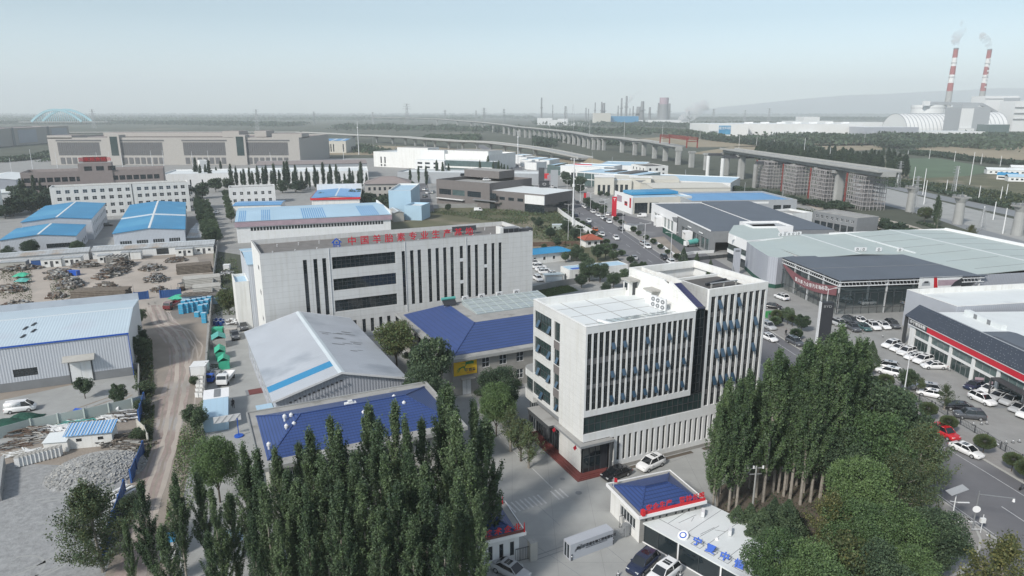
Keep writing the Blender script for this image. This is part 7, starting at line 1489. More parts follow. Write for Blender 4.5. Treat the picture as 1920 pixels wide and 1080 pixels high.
def car_mesh(kind,col):
 if (kind,col) in CAR:return CAR[kind,col]
 S=SHAPE[kind];P= 'paint_' +col;body=MB();secs=[]
 for x,w_,zb,zt_ in S['s']:
  m_=(zb+zt_)/2;secs.append([(x,-w_*.85,zb),(x,-w_,zb+.12),(x,-w_,m_+.1),(x,-w_*.94,zt_ - .03),(x,-w_*.8,zt_),(x,w_*.8,zt_),(x,w_*.94,zt_ - .03),(x,w_,m_+.1),(x,w_,zb+.12),(x,w_*.85,zb)])
 loft(body,secs,P)
 g0,g1,r0,r1,zr=S['g'];bw=S['w']*.88;rw=S['w']*.70;zb=min(s[3] for s in S['s'] if abs(s[0])<1.6) - .02
 def ring(x,w_,z):return (x,w_,z)
 roof=[(r0,-rw,zr),(r1,-rw,zr - .02),(r1,rw,zr - .02),(r0,rw,zr)]
 base=[(g0,-bw,zb),(g1,-bw,zb),(g1,bw,zb),(g0,bw,zb)]
 mid=((r0+r1)/2)
 body.poly([(r0,-rw,zr),(mid,-rw,zr+.035),(mid,rw,zr+.035),(r0,rw,zr)],P);body.poly([(mid,-rw,zr+.035),(r1,-rw,zr - .02),(r1,rw,zr - .02),(mid,rw,zr+.035)],P)
 for p,q in zip(base,roof):body.bar(p,q,.075,P)
 for s_ in (-1,1):body.bar((mid,s_*rw,zr),(mid - .1,s_*bw,zb),.06,'frame_dark' if col != 'white' else P);body.bar((r0,s_*rw,zr),(r1,s_*rw,zr - .02),.08,P)
 if kind== 'van':body.hexa([(-2.26,-bw - .005,1.1),(.3,-bw - .005,1.1),(.3,bw+.005,1.1),(-2.26,bw+.005,1.1),(-2.12,-rw - .06,zr - .02),(.3,-rw - .06,zr - .02),(.3,rw+.06,zr - .02),(-2.12,rw+.06,zr - .02)],P)
 if kind== 'pickup':body.box(-2.4,-.8,1.0,-.7,.8,1.06,'mid_grey');body.box(-2.45,-.88,1.0,-.6,-.8,1.25,P);body.box(-2.45,.8,1.0,-.6,.88,1.25,P);body.box(-2.45,-.8,1.0,-2.38,.8,1.25,P)
 body.box(-S['L']/2+.1,-.7,.18,S['L']/2 - .2,.7,.3,'rubber')
 gl=MB();e=.015
 b_=[(x,y*.985,z) for x,y,z in base];r_=[(x,y*.985,z - .02) for x,y,z in roof]
 for i in range(4):j=(i+1) % 4;gl.poly([b_[i],b_[j],r_[j],r_[i]],'car_glass')
 if kind in ('sedan','suv'):gl.poly([(mid - .35,-rw*.7,zr+.034),(mid+.4,-rw*.7,zr+.034),(mid+.4,rw*.7,zr+.034),(mid - .35,rw*.7,zr+.034)],'car_glass')
 wh=MB();wh.cyl((0,-.11,0),(0,.11,0),.34,n=16,m='rubber');rim=MB();rim.cyl((0,-.125,0),(0,.125,0),.2,n=10,m='silver' if 'silver' in MATS else 'steel')
 xf=S['L']/2 - .14;hl=MB();hl.box(-.1,-.2,-.07,.06,.2,.07,'lamp_clear');tl=MB();tl.box(-.04,-.2,-.08,.08,.2,.08,'lamp_red')
 mr=MB();mr.box(-.08,-.1,-.06,.08,.1,.06,P);npl=MB();npl.box(0,-.22,0,.02,.22,.12,'sign_blue')
 zf=[s for s in S['s'] if s[0]>2][0][3]
 full=MB()
 for q in (body,gl):
  k=len(full.v);full.v += q.v;full.f += [tuple(i+k for i in f) for f in q.f];full.mi += [full.m(q.mn[i]) for i in q.mi]
 for sx in (-1,1):
  for sy in (-1,1):full.cyl((sx*S['wx'],sy*(S['w'] - .12) - .1,.33),(sx*S['wx'],sy*(S['w'] - .12)+.1,.33),.34,n=10,m='rubber')
 full.box(xf - .1,-.7,zf - .12,xf,.7,zf,'lamp_clear');full.box(-xf - .05,-.75,zf - .05,-xf+.05,.75,zf+.08,'lamp_red')
 def cm(k_,m): 
  if k_ not in CAR:CAR[k_]=m.mesh(k_[0] if isinstance(k_,tuple) else k_)
  return CAR[k_]
 CAR[kind,col]=dict(body=body.mesh('car_body',True),glass=cm(('car_windows',kind),gl),wheel=cm('wheel',wh),rim=cm('rim',rim),head=cm('headlight',hl),tail=cm('tail_light',tl),mirror=cm(('mirror',col),mr),plate=cm('number_plate',npl),full=full.mesh('car'),S=S,xf=xf,zf=zf)
 for me in (CAR[kind,col]['body'],CAR[kind,col]['full']):
  pass
 return CAR[kind,col]
def car_at(x,y,rz,kind,col,label,group=None,near=True,z=0,cat='car'):
 K=car_mesh(kind,col);nm={'van':'van','pickup':'pickup_truck'}.get(kind,'car')
 if not near:o=tag(obj(nm,K['full'],None,(x,y,z),rz),label,{'van':'van','pickup':'pickup truck'}.get(kind,'car'),group);return o
 o=thing(nm,label,{'van':'van','pickup':'pickup truck'}.get(kind,'car'),(x,y,z),rz,group);S=K['S']
 obj('body',K['body'],o);obj('windows',K['glass'],o)
 for sx in (-1,1):
  for sy in (-1,1):w_=obj('wheel',K['wheel'],o,(sx*S['wx'],sy*(S['w'] - .11),.34));obj('rim',K['rim'],w_)
 for sy in (-1,1):obj('headlight',K['head'],o,(K['xf'],sy*.6,K['zf'] - .02));obj('tail_light',K['tail'],o,(-K['xf'] - .08,sy*.66,K['zf']+.05));obj('mirror',K['mirror'],o,(S['g'][1] - .35,sy*(S['w']+.05),1.0))
 obj('number_plate',K['plate'],o,(-S['L']/2 - .01,0,.6));return o
def car(px0,py0,px1,py1,kind,col,label,group=None,near=True,z=0):
 """rear and front ground points in the photo"""
 a,b=G(px0,py0,z),G(px1,py1,z);x,y=(a[0]+b[0])/2,(a[1]+b[1])/2
 return car_at(x,y,math.atan2(b[1] - a[1],b[0] - a[0]),kind,col,label,group,near,z)
CL=[
 (1237,868,1202,884,'suv','white','white hatchback SUV with black sunroof parked beside the office block'),(1178,885,1132,902,'sedan','black','black sedan parked in front of the red entrance steps'),
 (1225,1048,1185,1082,'suv','blue','dark blue SUV beside the glass fronted container, bottom edge'),(1262,1070,1225,1098,'suv','white','white SUV cut by the bottom edge beside the dark blue SUV'),(940,1068,975,1085,'sedan','silver','pale blue grey car partly under the tree by the left gatehouse'),
 (17,774,62,768,'van','white','white van with small side windows parked before the ribbed shed'),(436,622,446,645,'pickup','grey','brownish grey pickup on the yard left of the grey gabled shed'),
 (1750,808,1790,828,'suv','red','red hatchback driving along the right kerb of the main road'),(1785,838,1838,862,'sedan','white','white sedan just behind the red hatchback at the right kerb'),(1738,832,1755,854,'suv','white','white SUV driving in the left lane near the dark trees'),
 (1430,632,1452,642,'sedan','white','white sedan with black roof driving beside the office block corner'),(1478,640,1503,652,'suv','grey','dark grey SUV at the pavement below the tall sign pillar'),
 (1478,566,1452,556,'suv','white','white SUV standing alone before the canopy hall'),(1437,577,1462,580,'sedan','black','black sedan half hidden by the office block near the green bin'),(1432,612,1448,620,'suv','silver','silver car half hidden at the office block right edge'),
 (1559,606,1587,616,'suv','silver','pale silver SUV in the back row before the canopy hall'),(1583,602,1606,611,'suv','grey','dark SUV in the back row before the canopy hall, between two pale ones'),(1600,600,1624,609,'sedan','white','white sedan in the back row before the canopy hall'),
 (1585,611,1613,627,'suv','grey','long grey SUV, leftmost in the front row before the canopy hall'),(1605,610,1633,625,'sedan','teal','dark teal car, second in the front row before the canopy hall'),(1622,608,1651,624,'suv','white','white SUV, third in the front row before the canopy hall'),(1643,607,1668,621,'sedan','white','white sedan, fourth in the front row before the canopy hall'),(1660,606,1686,620,'suv','grey','dark grey SUV, rightmost in the front row before the canopy hall'),
 (1690,647,1651,655,'suv','white','white SUV at the far end of the row along the glass showroom'),(1704,653,1667,661,'sedan','white','second white car in the row along the glass showroom'),(1718,660,1680,669,'suv','white','third white car in the row along the glass showroom'),(1733,668,1693,677,'sedan','white','fourth white car in the row along the glass showroom'),(1748,676,1712,684,'suv','white','fifth white car in the row along the glass showroom'),(1770,691,1730,690,'sedan','white','white sedan nearest the camera in the row along the glass showroom'),
 (1630,664,1600,660,'sedan','grey','dark car behind the conical tree, the farther of two'),(1625,675,1600,668,'suv','white','white car behind the conical tree, the nearer of two'),(1678,694,1645,688,'suv','silver','silver grey SUV behind the clipped shrubs at the lot fence'),(1682,706,1650,698,'suv','white','white SUV beside the dark tree at the lot fence'),
 (1754,736,1716,730,'suv','silver','silver SUV parked nose to the fence, upper of the middle pair'),(1762,747,1729,740,'sedan','white','white sedan parked nose to the fence, lower of the middle pair'),(1815,770,1778,766,'sedan','black','black sedan at the fence beside the feathery tree'),(1838,786,1795,782,'suv','grey','dark grey SUV at the fence, closest to the traffic cones'),
 (1842,724,1811,732,'sedan','blue','dark blue sedan with a pink roof board by the showroom door'),(1878,730,1832,740,'sedan','white','white sedan with a pink roof board by the showroom door'),(1820,745,1862,764,'suv','white','white SUV alone in front of the pink board cars'),(1890,744,1855,752,'sedan','silver','beige grey sedan second in the right edge row'),(1915,750,1872,764,'suv','silver','silver SUV third in the right edge row'),(1928,764,1894,776,'sedan','silver','silver sedan near the right edge of the lot'),(1940,776,1912,786,'suv','white','white car cut by the right edge of the lot'),
 (1612,572,1640,570,'suv','white','white car parked inside the open canopy hall'),(1592,568,1572,566,'suv','black','black car parked inside the open canopy hall, left'),(1692,572,1712,568,'suv','silver','silver car under the mezzanine of the canopy hall')]
for q in CL:car(*q)
for i,(x,y) in enumerate([(1836,712),(1863,720)]):
 b=G(x,y,1.5);mb=MB();mb.box(-.7,-.08,0,.7,.08,.45,'pink');tag(obj('roof_board',mb,None,(*b,1.5),-.3),['pink promotional board on the roof of the dark blue sedan','pink promotional board on the roof of the white sedan'][i],'sign')
FC=[(1002,496,'suv','white'),(1011,503,'suv','white'),(1017,508,'sedan','white'),(1023,513,'suv','white'),(1037,516,'sedan','white')]
for i,(x,y,k,c_) in enumerate(FC):p=G(x,y);car_at(p[0],p[1],R(14),k,c_,'white car in the lot behind the long factory, %s' % nth(i,'from the back'),'white cars behind the long factory',False)
p=G(1009,526);car_at(*p,R(-70),'suv','white','white car facing the camera behind the long factory corner',None,False)
rc=lambda y:math.atan2(1,(rx(RR,y+5) - rx(RR,y - 5))/10)
park=[(1256,494,'suv','white'),(1247,486,'suv','black'),(1208,465,'suv','white'),(1198,459,'suv','silver'),(1153,432,'pickup','grey'),(1132,418,'suv','white'),(1126,414,'sedan','black'),(1120,411,'suv','white'),(1112,405,'sedan','white'),(1104,399,'suv','white'),(1098,394,'suv','grey'),(1091,390,'sedan','white'),(1086,387,'suv','white'),(1078,381,'sedan','black'),(1070,376,'suv','grey'),(1051,365,'suv','white'),(1045,361,'sedan','silver'),(1038,356,'suv','grey'),(1032,352,'suv','white'),(1025,347,'sedan','silver'),(1019,343,'suv','white'),(1004,334,'suv','white'),(998,331,'sedan','white'),(993,328,'suv','white'),(988,325,'suv','grey'),(983,321,'sedan','white'),(978,318,'suv','silver'),(973,314,'suv','white'),(968,311,'sedan','grey'),(964,308,'suv','white'),(960,305,'sedan','silver'),(956,302,'suv','white')]
for i,(x,y,k,c_) in enumerate(park):
 g=G(x,y);car_at(rx(RR,g[1]) - 1.3,g[1],rc(g[1])+(math.pi if i % 3 else 0),k,c_,'%s car parked along the right kerb of the main road, %s' % (c_,nth(i)),'cars parked along the right kerb',i<4)
lp=[(1042,390,'suv','white'),(1050,396,'sedan','black'),(1057,401,'suv','grey'),(1062,406,'sedan','blue'),(1083,424,'suv','black'),(1100,433,'suv','orange'),(1111,442,'suv','white'),(1172,486,'sedan','silver')]
for i,(x,y,k,c_) in enumerate(lp):g=G(x,y);car_at(rx(RL,g[1])+1.2,g[1],rc(g[1]),k,c_,'%s car parked along the left kerb of the main road, %s' % (c_,nth(i,'from the far end')),'cars parked along the left kerb',False)
for i,(x,y,k,c_,f,l) in enumerate([(1155,449,'suv','white',1,'white SUV driving alone in the middle of the main road'),(1104,416,'sedan','white',1,'white sedan driving behind the white SUV on the main road'),(1063,387,'suv','white',0,'white SUV driving beside the parked rows further up the road'),(996,338,'sedan','white',0,'white car at the far junction, right one'),(988,341,'suv','white',1,'white car at the far junction, left one'),(960,318,'suv','grey',1,'dark car driving at the far end of the road')]):g=G(x,y);car_at(*g,rc(g[1])+math.pi*f,k,c_,l,None,i<2)
for i,(x,y,k,c_,a_,l) in enumerate([(1203,407,'van','white',180,'white minibus in front of the white corner frame of the slate roofed showroom'),(1163,405,'sedan','black',10,'black car at the foot of the red sign pillar'),(1142,404,'suv','white',60,'white car left of the red sign pillar'),(1095,354,'sedan','white',0,'white car before the teal showroom'),(1130,383,'suv','silver',20,'silver car between the shrubs near the picture showroom'),(897,396,'van','white',0,'white van before the dark taupe showroom, left'),(963,388,'van','white',-70,'white van at the dark door of the taupe showroom'),(797,357,'suv','white',70,'white car on the back street, farthest'),(803,363,'sedan','white',70,'white car on the back street, second'),(812,362,'suv','silver',70,'silver car on the back street'),(797,370,'suv','grey',70,'dark car on the back street, nearest'),(407,400,'sedan','white',95,'white car on the tree lined side street'),(201,424,'sedan','black',30,'black car between the blue roofed workshops')]):g=G(x,y);car_at(*g,R(a_),k,c_,l,None,False)
for i in range(30):g=G(455+i*4.1,297.5+(i % 2)*1.6);car_at(*g,R(80),['suv','sedan'][i % 2],['white','white','grey','black','white','silver'][i % 6],'tiny parked car in the long lot before the beige building, %s' % nth(i,'from the left'),'cars before the beige building',False).scale=(1.2,1.2,1.2)
for i,(x,y) in enumerate([(870,330),(878,331),(886,332),(903,335),(908,337),(913,339)]):g=G(x,y,11.8);car_at(*g,R(20),'suv',['black','grey','white'][i % 3],'car parked on the roof terrace of the taupe showroom, %s' % nth(i,'from the left'),'cars on the roof terrace',False,11.75)
# trucks
def truck(p,rz,label,cab,bed,load=None,s=1.0):
 o=thing('truck',label,'truck',p,rz);o.scale=(s,s,s)
 mb=MB();secs=[[(x,-.95,.5),(x,-.98,1.3),(x,-.9,zt_),(x,.9,zt_),(x,.98,1.3),(x,.95,.5)] for x,zt_ in ((1.0,2.15),(2.2,2.15),(2.55,1.4),(2.6,.9))];loft(mb,secs,cab);obj('cab',mb,o)
 mb=MB();mb.poly([(2.235,-.82,2.08),(2.54,-.86,1.46),(2.54,.86,1.46),(2.235,.82,2.08)],'car_glass');[mb.poly([(1.3,s_*.985,1.3),(2.3,s_*.985,1.3),(2.15,s_*.93,1.95),(1.3,s_*.93,1.95)],'car_glass') for s_ in (-1,1)];mo=obj('windscreen',mb,o);mo.location.x=.02
 mb=MB();mb.box(-2.8,-1,.75,.85,1,.9,bed);[mb.box(*q,bed) for q in ((-2.8,-1,.9,.85,-.94,1.35),(-2.8,.94,.9,.85,1,1.35),(-2.8,-.94,.9,-2.74,.94,1.35),(.79,-.94,.9,.85,.94,1.5))];obj('cargo_bed',mb,o)
 if load:mb=MB();mb.box(-2.6,-.9,.91,.7,.9,2.2,load);obj('load',mb,o)
 for x in (-1.9,1.7):
  for y in (-.85,.85):mb=MB();mb.cyl((x,y - .13,.4),(x,y+.13,.4),.4,n=12,m='rubber');obj('wheel',mb,o)
 return o
truck(G(323,578),R(-95),'dark red dump truck parked beside the stacked blue cabinets','paint_dark_red','paint_dark_red');truck(G(424,716),R(-85),'white light truck parked behind the pale blue container','paint_white','paint_white')
truck(G(399,712),R(-88),'small truck with blue cab among the machines left of the white truck','sign_blue','steel',s=.8)
g=G(1868,1056);o=thing('cargo_tricycle','blue motor tricycle with rider driving at the road corner','tricycle',g,R(75));o.scale=(.95,)*3
mb=MB();mb.box(-1.3,-.6,.5,.3,.6,.58,'frame_dark');[mb.box(*q,'barrel_blue') for q in ((-1.3,-.62,.58,.3,-.56,.95),(-1.3,.56,.58,.3,.62,.95),(-1.3,-.56,.58,-1.24,.56,.95),(.24,-.56,.58,.3,.56,1.0))];obj('cargo_box',mb,o)
mb=MB();mb.bar((.3,0,.6),(1.3,0,.75),.25,'barrel_blue');mb.bar((1.3,0,.3),(1.15,0,1.1),.08,'steel');mb.bar((1.1,-.4,1.1),(1.1,.4,1.1),.05,'frame_dark');mb.box(.4,-.2,.75,.9,.2,.85,'frame_dark');obj('frame',mb,o)
for x,y in ((-.9,-.66),(-.9,.66),(1.35,0)):mb=MB();mb.cyl((x,y - .06,.3),(x,y+.06,.3),.3,n=12,m='rubber');obj('wheel',mb,o)
# people: skinned bodies
def person(x,y,rz,label,sit=False,top='cloth_black',z=0.,legs='cloth_black',group=None,carry=None):
 o=thing('person',label,'person',(x,y,z),rz,group)
 if sit:J=[((0,0,.85),.12),((0,0,1.1),.15),((.03,0,1.35),.15),((.05,0,1.47),.055),((.07,.1,.82),.09),((.4,.13,.8),.07),((.42,.14,.42),.05),((.52,.14,.38),.04),((.07,-.1,.82),.09),((.4,-.13,.8),.07),((.42,-.14,.42),.05),((.52,-.14,.38),.04),((.03,.2,1.36),.07),((.2,.26,1.15),.045),((.5,.24,1.12),.03),((.03,-.2,1.36),.07),((.2,-.26,1.15),.045),((.5,-.24,1.12),.03)];hz=1.6;hx=.07
 else:J=[((0,0,.9),.13),((0,0,1.15),.13),((0,0,1.38),.15),((.01,0,1.5),.055),((0,.1,.86),.09),((.1,.11,.48),.065),((.08,.11,.1),.045),((.2,.12,.04),.035),((0,-.1,.86),.09),((-.02,-.11,.48),.065),((-.15,-.11,.12),.045),((-.02,-.12,.04),.035),((0,.2,1.4),.065),((-.06,.25,1.12),.045),((.08,.26,.88),.032),((0,-.2,1.4),.065),((.06,-.25,1.12),.045),((.2,-.25,.92),.032)];hz=1.64;hx=.02
 E=[(0,1),(1,2),(2,3),(0,4),(4,5),(5,6),(6,7),(0,8),(8,9),(9,10),(10,11),(2,12),(12,13),(13,14),(2,15),(15,16),(16,17)]
 me=bpy.data.meshes.new('body');me.from_pydata([j[0] for j in J],E,[]);b=bpy.data.objects.new('body',me);C.objects.link(b)
 sk=b.modifiers.new('skin','SKIN');me.skin_vertices[0].data[0].use_root=True
 for i,j in enumerate(J):me.skin_vertices[0].data[i].radius=(j[1],j[1])
 b.modifiers.new('sub','SUBSURF').levels=1;bpy.context.view_layer.update()
 m2=bpy.data.meshes.new_from_object(b.evaluated_get(bpy.context.evaluated_depsgraph_get()));bpy.data.objects.remove(b)
 for m in (top,legs,'skin'):m2.materials.append(MATS[m])
 for p in m2.polygons:c_=p.center;p.material_index=2 if c_.z>1.5 or (abs(c_.y)>.2 and (c_.z<.95 if not sit else c_.x>.42)) else (1 if c_.z<.92 else 0);p.use_smooth=True
 obj('body',m2,o);mb=MB()
 for k in range(6):
  t0,t1=-math.pi/2+math.pi*k/6,-math.pi/2+math.pi*(k+1)/6;mb.cyl((hx,0,hz+.12*math.sin(t0)),(hx,0,hz+.12*math.sin(t1)),.095*math.cos(t0)+.001,.095*math.cos(t1)+.001,10,'skin',False)
 mb.box(hx+.08,-.015,hz - .03,hx+.12,.015,hz+.01,'skin');[mb.box(hx+.075,s_*.035 - .012,hz+.01,hx+.092,s_*.035+.012,hz+.03,'rubber') for s_ in (-1,1)];h=obj('head',mb,o,smooth=True)
 mb=MB()
 for k in range(3):
  t0,t1=R(20+k*24),R(20+(k+1)*23.3);mb.cyl((hx - .012,0,hz+.135*math.sin(t0)),(hx - .012,0,hz+.135*math.sin(t1)),.108*math.cos(t0)+.001,.108*math.cos(t1)+.001,10,'rubber',False)
 obj('hair',mb,h,smooth=True)
 if carry:mb=MB();mb.box(.1,-.34,.6,.3,-.22,.9,carry);obj('bag',mb,o)
 return o
for x,y,a_,l,k in [(438,765,-60,'person in black walking on the yard beside the pale blue container','frame_dark'),(1473,630,100,'person in dark clothes on the pavement near the clipped shrubs',None),(1622,656,-60,'person in dark clothes walking between the showroom cars',None),(1624,648,150,'person in dark clothes standing beside another in the showroom lot',None),(1694,583,40,'dark clothed person at the corner of the canopy hall',None),(1063,360,0,'dark figure on the far pavement beside parked cars',None),(1086,404,20,'person crossing the main road near the tall mast',None),(1126,388,0,'dark clothed pedestrian between shrubs and parked cars',None)]:person(*G(x,y),R(a_),l,carry=k)
person(*W(G(1868,1056),R(75),.35,0)[:2],R(75),'rider in a dark blue jacket sitting on the blue tricycle',True,'barrel_blue',.02)
def bike(px,py,rz,label,rider=None):
 g=G(px,py);o=thing('motor_scooter',label,'scooter',g,R(rz));mb=MB();mb.hexa([(-.6,-.15,.35),(.4,-.15,.25),(.4,.15,.25),(-.6,.15,.35),(-.65,-.12,.78),(.0,-.12,.72),(.0,.12,.72),(-.65,.12,.78)],'dark_grey');mb.bar((.55,0,.25),(.42,0,1.0),.08,'dark_grey');mb.bar((.4,-.3,1.0),(.4,.3,1.0),.04,'frame_dark');mb.bar((.0,0,.3),(.5,0,.3),.2,'dark_grey',.06);obj('body',mb,o)
 for x in (-.5,.6):mb=MB();mb.cyl((x,-.05,.25),(x,.05,.25),.25,n=12,m='rubber');obj('wheel',mb,o)
 if rider:person(*W(g,R(rz),-.35,0)[:2],R(rz),rider,True)
bike(1464,691,120,'black scooter driving on the road right of the office block','rider in black on the scooter right of the office block');bike(1918,918,200,'scooter parked on the pavement at the right edge');bike(1443,616,30,'scooter parked on the pavement by the orange post');bike(1449,620,40,'second scooter lying close to the first on the pavement')
# cones
for i,(x,y) in enumerate([(1825,797),(1840,796),(1850,795),(1875,832),(1886,831),(1899,830),(1911,829),(1557,606),(1567,612),(1582,618),(1655,632),(1275,1082),(1159,1080),(1850,1008),(1780,695)]):
 if 'cone' not in WIN:
  mb=MB();mb.box(-.2,-.2,0,.2,.2,.04,'rubber');mb.cyl((0,0,.04),(0,0,.75),.16,.03,10,'mid_grey');mb.cyl((0,0,.35),(0,0,.5),.105,.075,10,'white_paint');WIN['cone']=mb.mesh('traffic_cone')
 tag(obj('traffic_cone',WIN['cone'],None,(*G(x,y),.0)),'dark traffic cone with white band on the paving, %s from the left' % nth(sorted([1825,1840,1850.5,1875,1886,1899,1911,1557,1567,1582,1655,1275,1159,1850,1780]).index(x if i != 2 else 1850.5),'cone'),'traffic cone','traffic cones')
# ---------------------------------------------------------------- clutter of the left yards
jr=random.Random(21)
def pile(name,label,px,py,n,sx,sy,h,mats_,lmin,lmax,wd,flat=False,rz=0,cat='pile',round_=False,kind=None,group=None):
 g=G(px,py);mb=MB()
 for i in range(n):
  for _ in range(9):
   x,y=jr.uniform(-1,1),jr.uniform(-1,1)
   if x*x+y*y<1:break
  z=h*max(0,1 - x*x - y*y)*jr.uniform(.4,1)+wd/2;L_=jr.uniform(lmin,lmax);a_=jr.gauss(0,.35) if flat else jr.uniform(0,math.pi);t=jr.uniform(-.12,.12)
  p=(x*sx - math.cos(a_)*L_/2,y*sy - math.sin(a_)*L_/2,z - t*L_/2);q=(x*sx+math.cos(a_)*L_/2,y*sy+math.sin(a_)*L_/2,z+t*L_/2);m=jr.choice(mats_)
  p=(p[0],p[1],max(.06,p[2]));q=(q[0],q[1],max(.06,q[2]))
  if round_:mb.cyl(p,q,wd*jr.uniform(.8,1.1),n=7,m=m)
  else:mb.bar(p,q,wd*jr.uniform(.6,1.6),m,wd*jr.uniform(.4,1.2))
 return tag(obj(name,mb,None,(*g,0),rz),label,cat,group,kind)
TB=['wood','wood','grey_junk','rust','old_render','mid_grey']
rows=[(145,565,14,6,'far timber and pipe heap at the left end of the dirt yard'),(105,545,10,8,'grey rubble heap with sheeting left of the blue bin'),(40,560,9,6,'stack of curved grey tiles at the left yard edge')]
PL=[(20,545,4,3,1.2,'scrap heap at the left edge under green sheets'),(40,505,6,2.5,1.2,'long scrap line before the dull grey cabins'),(115,512,5,2,1.0,'rubble line below the white cabins'),(160,500,4,2,1.4,'rubbish mound right of the blue skip'),(110,520,2.4,3.6,1.2,'row of bundled pipes left of the blue skip'),(133,535,3.2,6,1.6,'long heap of concrete pipes in the middle of the pale yard'),(105,558,1.6,1.4,.9,'small pile of short pipes in the pale yard'),(210,515,3.2,7,1.7,'long row of stacked concrete posts beside the pallet stack'),(225,500,4,5,2.0,'heap of white and grey scrap below the pallet stack'),(200,545,4,3.5,1.6,'stack of grey slabs at the near end of the long row'),(285,505,3.5,3.5,1.2,'low mound of scrap in the yard centre'),(293,525,3,4.5,1.3,'narrow scrap heap left of the forklift'),(330,490,3,2,1.0,'small scrap heap near the right cabins'),(36,575,4.5,2.2,1.1,'pile of curved grey sheets at the lower left of the yard'),(298,546,1.4,1.2,.9,'tiny stack of sawn blocks in the yard centre')]
for i,(x,y,sx,sy,h,l) in enumerate(PL):pile('scrap_heap',l,x,y,170,sx,sy,h*1.5,TB,.8,2.6,.34,flat=i % 3==0,rz=R(jr.uniform(-20,40)),round_=i in (5,6,4))
for x,y,L_,l in ((190,560,14,'long neat stack of dark timber at the near edge of the pale yard'),(365,510,10,'dark brown log stack by the right fence'),(380,535,10,'stack of grey corrugated pipes beside the right fence'),(390,552,7,'lower stack of grey pipes beside the right fence')):
 g=G(x,y);mb=MB()
 for r_ in range(6):
  for k in range(9):mb.cyl((-L_/2+jr.uniform(-.3,.3),k*.5 - 2+r_*.2,.25+r_*.42),(L_/2+jr.uniform(-.3,.3),k*.5 - 2+r_*.2,.25+r_*.42),.24,n=7,m='wood' if x<370 else 'old_render')
  if r_>3:pass
 tag(obj('timber_stack',mb,None,(*g,0),R(8 if x<300 else 25)),l,'stack')
g=G(222,497);mb=MB()
for k in range(10):mb.box(-3,-2,k*.34,3,2,k*.34+.12,'old_render');[mb.box(-3+j*1.2,-2,k*.34+.12,-2.6+j*1.2,2,k*.34+.33,'grey_junk') for j in range(5)]
tag(obj('pallet_stack',mb,None,(*g,0),.2),'tall grey stack of pallets in front of the cabin row','stack')
def boxthing(name,label,cat,px,py,sx,sy,h,m,rz=10,top=None,group=None):
 o=thing(name,label,cat,G(px,py),R(rz),group);mb=MB();mb.box(-sx/2,-sy/2,.05,sx/2,sy/2,h,m,top);obj('body',mb,o);mb=MB()
 for s_ in (-1,1):mb.box(s_*sx/2 - .05,-sy/2 - .04,.0,s_*sx/2+.05,-sy/2+.04,h+.04,'mid_grey')
 mb.box(-sx/2 - .04,-sy/2 - .04,h,sx/2+.04,sy/2+.04,h+.06,top or m);obj('edge_frame',mb,o);return o
boxthing('skip','small blue skip lying on the scrap heap in the pale yard','skip',139,516,3.2,1.6,1.5,'sign_blue',-8)
for px,py,l in ((40,520,'green plastic sheet over scrap at the left edge'),(42,530,'teal and white sheet crumpled on the scrap at the left edge'),(333,562,'bright green sheet beside the blue yard gate')):
 g=G(px,py);mb=MB();n=7
 P=[[(i*.7 - 2.1,j*.5 - 1.5,.4+.9*math.sin(i*.45)*math.sin(j*.45)+jr.uniform(0,.3)) for j in range(n)] for i in range(n)]
 for i in range(n - 1):
  for j in range(n - 1):mb.poly([P[i][j],P[i+1][j],P[i+1][j+1],P[i][j+1]],'teal_tarp' if 'teal' in l else 'bright_green')
 tag(obj('plastic_sheet',mb,None,(*g,0)),l,'sheet')
g=G(341,545);o=thing('forklift','dark forklift standing near the grey pipe stacks','forklift',g,R(70));mb=MB();mb.box(-1.1,-.55,.35,.7,.55,1.1,'rust');mb.box(-1.3,-.5,.5,-.9,.5,1.3,'mid_grey');obj('body',mb,o);mb=MB();[mb.bar((x,y,1.1),(x,y,2.2),.08,'frame_dark') for x in (-.7,.6) for y in (-.5,.5)];mb.box(-.8,-.55,2.2,.7,.55,2.28,'frame_dark');obj('cage',mb,o);mb=MB();[mb.bar((.85,y,.1),(.85,y,3.2),.1,'frame_dark') for y in (-.3,.3)];[mb.bar((.9,y,.15),(1.9,y,.15),.1,'steel') for y in (-.3,.3)];mb.bar((.85,-.3,3),(.85,.3,3),.1,'frame_dark');obj('mast',mb,o)
for x in (-.8,.5):
 for y in (-.5,.5):mb=MB();mb.cyl((x,y - .1,.33),(x,y+.1,.33),.33,n=10,m='rubber');obj('wheel',mb,o)
# blue gates and cabinets
wall_line('blue_gate','blue sheet metal gate leaf left of the dirt track opening',[(253,563),(279,560)],2.2,'blue_fence',.06,'gate',posts=3);wall_line('blue_gate','blue sheet metal gate leaf right of the dirt track opening',[(301,559),(340,556)],2.2,'blue_fence',.06,'gate',posts=3)
for px,b,t,l in ((253,563,533,'thin pole behind the left blue gate leaf'),(323,556,535,'thin pole behind the right blue gate leaf')):pole('yard_pole',l,px,b,t,.06,None,'mid_grey')
t=thing('site_shed','pale blue sided hut with broken boards on its roof behind the blue cabinets','shed',G(342,572),R(6));walls(t,9,3,2.5,'light_blue_sheet',{'f':[(2,.9,1.2,1),(6,.9,1.2,1)]});mb=MB();mb.box(-.3,-.6,2.5,9.5,3.3,2.62,'grey_junk');[mb.bar((jr.uniform(0,9),-.4,2.7),(jr.uniform(0,9),3,2.75),.25,'wood',.06) for _ in range(14)];obj('roof',mb,t)
k=0
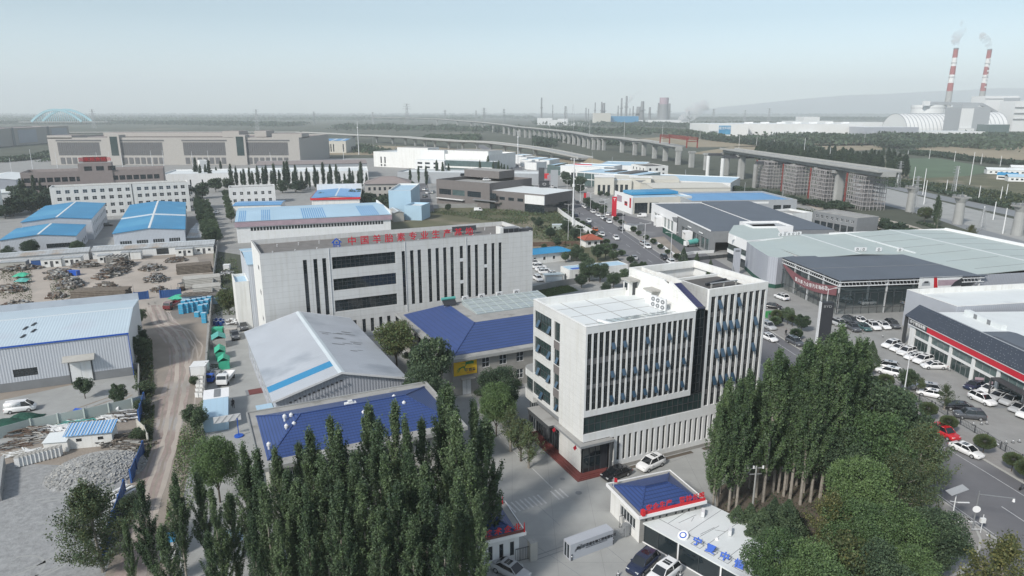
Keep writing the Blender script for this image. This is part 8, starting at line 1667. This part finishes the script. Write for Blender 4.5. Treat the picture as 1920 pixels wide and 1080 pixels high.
for row_,(x0,y0,n) in enumerate([(341,588,6),(346,581,6)]):
 for i in range(n):
  for lv in (0,1):
   px=x0+i*9.6;py=y0 - i*1.6;g=G(px,py);mb=MB();mb.box(-.55,-.45,0,.55,.45,1.25,'cabinet_blue');mb.box(-.5,-.47,.08,.5,-.451,1.15,'cabinet_blue');mb.box(-.57,-.47,1.25,.57,.47,1.3,'light_blue_sheet');mb.box(.3,-.5,.5,.36,-.47,.8,'steel')
   if 'cab' not in WIN:WIN['cab']=mb.mesh('blue_cabinet')
   k += 1;tag(obj('blue_cabinet',WIN['cab'],None,(*g,lv*1.31),R(6)),'%s row blue cabinet by the fence, %s' % (['lower','upper'][lv]+[' front',' rear'][row_],nth(i,'from the left')),'cabinet','stacked blue cabinets')
for i,(x,y,z) in enumerate([(370,594,0),(378,590,0),(387,588,0),(378,590,1.31),(387,588,1.31),(384,605,0),(384,605,1.31),(390,578,0),(390,578,1.31)]):tag(obj('blue_cabinet',WIN['cab'],None,(*G(x,y),z),R(2)),'blue cabinet of the loose group nearest the dirt track fence, %s' % nth(i,'in the group'),'cabinet','stacked blue cabinets')
# barrels
k=0
for cx,cy,n in ((408,606,10),(463,601,8)):
 for i in range(n):
  if 'bar' not in WIN:mb=MB();mb.cyl((0,0,0),(0,0,1.1),.34,n=12,m='barrel_blue');mb.cyl((0,0,1.1),(0,0,1.13),.3,n=12,m='mid_grey');[mb.cyl((0,0,z),(0,0,z+.05),.36,n=12,m='barrel_blue') for z in (.35,.75)];WIN['bar']=mb.mesh('barrel')
  g=G(cx+(i % 5)*4.2 - 6,cy+(i // 5)*5 - 2*(i % 2));tag(obj('barrel',WIN['bar'],None,(*g,0)),'blue barrel in the %s cluster behind the green hut, %s %s row' % (['left','right'][cx>430],nth(i % 5,'in the'),['back','front'][i // 5]),'barrel',['blue barrels in the left cluster','blue barrels in the right cluster'][cx>430]);k += 1
pile('scrap_heap','pile of white sacks and scrap between the two blue barrel clusters',435,607,60,2.2,1.2,1.0,['cool_white','grey_junk','white_steel'],.4,1.2,.4)
pile('scrap_heap','metal scrap heap beside the white annex behind the fence',425,515,90,2.5,2.5,1.2,['grey_junk','cool_white','mid_grey'],.6,1.6,.25);pile('scrap_heap','white rubbish on the weeds near the yellow shrub',411,545,40,2,2,.6,['cool_white','grey_junk'],.4,1.2,.25);boxthing('water_tank','square white tank on the weeds beside the side annex','tank',426,505,2,2,1.6,'cool_white')
def gabled_hut(label,px,py,sx,sy,h,roof,wall,rz):
 o=thing('small_hut',label,'hut',G(px,py),R(rz));walls(o,sx,sy,h,wall,{});gable_roof(o,sx,sy,h,.7,roof,'y',.15,.06,ridge=None);return o
gabled_hut('teal roofed little hut standing behind the green tarpaulin boxes',400,655,2.6,3.4,2.2,'teal_tarp','old_render',25);gabled_hut('green and white tarpaulin covered box in the machine row',405,676,1.9,3.4,1.7,'bright_green','bright_green',24);gabled_hut('bright green tarpaulin box nearest the white truck',411,694,2.0,2.6,1.8,'bright_green','bright_green',22)
g=G(397,628);mb=MB();mb.box(0,0,0,2.4,1.6,1.5,'bright_green');mb.box(2.6,.3,0,5.4,1.4,1.1,'beige_wall');tag(obj('covered_machine',mb,None,(*g,0),R(10)),'machine under a bright green cover beside the barrels','machine')
pile('scrap_heap','small machine parts heap left of the green tarpaulin box',398,690,40,1.2,.9,.7,['grey_junk','steel'],.4,1.4,.2);pile('scrap_heap','pile of steel frames left of the white truck',400,700,50,1.2,1.8,.9,['grey_junk','steel'],.6,2.2,.12)
car(452,612,459,620,'pickup','grey','small dark loader parked under the blue barrels');boxthing('container','small white container standing left of the fence near the brick stack','container',376,702,2.8,3.2,2.2,'cool_white',10)
A_=G(383,812);q=G(428,805);a_=math.atan2(q[1] - A_[1],q[0] - A_[0]);t=thing('blue_container','long pale blue container cabin with a white sheet over its far end','container',A_,a_);walls(t,3.7,11.5,2.5,'light_blue_sheet',{});mb=MB();mb.box(-.1,-.1,2.5,3.8,11.6,2.6,'light_blue_sheet');obj('roof',mb,t);mb=MB();mb.box(-.2,7.6,2.62,3.9,11.9,2.7,'white_paint');mb.box(1.5,8,2.7,2.5,11.5,2.8,'mid_grey');obj('white_sheet',mb,t)
k=0
for i in range(5):
 for j in range(4):
  g=G(371+(j % 2)*7+i*.6,744 - i*8);mb=MB()
  if 'blk' not in WIN:mb.box(-.35,-.3,0,.35,.3,.42,'cool_white');mb.box(-.3,-.25,.42,.3,.25,.46,'old_render');WIN['blk']=mb.mesh('stone_block')
  tag(obj('stone_block',WIN['blk'],None,(*g,.44*(j // 2)),jr.uniform(-.3,.3)),'whitish %s stone block by the dirt track fence, %s, %s stack' % (['lower','upper'][j // 2],nth(i),['left','right'][j % 2]),'block','stone blocks by the fence')
g=G(448,818);o=thing('goal_frame','white sheet board on a blue steel frame at the corner of the tiled roof','frame',g,R(24));mb=MB();mb.box(-3.4,-.03,2.8,.6,.03,3.9,'white_steel');[mb.bar((-3.4+i,-.05,2.8),(-2.4+i,-.05,3.9),.06,'steel') for i in range(4)];obj('board',mb,o);mb=MB();mb.bar((0,0,0),(0,0,3.2),.14,'sign_blue');mb.cyl((0,0,0),(0,0,.2),.7,n=12,m='sign_blue');obj('post',mb,o)
# lower left material yard
t=thing('site_cabin','white cabin with a bright blue ribbed roof in the lower left material yard','cabin',G(126,843),R(13));walls(t,6.4,2.6,2.3,'white_render',{'f':[(1.4,1.1,.8,.55),(4.4,1.1,.8,.55)]});mb=MB();mb.hexa([(-.2,-.3,2.25),(6.6,-.3,2.25),(6.6,2.9,3.0),(-.2,2.9,3.0),(-.2,-.3,2.32),(6.6,-.3,2.32),(6.6,2.9,3.07),(-.2,2.9,3.07)],'blue_rib_sheet');[mb.bar((i*.45,-.3,2.36),(i*.45,2.9,3.11),.12,'pale_sheet',.06) for i in range(15)];obj('roof',mb,t)
t=thing('lean_to','low white lean-to joined left of the blue ribbed cabin','shed',G(84,850),R(10));walls(t,3.3,2.4,1.7,'white_render',{});mb=MB();mb.hexa([(-.1,-.2,1.7),(3.3,-.2,1.7),(3.3,2.6,2.1),(-.1,2.6,2.1),(-.1,-.2,1.76),(3.3,-.2,1.76),(3.3,2.6,2.16),(-.1,2.6,2.16)],'roof_white');obj('roof',mb,t)
g=G(182,884);n=26;mb=MB();P=[]
for i in range(n+1):
 for j in range(n+1):x,y=i/n*2 - 1,j/n*2 - 1;r_=math.hypot(x,y);P.append((x*6.4,y*5.4,max(-.05,2.1*max(0,1 - r_ ** 1.7) ** .8+(jr.uniform(-.12,.16) if r_<1 else -.04))))
for i in range(n):
 for j in range(n):a_=i*(n+1)+j;mb.poly([P[a_],P[a_+n+1],P[a_+n+2],P[a_+1]],'gravel')
for k in range(2600):
 x,y=jr.uniform(-1,1),jr.uniform(-1,1);r_=math.hypot(x,y)
 if r_>1:continue
 z=2.1*(1 - r_ ** 1.7) ** .8;s_=jr.uniform(.1,.24);a_=jr.uniform(0,3);c_,d_=math.cos(a_)*s_,math.sin(a_)*s_
 p=(x*6.4,y*5.4,z+.05);mb.poly([(p[0] - c_,p[1] - d_,p[2]),(p[0]+d_,p[1] - c_,p[2]+.06),(p[0]+c_,p[1]+d_,p[2]+.15),(p[0] - d_,p[1]+c_,p[2]+.08)],jr.choice(['pale_concrete','concrete','gravel','old_render']))
tag(obj('rubble_mound',mb,None,(*g,0),R(18)),'large mound of broken grey stone rubble in the lower left yard','rubble',None)
PL2=[(50,812,4.2,1.6,.9,'heap of dark grey planks left of the green sheet',TB),(110,805,3.0,1.0,.6,'heap of long white strips beside the blue cabin roof',['cool_white','white_steel']),(25,835,3.4,1.4,.5,'flat pile of boards at the left edge',TB),(205,790,2.2,1.3,1.0,'pile of pale wooden frames behind the blue ribbed cabin',['cool_white','wood']),(235,783,2.4,1.4,1.3,'tall heap of white window frames beside the blue fence',['white_steel','grey_junk']),(150,793,3.5,.8,.5,'low strip of mixed scrap under the green netting',['grey_junk','teal_tarp','cool_white']),(225,828,2.8,1.6,1.3,'stack of weathered planks right of the blue ribbed cabin',['wood','grey_junk']),(248,838,2.6,1.8,1.1,'slumped heap of long grey beams against the fence',['wood','grey_junk','old_render']),(55,850,3.0,1.0,.4,'loose slabs behind the row of white blocks',['old_render','cool_white']),(200,900,1.4,.5,.3,'scattered white litter below the rubble mound',['cool_white','teal_tarp'])]
for i,(x,y,sx,sy,h,l,m_) in enumerate(PL2):pile('scrap_heap',l,x,y,110,sx,sy,h,m_,.8,2.8 if i != 9 else 1,.13,flat=True,rz=R(jr.uniform(5,30)))
for px,py,sx,sy,m_,l in ((108,788,5.5,1.6,'green_net','dark green netting spread over boards by the yard fence'),(10,800,3.6,2.6,'green_net','mound covered in dark green netting at the left edge'),(45,787,2.6,1.8,'green_net','smaller green netted mound beside the large one')):
 g=G(px,py);mb=MB();n=12;P=[[((i/n*2 - 1)*sx,(j/n*2 - 1)*sy,(1.2 if 'mound' in l else .25)*max(0,1 - (i/n*2 - 1) ** 2)*max(0,1 - (j/n*2 - 1) ** 2)+jr.uniform(0,.12)) for j in range(n+1)] for i in range(n+1)]
 for i in range(n):
  for j in range(n):mb.poly([P[i][j],P[i+1][j],P[i+1][j+1],P[i][j+1]],m_)
 tag(obj('netting',mb,None,(*g,0),R(10)),l,'netting')
g=G(148,784);mb=MB();mb.poly([(-1.2,-.5,.9),(1.0,-.6,.6),(1.3,.7,1.3),(-.9,.8,1.5)],'sign_blue');mb.poly([(-1.2,-.5,.88),(-.9,.8,1.48),(1.3,.7,1.28),(1.0,-.6,.58)],'sign_blue');mb.bar((.9,.6,1.2),(1.2,.8,2.0),.05,'steel');tag(obj('blue_tarpaulin',mb,None,(*g,0)),'bright blue tarpaulin hung on the yard fence','tarpaulin')
o=thing('water_tank','white horizontal tank lying beside the corner of the blue fence','tank',G(208,772),R(12));mb=MB();mb.cyl((-1.4,0,.6),(1.4,0,.6),.5,n=14,m='white_paint');obj('tank',mb,o);mb=MB();[mb.box(x - .1,-.4,0,x+.1,.4,.25,'mid_grey') for x in (-.9,.9)];obj('cradle',mb,o)
for i in range(11):
 if 'wb' not in WIN:mb=MB();mb.box(-.32,-.45,.05,.32,.45,1.5,'cool_white');mb.box(-.34,-.47,1.5,.34,.47,1.56,'old_render');mb.box(-.28,-.4,0,.28,.4,.05,'rubber');WIN['wb']=mb.mesh('stone_slab')
 tag(obj('stone_slab',WIN['wb'],None,(*G(36+i*7.6,874 - i*2.0),0),R(12)),'upright whitish slab bundle in the row behind the gravel yard, %s' % nth(i,'from the left'),'slab','upright slabs by the gravel yard')
wall_line('concrete_barrier','broken pale concrete wall at the left edge of the gravel yard',[(0,940),(8,872)],1.5,'pale_concrete',.4)
wall_line('yard_fence','pale green sheet fence along the shed forecourt',[(-20,828),(60,806),(160,786),(250,766),(272,758)],1.9,'mint_sheet',.06,'fence',posts=3);wall_line('yard_fence','dark blue sheet fence at the corner beside the dirt track',[(272,758),(262,792)],2.2,'blue_fence',.08,'fence',posts=2)
wall_line('yard_fence','blue sheet fence along the dirt track beside the rubble mound',[(270,850),(256,885),(247,905)],2.0,'blue_fence',.08,'fence',posts=3);wall_line('yard_fence','blue sheet fence stretch beside the planks near the olive tree',[(235,925),(215,985),(195,1050)],2.0,'blue_fence',.08,'fence',posts=3)
wall_line('yard_fence','pale leaning fence panels by the beams above the rubble mound',[(259,803),(272,815),(278,830)],1.5,'cream_wall',.08,'fence',posts=2);wall_line('brick_wall','low grey wall from the ribbed shed to the dirt track',[(247,700),(262,698),(262,750)],2.0,'concrete',.2)
g=G(210,925);mb=MB()
for i in range(6):mb.box(i*.5,-2.2,0,i*.5+.4,2.2,.25+.12*(i % 2),'old_render' if i % 2 else 'cool_white')
tag(obj('slab_stack',mb,None,(*g,0),R(-22)),'stack of long pale planks beside the blue fence, lower left','stack')
boxthing('site_cabin','bright blue roofed cabin glimpsed between the front poplars','cabin',318,1040,1.8,2,2.2,'cool_white',20,'blue_sheet');boxthing('site_cabin','pale blue roofed cabin behind the front poplars, further right','cabin',440,1035,2.2,2.6,2.2,'cool_white',20,'light_blue_sheet');boxthing('site_cabin','white roofed hut behind the front poplars below the tiled building','cabin',560,1055,3,4,2.6,'light_blue_sheet',20,'roof_white')
# plot left of the dealer: tank lorry body, boxes, generators
g=G(1298,462);o=thing('cement_mixer','pale green mixer drum machine on the building plot right of the road','mixer',g,R(20));mb=MB();mb.cyl((-1.8,0,1.6),(1.8,0,2.0),.9,1.1,14,'teal_tarp');mb.cyl((1.8,0,2.0),(2.7,0,2.2),1.1,.5,14,'teal_tarp');obj('drum',mb,o);mb=MB();mb.box(-2.6,-.9,.5,2.8,.9,.8,'mid_grey');mb.box(-3.4,-.9,.5,-2.2,.9,2.2,'cool_white');[mb.cyl((x,y,.45),(x,y+.3,.45),.45,n=10,m='rubber') for x in (-2.6,1,2.2) for y in (-1,.7)];obj('chassis',mb,o)
boxthing('site_cabin','white gate hut with open front on the asphalt forecourt','hut',1182,432,3.4,5.5,2.6,'cool_white',25,'mid_grey');boxthing('site_cabin','dark kiosk beside the white gate hut on the forecourt','hut',1198,432,2.6,2.6,2.6,'mid_grey',25)
for i,(p,l) in enumerate([((1135,402),'low white wall around the planting strip'),]):wall_line('low_wall',l,[(1148,408),(1175,424),(1196,437)],.8,'white_paint',.4)
wall_line('low_wall','low white wall along the brown building plot',[(1207,444),(1240,462),(1268,482)],.8,'white_paint',.4);wall_line('low_wall','low pale wall on the far side of the building plot',[(1268,482),(1300,476),(1338,474)],1.0,'cool_white',.3)
wall_line('green_fence','dark green mesh fence between forecourt and building plot',[(1243,436),(1262,448),(1285,462)],2.2,'green_net',.05,'fence',posts=3);wall_line('lot_fence','dark railing on the far side of the paved lot behind the office roof',[(1290,490),(1330,486),(1370,482)],1.2,'frame_dark',.05,'fence',posts=3)
g=G(1335,458);o=thing('scissor_lift','rusty scissor lift against the dark showroom corner','lift',g);mb=MB();[mb.bar((-1,0,k*.9),(1,0,k*.9+.9),.12,'rust') for k in range(5)];[mb.bar((1,0.1,k*.9),(-1,.1,k*.9+.9),.12,'rust') for k in range(5)];obj('scissor',mb,o);mb=MB();mb.box(-1.2,-.5,4.5,1.2,.6,4.6,'steel');mb.box(-1.2,-.5,5.4,1.2,.6,5.45,'steel');mb.box(-1.1,-.5,0,1.1,.6,.4,'rust');obj('platform',mb,o)
# fence and bollards of the dealer lot
def rail_fence(label,pts,h=1.2):
 P=[G(*p) for p in pts];a0=P[0];o=thing('lot_fence',label,'fence',a0);mb=MB();pb=MB()
 for p,q in zip(P,P[1:]):
  p=(p[0] - a0[0],p[1] - a0[1]);q=(q[0] - a0[0],q[1] - a0[1]);L_=math.dist(p,q);n=int(L_/.16)
  for z in (.15,h - .05):mb.bar((*p,z),(*q,z),.05,'frame_dark')
  for i in range(0,n,2):x=p[0]+(q[0] - p[0])*i/n;y=p[1]+(q[1] - p[1])*i/n;mb.box(x - .012,y - .012,.15,x+.012,y+.012,h - .05,'frame_dark')
  for i in range(int(L_/3)+1):t_=i*3/L_;x=p[0]+(q[0] - p[0])*t_;y=p[1]+(q[1] - p[1])*t_;pb.box(x - .06,y - .06,0,x+.06,y+.06,h+.1,'frame_dark')
 obj('railing',mb,o);obj('post',pb,o)
rail_fence('long dark steel railing between the right pavement and the showroom lot',[(1650,708),(1700,738),(1752,767),(1800,796),(1850,825),(1884,848),(1930,875)])
boxthing('green_bin','dark green bin half hidden behind the office block','bin',1444,596,2.4,1.2,1.6,'sign_green',20);boxthing('barrier_frame','dark steel barrier standing beside the green bin','barrier',1455,600,3.4,.3,1.1,'frame_dark',-30)
mb=MB();mb.cyl((0,0,0),(0,0,.8),.2,.12,10,'sign_yellow');tag(obj('post_base',mb,None,(*G(1463,596),0)),'yellow padded foot of the lamp beside the clipped shrubs','post')
boxthing('drain_cover','white slab lying in the planting strip beside the railing','slab',1862,834,1.6,.8,.1,'white_paint',20)
# ---------------------------------------------------------------- vegetation of the middle and far ground
def shrub(kind,px,b,h,label,group=None,wide=1.,nm='shrub',cat='shrub'):return tree(kind,G(px,b),h,label,nm,cat,group,wide)
shrub('med1',160,747,4.4,'dark bushy tree left of the bare wall of the ribbed shed',None,1,'tree','tree');shrub('med2',225,765,5.0,'small leafy tree in front of the ribbed shed right end',None,.8,'tree','tree');shrub('med1',369,818,5.8,'grey green tree beside the pale blue container roof',None,.9,'tree','tree')
RB=[(1623,705),(1658,733),(1700,765),(1737,789),(1776,812),(1842,853),(1896,885),(1545,655),(1455,605),(1485,612),(1920,905),(1300,528),(1318,540)]
for i,(x,y) in enumerate(sorted(RB,key=lambda p:-p[1])):shrub('ball%d' % (i % 2),x,y,2.9 if i % 2 else 3.2,'clipped round olive tree on the right pavement, %s' % nth(i),'clipped round trees on the pavement',1.1,'clipped_tree','tree')
for i in range(22):y=118+i*9.5;x=rx(RR,y)+2.6+trnd.uniform(-.3,.3);tree('fball',(x,y),2.2+trnd.uniform(-.3,.4),'small round shrub along the right pavement further up the road, %s' % nth(i),'clipped_tree','shrub','small round shrubs along the right pavement',1.1)
for i in range(26):y=205+i*11;x=rx(RL,y) - 1.8;tree('fball',(x,y),2.3+trnd.uniform(-.3,.4),'small round shrub along the left pavement of the road, %s' % nth(i),'clipped_tree','shrub','small round shrubs along the left pavement',1.2)
for k,x,y,h,l,w_ in [('cone0',1281,492,5.2,'dark conical cypress on the pavement behind the office roof, left',1),('cone1',1306,493,4.2,'dark conical cypress on the pavement behind the office roof, right',1),('cone1',1332,500,3,'tip of a small dark conical cypress above the white roof',1),('cone0',1630,690,5.6,'dark conical cypress beside the showroom lot cars',1.1),('cone0',1102,455,5,'dark conical shrub at the left kerb beside the flag',1),('med0',1476,608,4.4,'bushy young tree beside the tall sign pillar, left one',1),('med2',1502,622,4.6,'bushy young tree beside the tall sign pillar, right one',1.15),('med1',1700,735,5,'dark grey green tree between the parked silver cars',1),('thin0',1770,768,4.6,'feathery young tree at the lot railing',1.2),('thin1',1720,740,3.6,'small feathery tree beside the lamp post on the pavement',1),
      ('dark0',60,486,7.5,'big round dark tree before the blue roofed workshops, left of two',1),('dark1',20,492,6,'round dark tree at the left edge of the timber yard',1),('dark2',147,480,6,'round dark tree before the long rusty roof shed',1),('med0',265,680,6,'green shrub tree at the right end wall of the ribbed shed, near one',1),('dark1',262,650,5,'dark shrub tree behind the ribbed shed end wall, middle',1),('med2',262,612,5,'leafy green tree behind the ribbed shed end wall, far one',1),('yel0',430,590,7,'yellowish tree between the fence and the long factory',1.1),('med1',465,560,8,'dark tree squeezed between side annex and factory end wall',.7),('bush0',270,740,2.5,'low olive bush along the ribbed shed fence',1.2),('bush1',268,770,2.2,'low bush beside the blue corner fence',1),('bush2',365,720,1.6,'brown weed bush by the fence of the dirt track',1),('bush0',262,825,2,'weed bush between the dirt track and the planks',1),('bush1',250,960,2.4,'bush beside the blue fence near the front poplars',1)]:shrub(k,x,y,h,l,None,w_,'tree' if h>2.6 else 'shrub','tree' if h>2.6 else 'shrub')
for i,(x,y) in enumerate([(742,643),(750,655),(763,672),(968,728),(900,742),(958,815),(977,835),(995,855)]):shrub('bush%d' % (i % 3),x,y,1.3 if i<5 else .6,'low dark shrub bed on the factory yard, %s' % nth(i,'from the left'),'low shrubs on the factory yard',1.3)
SL=[(1010,428,5),(1032,448,5),(1062,440,6),(1078,452,5.5),(1020,470,3),(1045,465,4),(1085,442,5),(1095,500,5),(1080,490,6),(1120,490,6.5),(1135,485,6),(1150,490,4.5),(1060,492,4),(1105,528,7.5),(1125,530,6.5),(1090,540,4.5),(1150,540,5),(1170,530,4.5),(1135,550,3.5),(1190,512,4),(1205,508,3.5),(1060,420,3),(1000,418,3)]
for i,(x,y,h) in enumerate(sorted(SL)):shrub(['med0','dark1','med2','dark2'][i % 4],x,y,h,'leafy tree on the scrub lot left of the main road, %s' % nth(i,'from the left'),'trees on the scrub lot',1.1,'tree','tree')
SS=[(372+i*2.4,388+i*8,7) for i in range(10)]+[(386+i*2.6,396+i*9,7) for i in range(8)]+[(424+i*2,372+i*9,5.5) for i in range(6)]
for i,(x,y,h) in enumerate(sorted(SS,key=lambda p:p[1])):shrub(['med0','dark1','med2'][i % 3],x,y,h,'dark street tree along the side street beyond the timber yard, %s' % nth(i,'from the far end'),'trees along the side street',1.1,'tree','tree')
AV=[(408,342),(416,336),(370,345),(378,348),(388,346),(396,350),(58,372),(68,380),(80,376),(90,388),(74,366),(50,380),(45,392)]+[(435+i*8.1+(i*37 % 5),354+(i % 4)) for i in range(32)]
for i,(x,y) in enumerate(AV):g=G(x,y);tree('fpop%d' % (i % 3),g,14.5+trnd.uniform(-4,4),'narrow dark poplar in the avenue before the long warehouses, %s' % nth(i,'from the left'),'poplar_tree','tree','poplar avenue before the warehouses',.85)
AV=[(820+i*11,338+(i % 2)) for i in range(3)]+[(900,330),(925,335),(935,338),(945,340),(952,342),(925,328),(940,330),(915,324),(800,352),(770,350),(785,346)]
for i,(x,y) in enumerate(AV):tree('fpop%d' % (i % 3),G(x,y),12+trnd.uniform(-2,3),'narrow dark poplar around the taupe showroom, %s' % nth(i,'in its group'),'poplar_tree','tree','poplars around the taupe showroom',.9)
BT=[(60,400,7),(75,395,8),(25,405,8),(10,410,6),(95,385,8),(45,388,9),(30,378,8),(75,372,7),(630,375,8),(650,370,9),(665,382,7),(690,388,7),(712,392,6),(735,398,6),(605,385,6),(640,392,5),(380,372,8),(350,374,8),(405,360,8),(430,356,7),(770,360,6),(555,362,7),(530,362,7),(700,375,6),(726,385,6),(945,392,4),(840,395,3),(1088,352,7),(1078,355,6),(1070,350,6),(1062,345,6),(1085,362,6),(1108,392,4),(1118,396,4),(1100,385,4),(1130,402,4),(1125,368,3),(1138,370,3),(1060,338,6)]
BT += [(x_+9,y_ - 4,h_*.9) for x_,y_,h_ in BT if x_>540 and x_<760 or x_<100]
for i,(x,y,h) in enumerate(sorted(BT)):shrub(['far0','far1','far2'][i % 3],x,y,h*1.2,'dark green tree between the middle distance buildings, %s' % nth(i,'from the left'),'trees between the middle buildings',1.1,'tree','tree')
# hedge and trees behind the mint roofs along the works track
HB=[(1660+i*9,436+i*4.4) for i in range(34)]
for i,(x,y) in enumerate(HB):shrub(['far0','med1','dark2','far2'][i % 4],x+trnd.uniform(-3,3),y+trnd.uniform(-4,4),5.5+trnd.uniform(-1,2),'bushy tree in the belt behind the mint roofs, %s' % nth(i,'from the left'),'tree belt behind the mint roofs',1.2,'tree','tree')
shrub('yel0',1733,418,8,'yellowish rounded tree beside the leftmost free pier',None,1.1,'tree','tree');shrub('yel1',1818,455,7,'autumn yellow tree in the belt near the middle free pier',None,1.2,'tree','tree');shrub('fpop1',1752,425,14,'dark narrow poplar standing above the belt behind the mint roofs',None,1,'poplar_tree','tree');shrub('pop2',1756,432,13,'taller ragged poplar above the belt behind the mint roofs',None,1,'poplar_tree','tree')
for i in range(40):x=1215+i*9.5;shrub('far%d' % (i % 3),x,333+(x - 1215)*.175+trnd.uniform(-2,2),4+trnd.uniform(-1,1.5),'roadside bush in the belt below the tall viaduct, %s' % nth(i,'from the left'),'bush belt below the viaduct',1.6)
# the wood right of the viaduct: individuals on the near edge
wr=random.Random(33)
WD=[]
for i in range(230):
 x=wr.uniform(1415,1700);y=280+(x - 1415)*.10+wr.uniform(0,1) ** .8*38
 if y>335 - (1700 - x)*.10:y=335 - (1700 - x)*.12
 WD.append((x,y))
for i,(x,y) in enumerate(sorted(WD)):tree('fpop%d' % (i % 3),G(x,y),13+wr.uniform(-3,3),'dark poplar in the dense wood beyond the viaduct deck, %s' % nth(i,'from the left'),'poplar_tree','tree','wood beyond the viaduct deck',1.5)
# far off belts that read as one mass
def belt(name,pts,n,h,seed,sz=3.0,spread=14,mats_=('leaf_far','leaf_dark')):
 r=np.random.default_rng(seed);P=[G(*p) for p in pts];out=[]
 seg=[math.dist(a,b) for a,b in zip(P,P[1:])];tot=sum(seg)
 for (a,b),s_ in zip(zip(P,P[1:]),seg):
  k=max(4,int(n*s_/tot));t=r.uniform(0,1,k);cx=a[0]+(b[0] - a[0])*t;cy=a[1]+(b[1] - a[1])*t+r.normal(size=k)*spread
  hh=h*(.55+.45*np.abs(np.sin(cx*.045+seed))*np.abs(np.sin(cx*.017+2)))+r.normal(size=k)*h*.08;z=hh*r.uniform(.0,1,k) ** .6
  out.append(np.stack([cx,cy,np.abs(z)],1))
 o=obj(name,leaf_mesh(name,np.vstack(out),sz,list(mats_),seed));return tag(o,None,None,None,'stuff')
for i,(pts,n,h,sz,sp) in enumerate([([(0,232),(320,232),(560,236)],14000,14,9,90),([(-100,226),(900,224)],9000,16,16,200),([(-100,221),(900,220),(1000,222)],8000,18,24,300),([(-100,217),(1000,216),(2000,218)],9000,24,42,500),([(640,240),(1000,246),(1200,250)],12000,13,8,80),([(1000,232),(1330,238),(1500,236)],14000,14,10,140),([(1180,244),(1330,258)],9000,12,7,60),([(1320,262),(1420,272),(1500,284)],7000,9,5,40),([(1420,268),(1600,264),(1900,264),(2050,268)],16000,13,7,60),([(1660,278),(1760,272)],5000,9,4,20),([(1705,290),(1760,294),(1830,304),(1960,316)],9000,7,3.5,14),([(1790,276),(1880,268),(2000,262)],9000,10,6,50),([(1630,345),(1720,350),(1860,385)],3500,2.5,2,10),([(1000,262),(1100,268),(1180,272)],5000,8,5,30),([(560,276),(640,278),(760,292)],4000,6,4,20),([(800,262),(900,262)],5000,10,6,40),([(1000,276),(1040,270)],2500,12,5,30),([(100,300),(300,302),(560,300)],7000,5,3,12),([(0,300),(80,298)],4000,4,3,30),([(80,290),(560,291)],5000,6,3,8),([(1740,425),(1900,470)],3000,2,1.2,5),([(1900,224),(1300,224)],9000,18,14,160)]):belt('far_trees',pts,n,h,i+3,sz,sp)
def weeds(name,poly,n,h,seed,mats_,sz=.5):
 r=random.Random(seed);P=[G(*p) for p in poly];xs=[p[0] for p in P];ys=[p[1] for p in P];out=[]
 def ins(x,y):
  c=False
  for i in range(len(P)):
   (x1,y1),(x2,y2)=P[i],P[i - 1]
   if (y1>y) != (y2>y) and x<(x2 - x1)*(y - y1)/(y2 - y1)+x1:c=not c
  return c
 while len(out)<n:
  x,y=r.uniform(min(xs),max(xs)),r.uniform(min(ys),max(ys))
  if ins(x,y) and (math.sin(x*.35+seed)+math.sin(y*.28)+math.sin((x+y)*.13))>r.uniform(-2,1.2):out.append((x,y,abs(r.gauss(0,h))))
 tag(obj(name,leaf_mesh(name,np.array(out),sz,mats_,seed,.5)),None,None,None,'stuff')
weeds('weeds',[(800,398),(1030,388),(1100,440),(1130,462),(1000,462),(1000,425),(900,412)],9000,.5,1,['leaf_olive','leaf_poplar'],.7)
weeds('weeds',[(402,480),(440,480),(470,590),(395,592)],3000,.35,2,['leaf_olive','leaf_poplar'],.45);weeds('weeds',[(252,620),(285,640),(290,740),(268,770),(250,700)],4000,.4,3,['leaf_poplar','leaf_olive'],.4);weeds('weeds',[(268,770),(290,760),(285,840),(255,930),(235,1000),(225,1000),(250,860)],3500,.25,4,['leaf_poplar','leaf_olive'],.3)
weeds('weeds',[(340,800),(385,745),(385,900),(340,1000),(300,1060),(320,900)],5000,.3,5,['leaf_poplar','leaf_olive','leaf_green'],.3);weeds('grass',[(1000,543),(1060,532),(1085,545),(1000,562)],4000,.12,6,['leaf_green','leaf_olive'],.3);weeds('weeds',[(1345,965),(1420,880),(1610,880),(1790,985),(1480,1080)],3500,.15,7,['leaf_olive','leaf_dark'],.25)
weeds('weeds',[(1640,330),(1705,340),(1920,368),(1920,395),(1700,350),(1640,342)],9000,.9,8,['leaf_olive','leaf_far'],1.4);weeds('weeds',[(0,500),(60,500),(60,580),(0,590)],1500,.3,9,['leaf_olive'],.4);weeds('weeds',[(90,515),(150,520),(140,570),(100,570)],900,.3,10,['leaf_olive','leaf_poplar'],.4)
weeds('weeds',[(1180,345),(1400,370),(1600,415),(1700,450),(1640,445),(1400,385),(1180,355)],6000,.6,11,['leaf_olive','leaf_far'],1.2);weeds('weeds',[(1030,320),(1180,318),(1300,345),(1040,306)],3000,.8,12,['leaf_far','leaf_olive'],1.6)
# ---------------------------------------------------------------- haze
hm=bpy.data.materials.new('haze');hm.use_nodes=True;nt=hm.node_tree
nt.nodes.remove(nt.nodes['Principled BSDF']);pv=nt.nodes.new('ShaderNodeVolumePrincipled')
pv.inputs['Color'].default_value=(.93,.98,1,1);pv.inputs['Density'].default_value=HAZE;pv.inputs['Anisotropy'].default_value=.0
nt.links.new(pv.outputs[0],nt.nodes['Material Output'].inputs['Volume']);MATS['haze']=hm
mb=MB();mb.box(-14500,-14500,-1.2,14500,14500,620,"haze");tag(obj('haze',mb),None,None,None,'stuff')
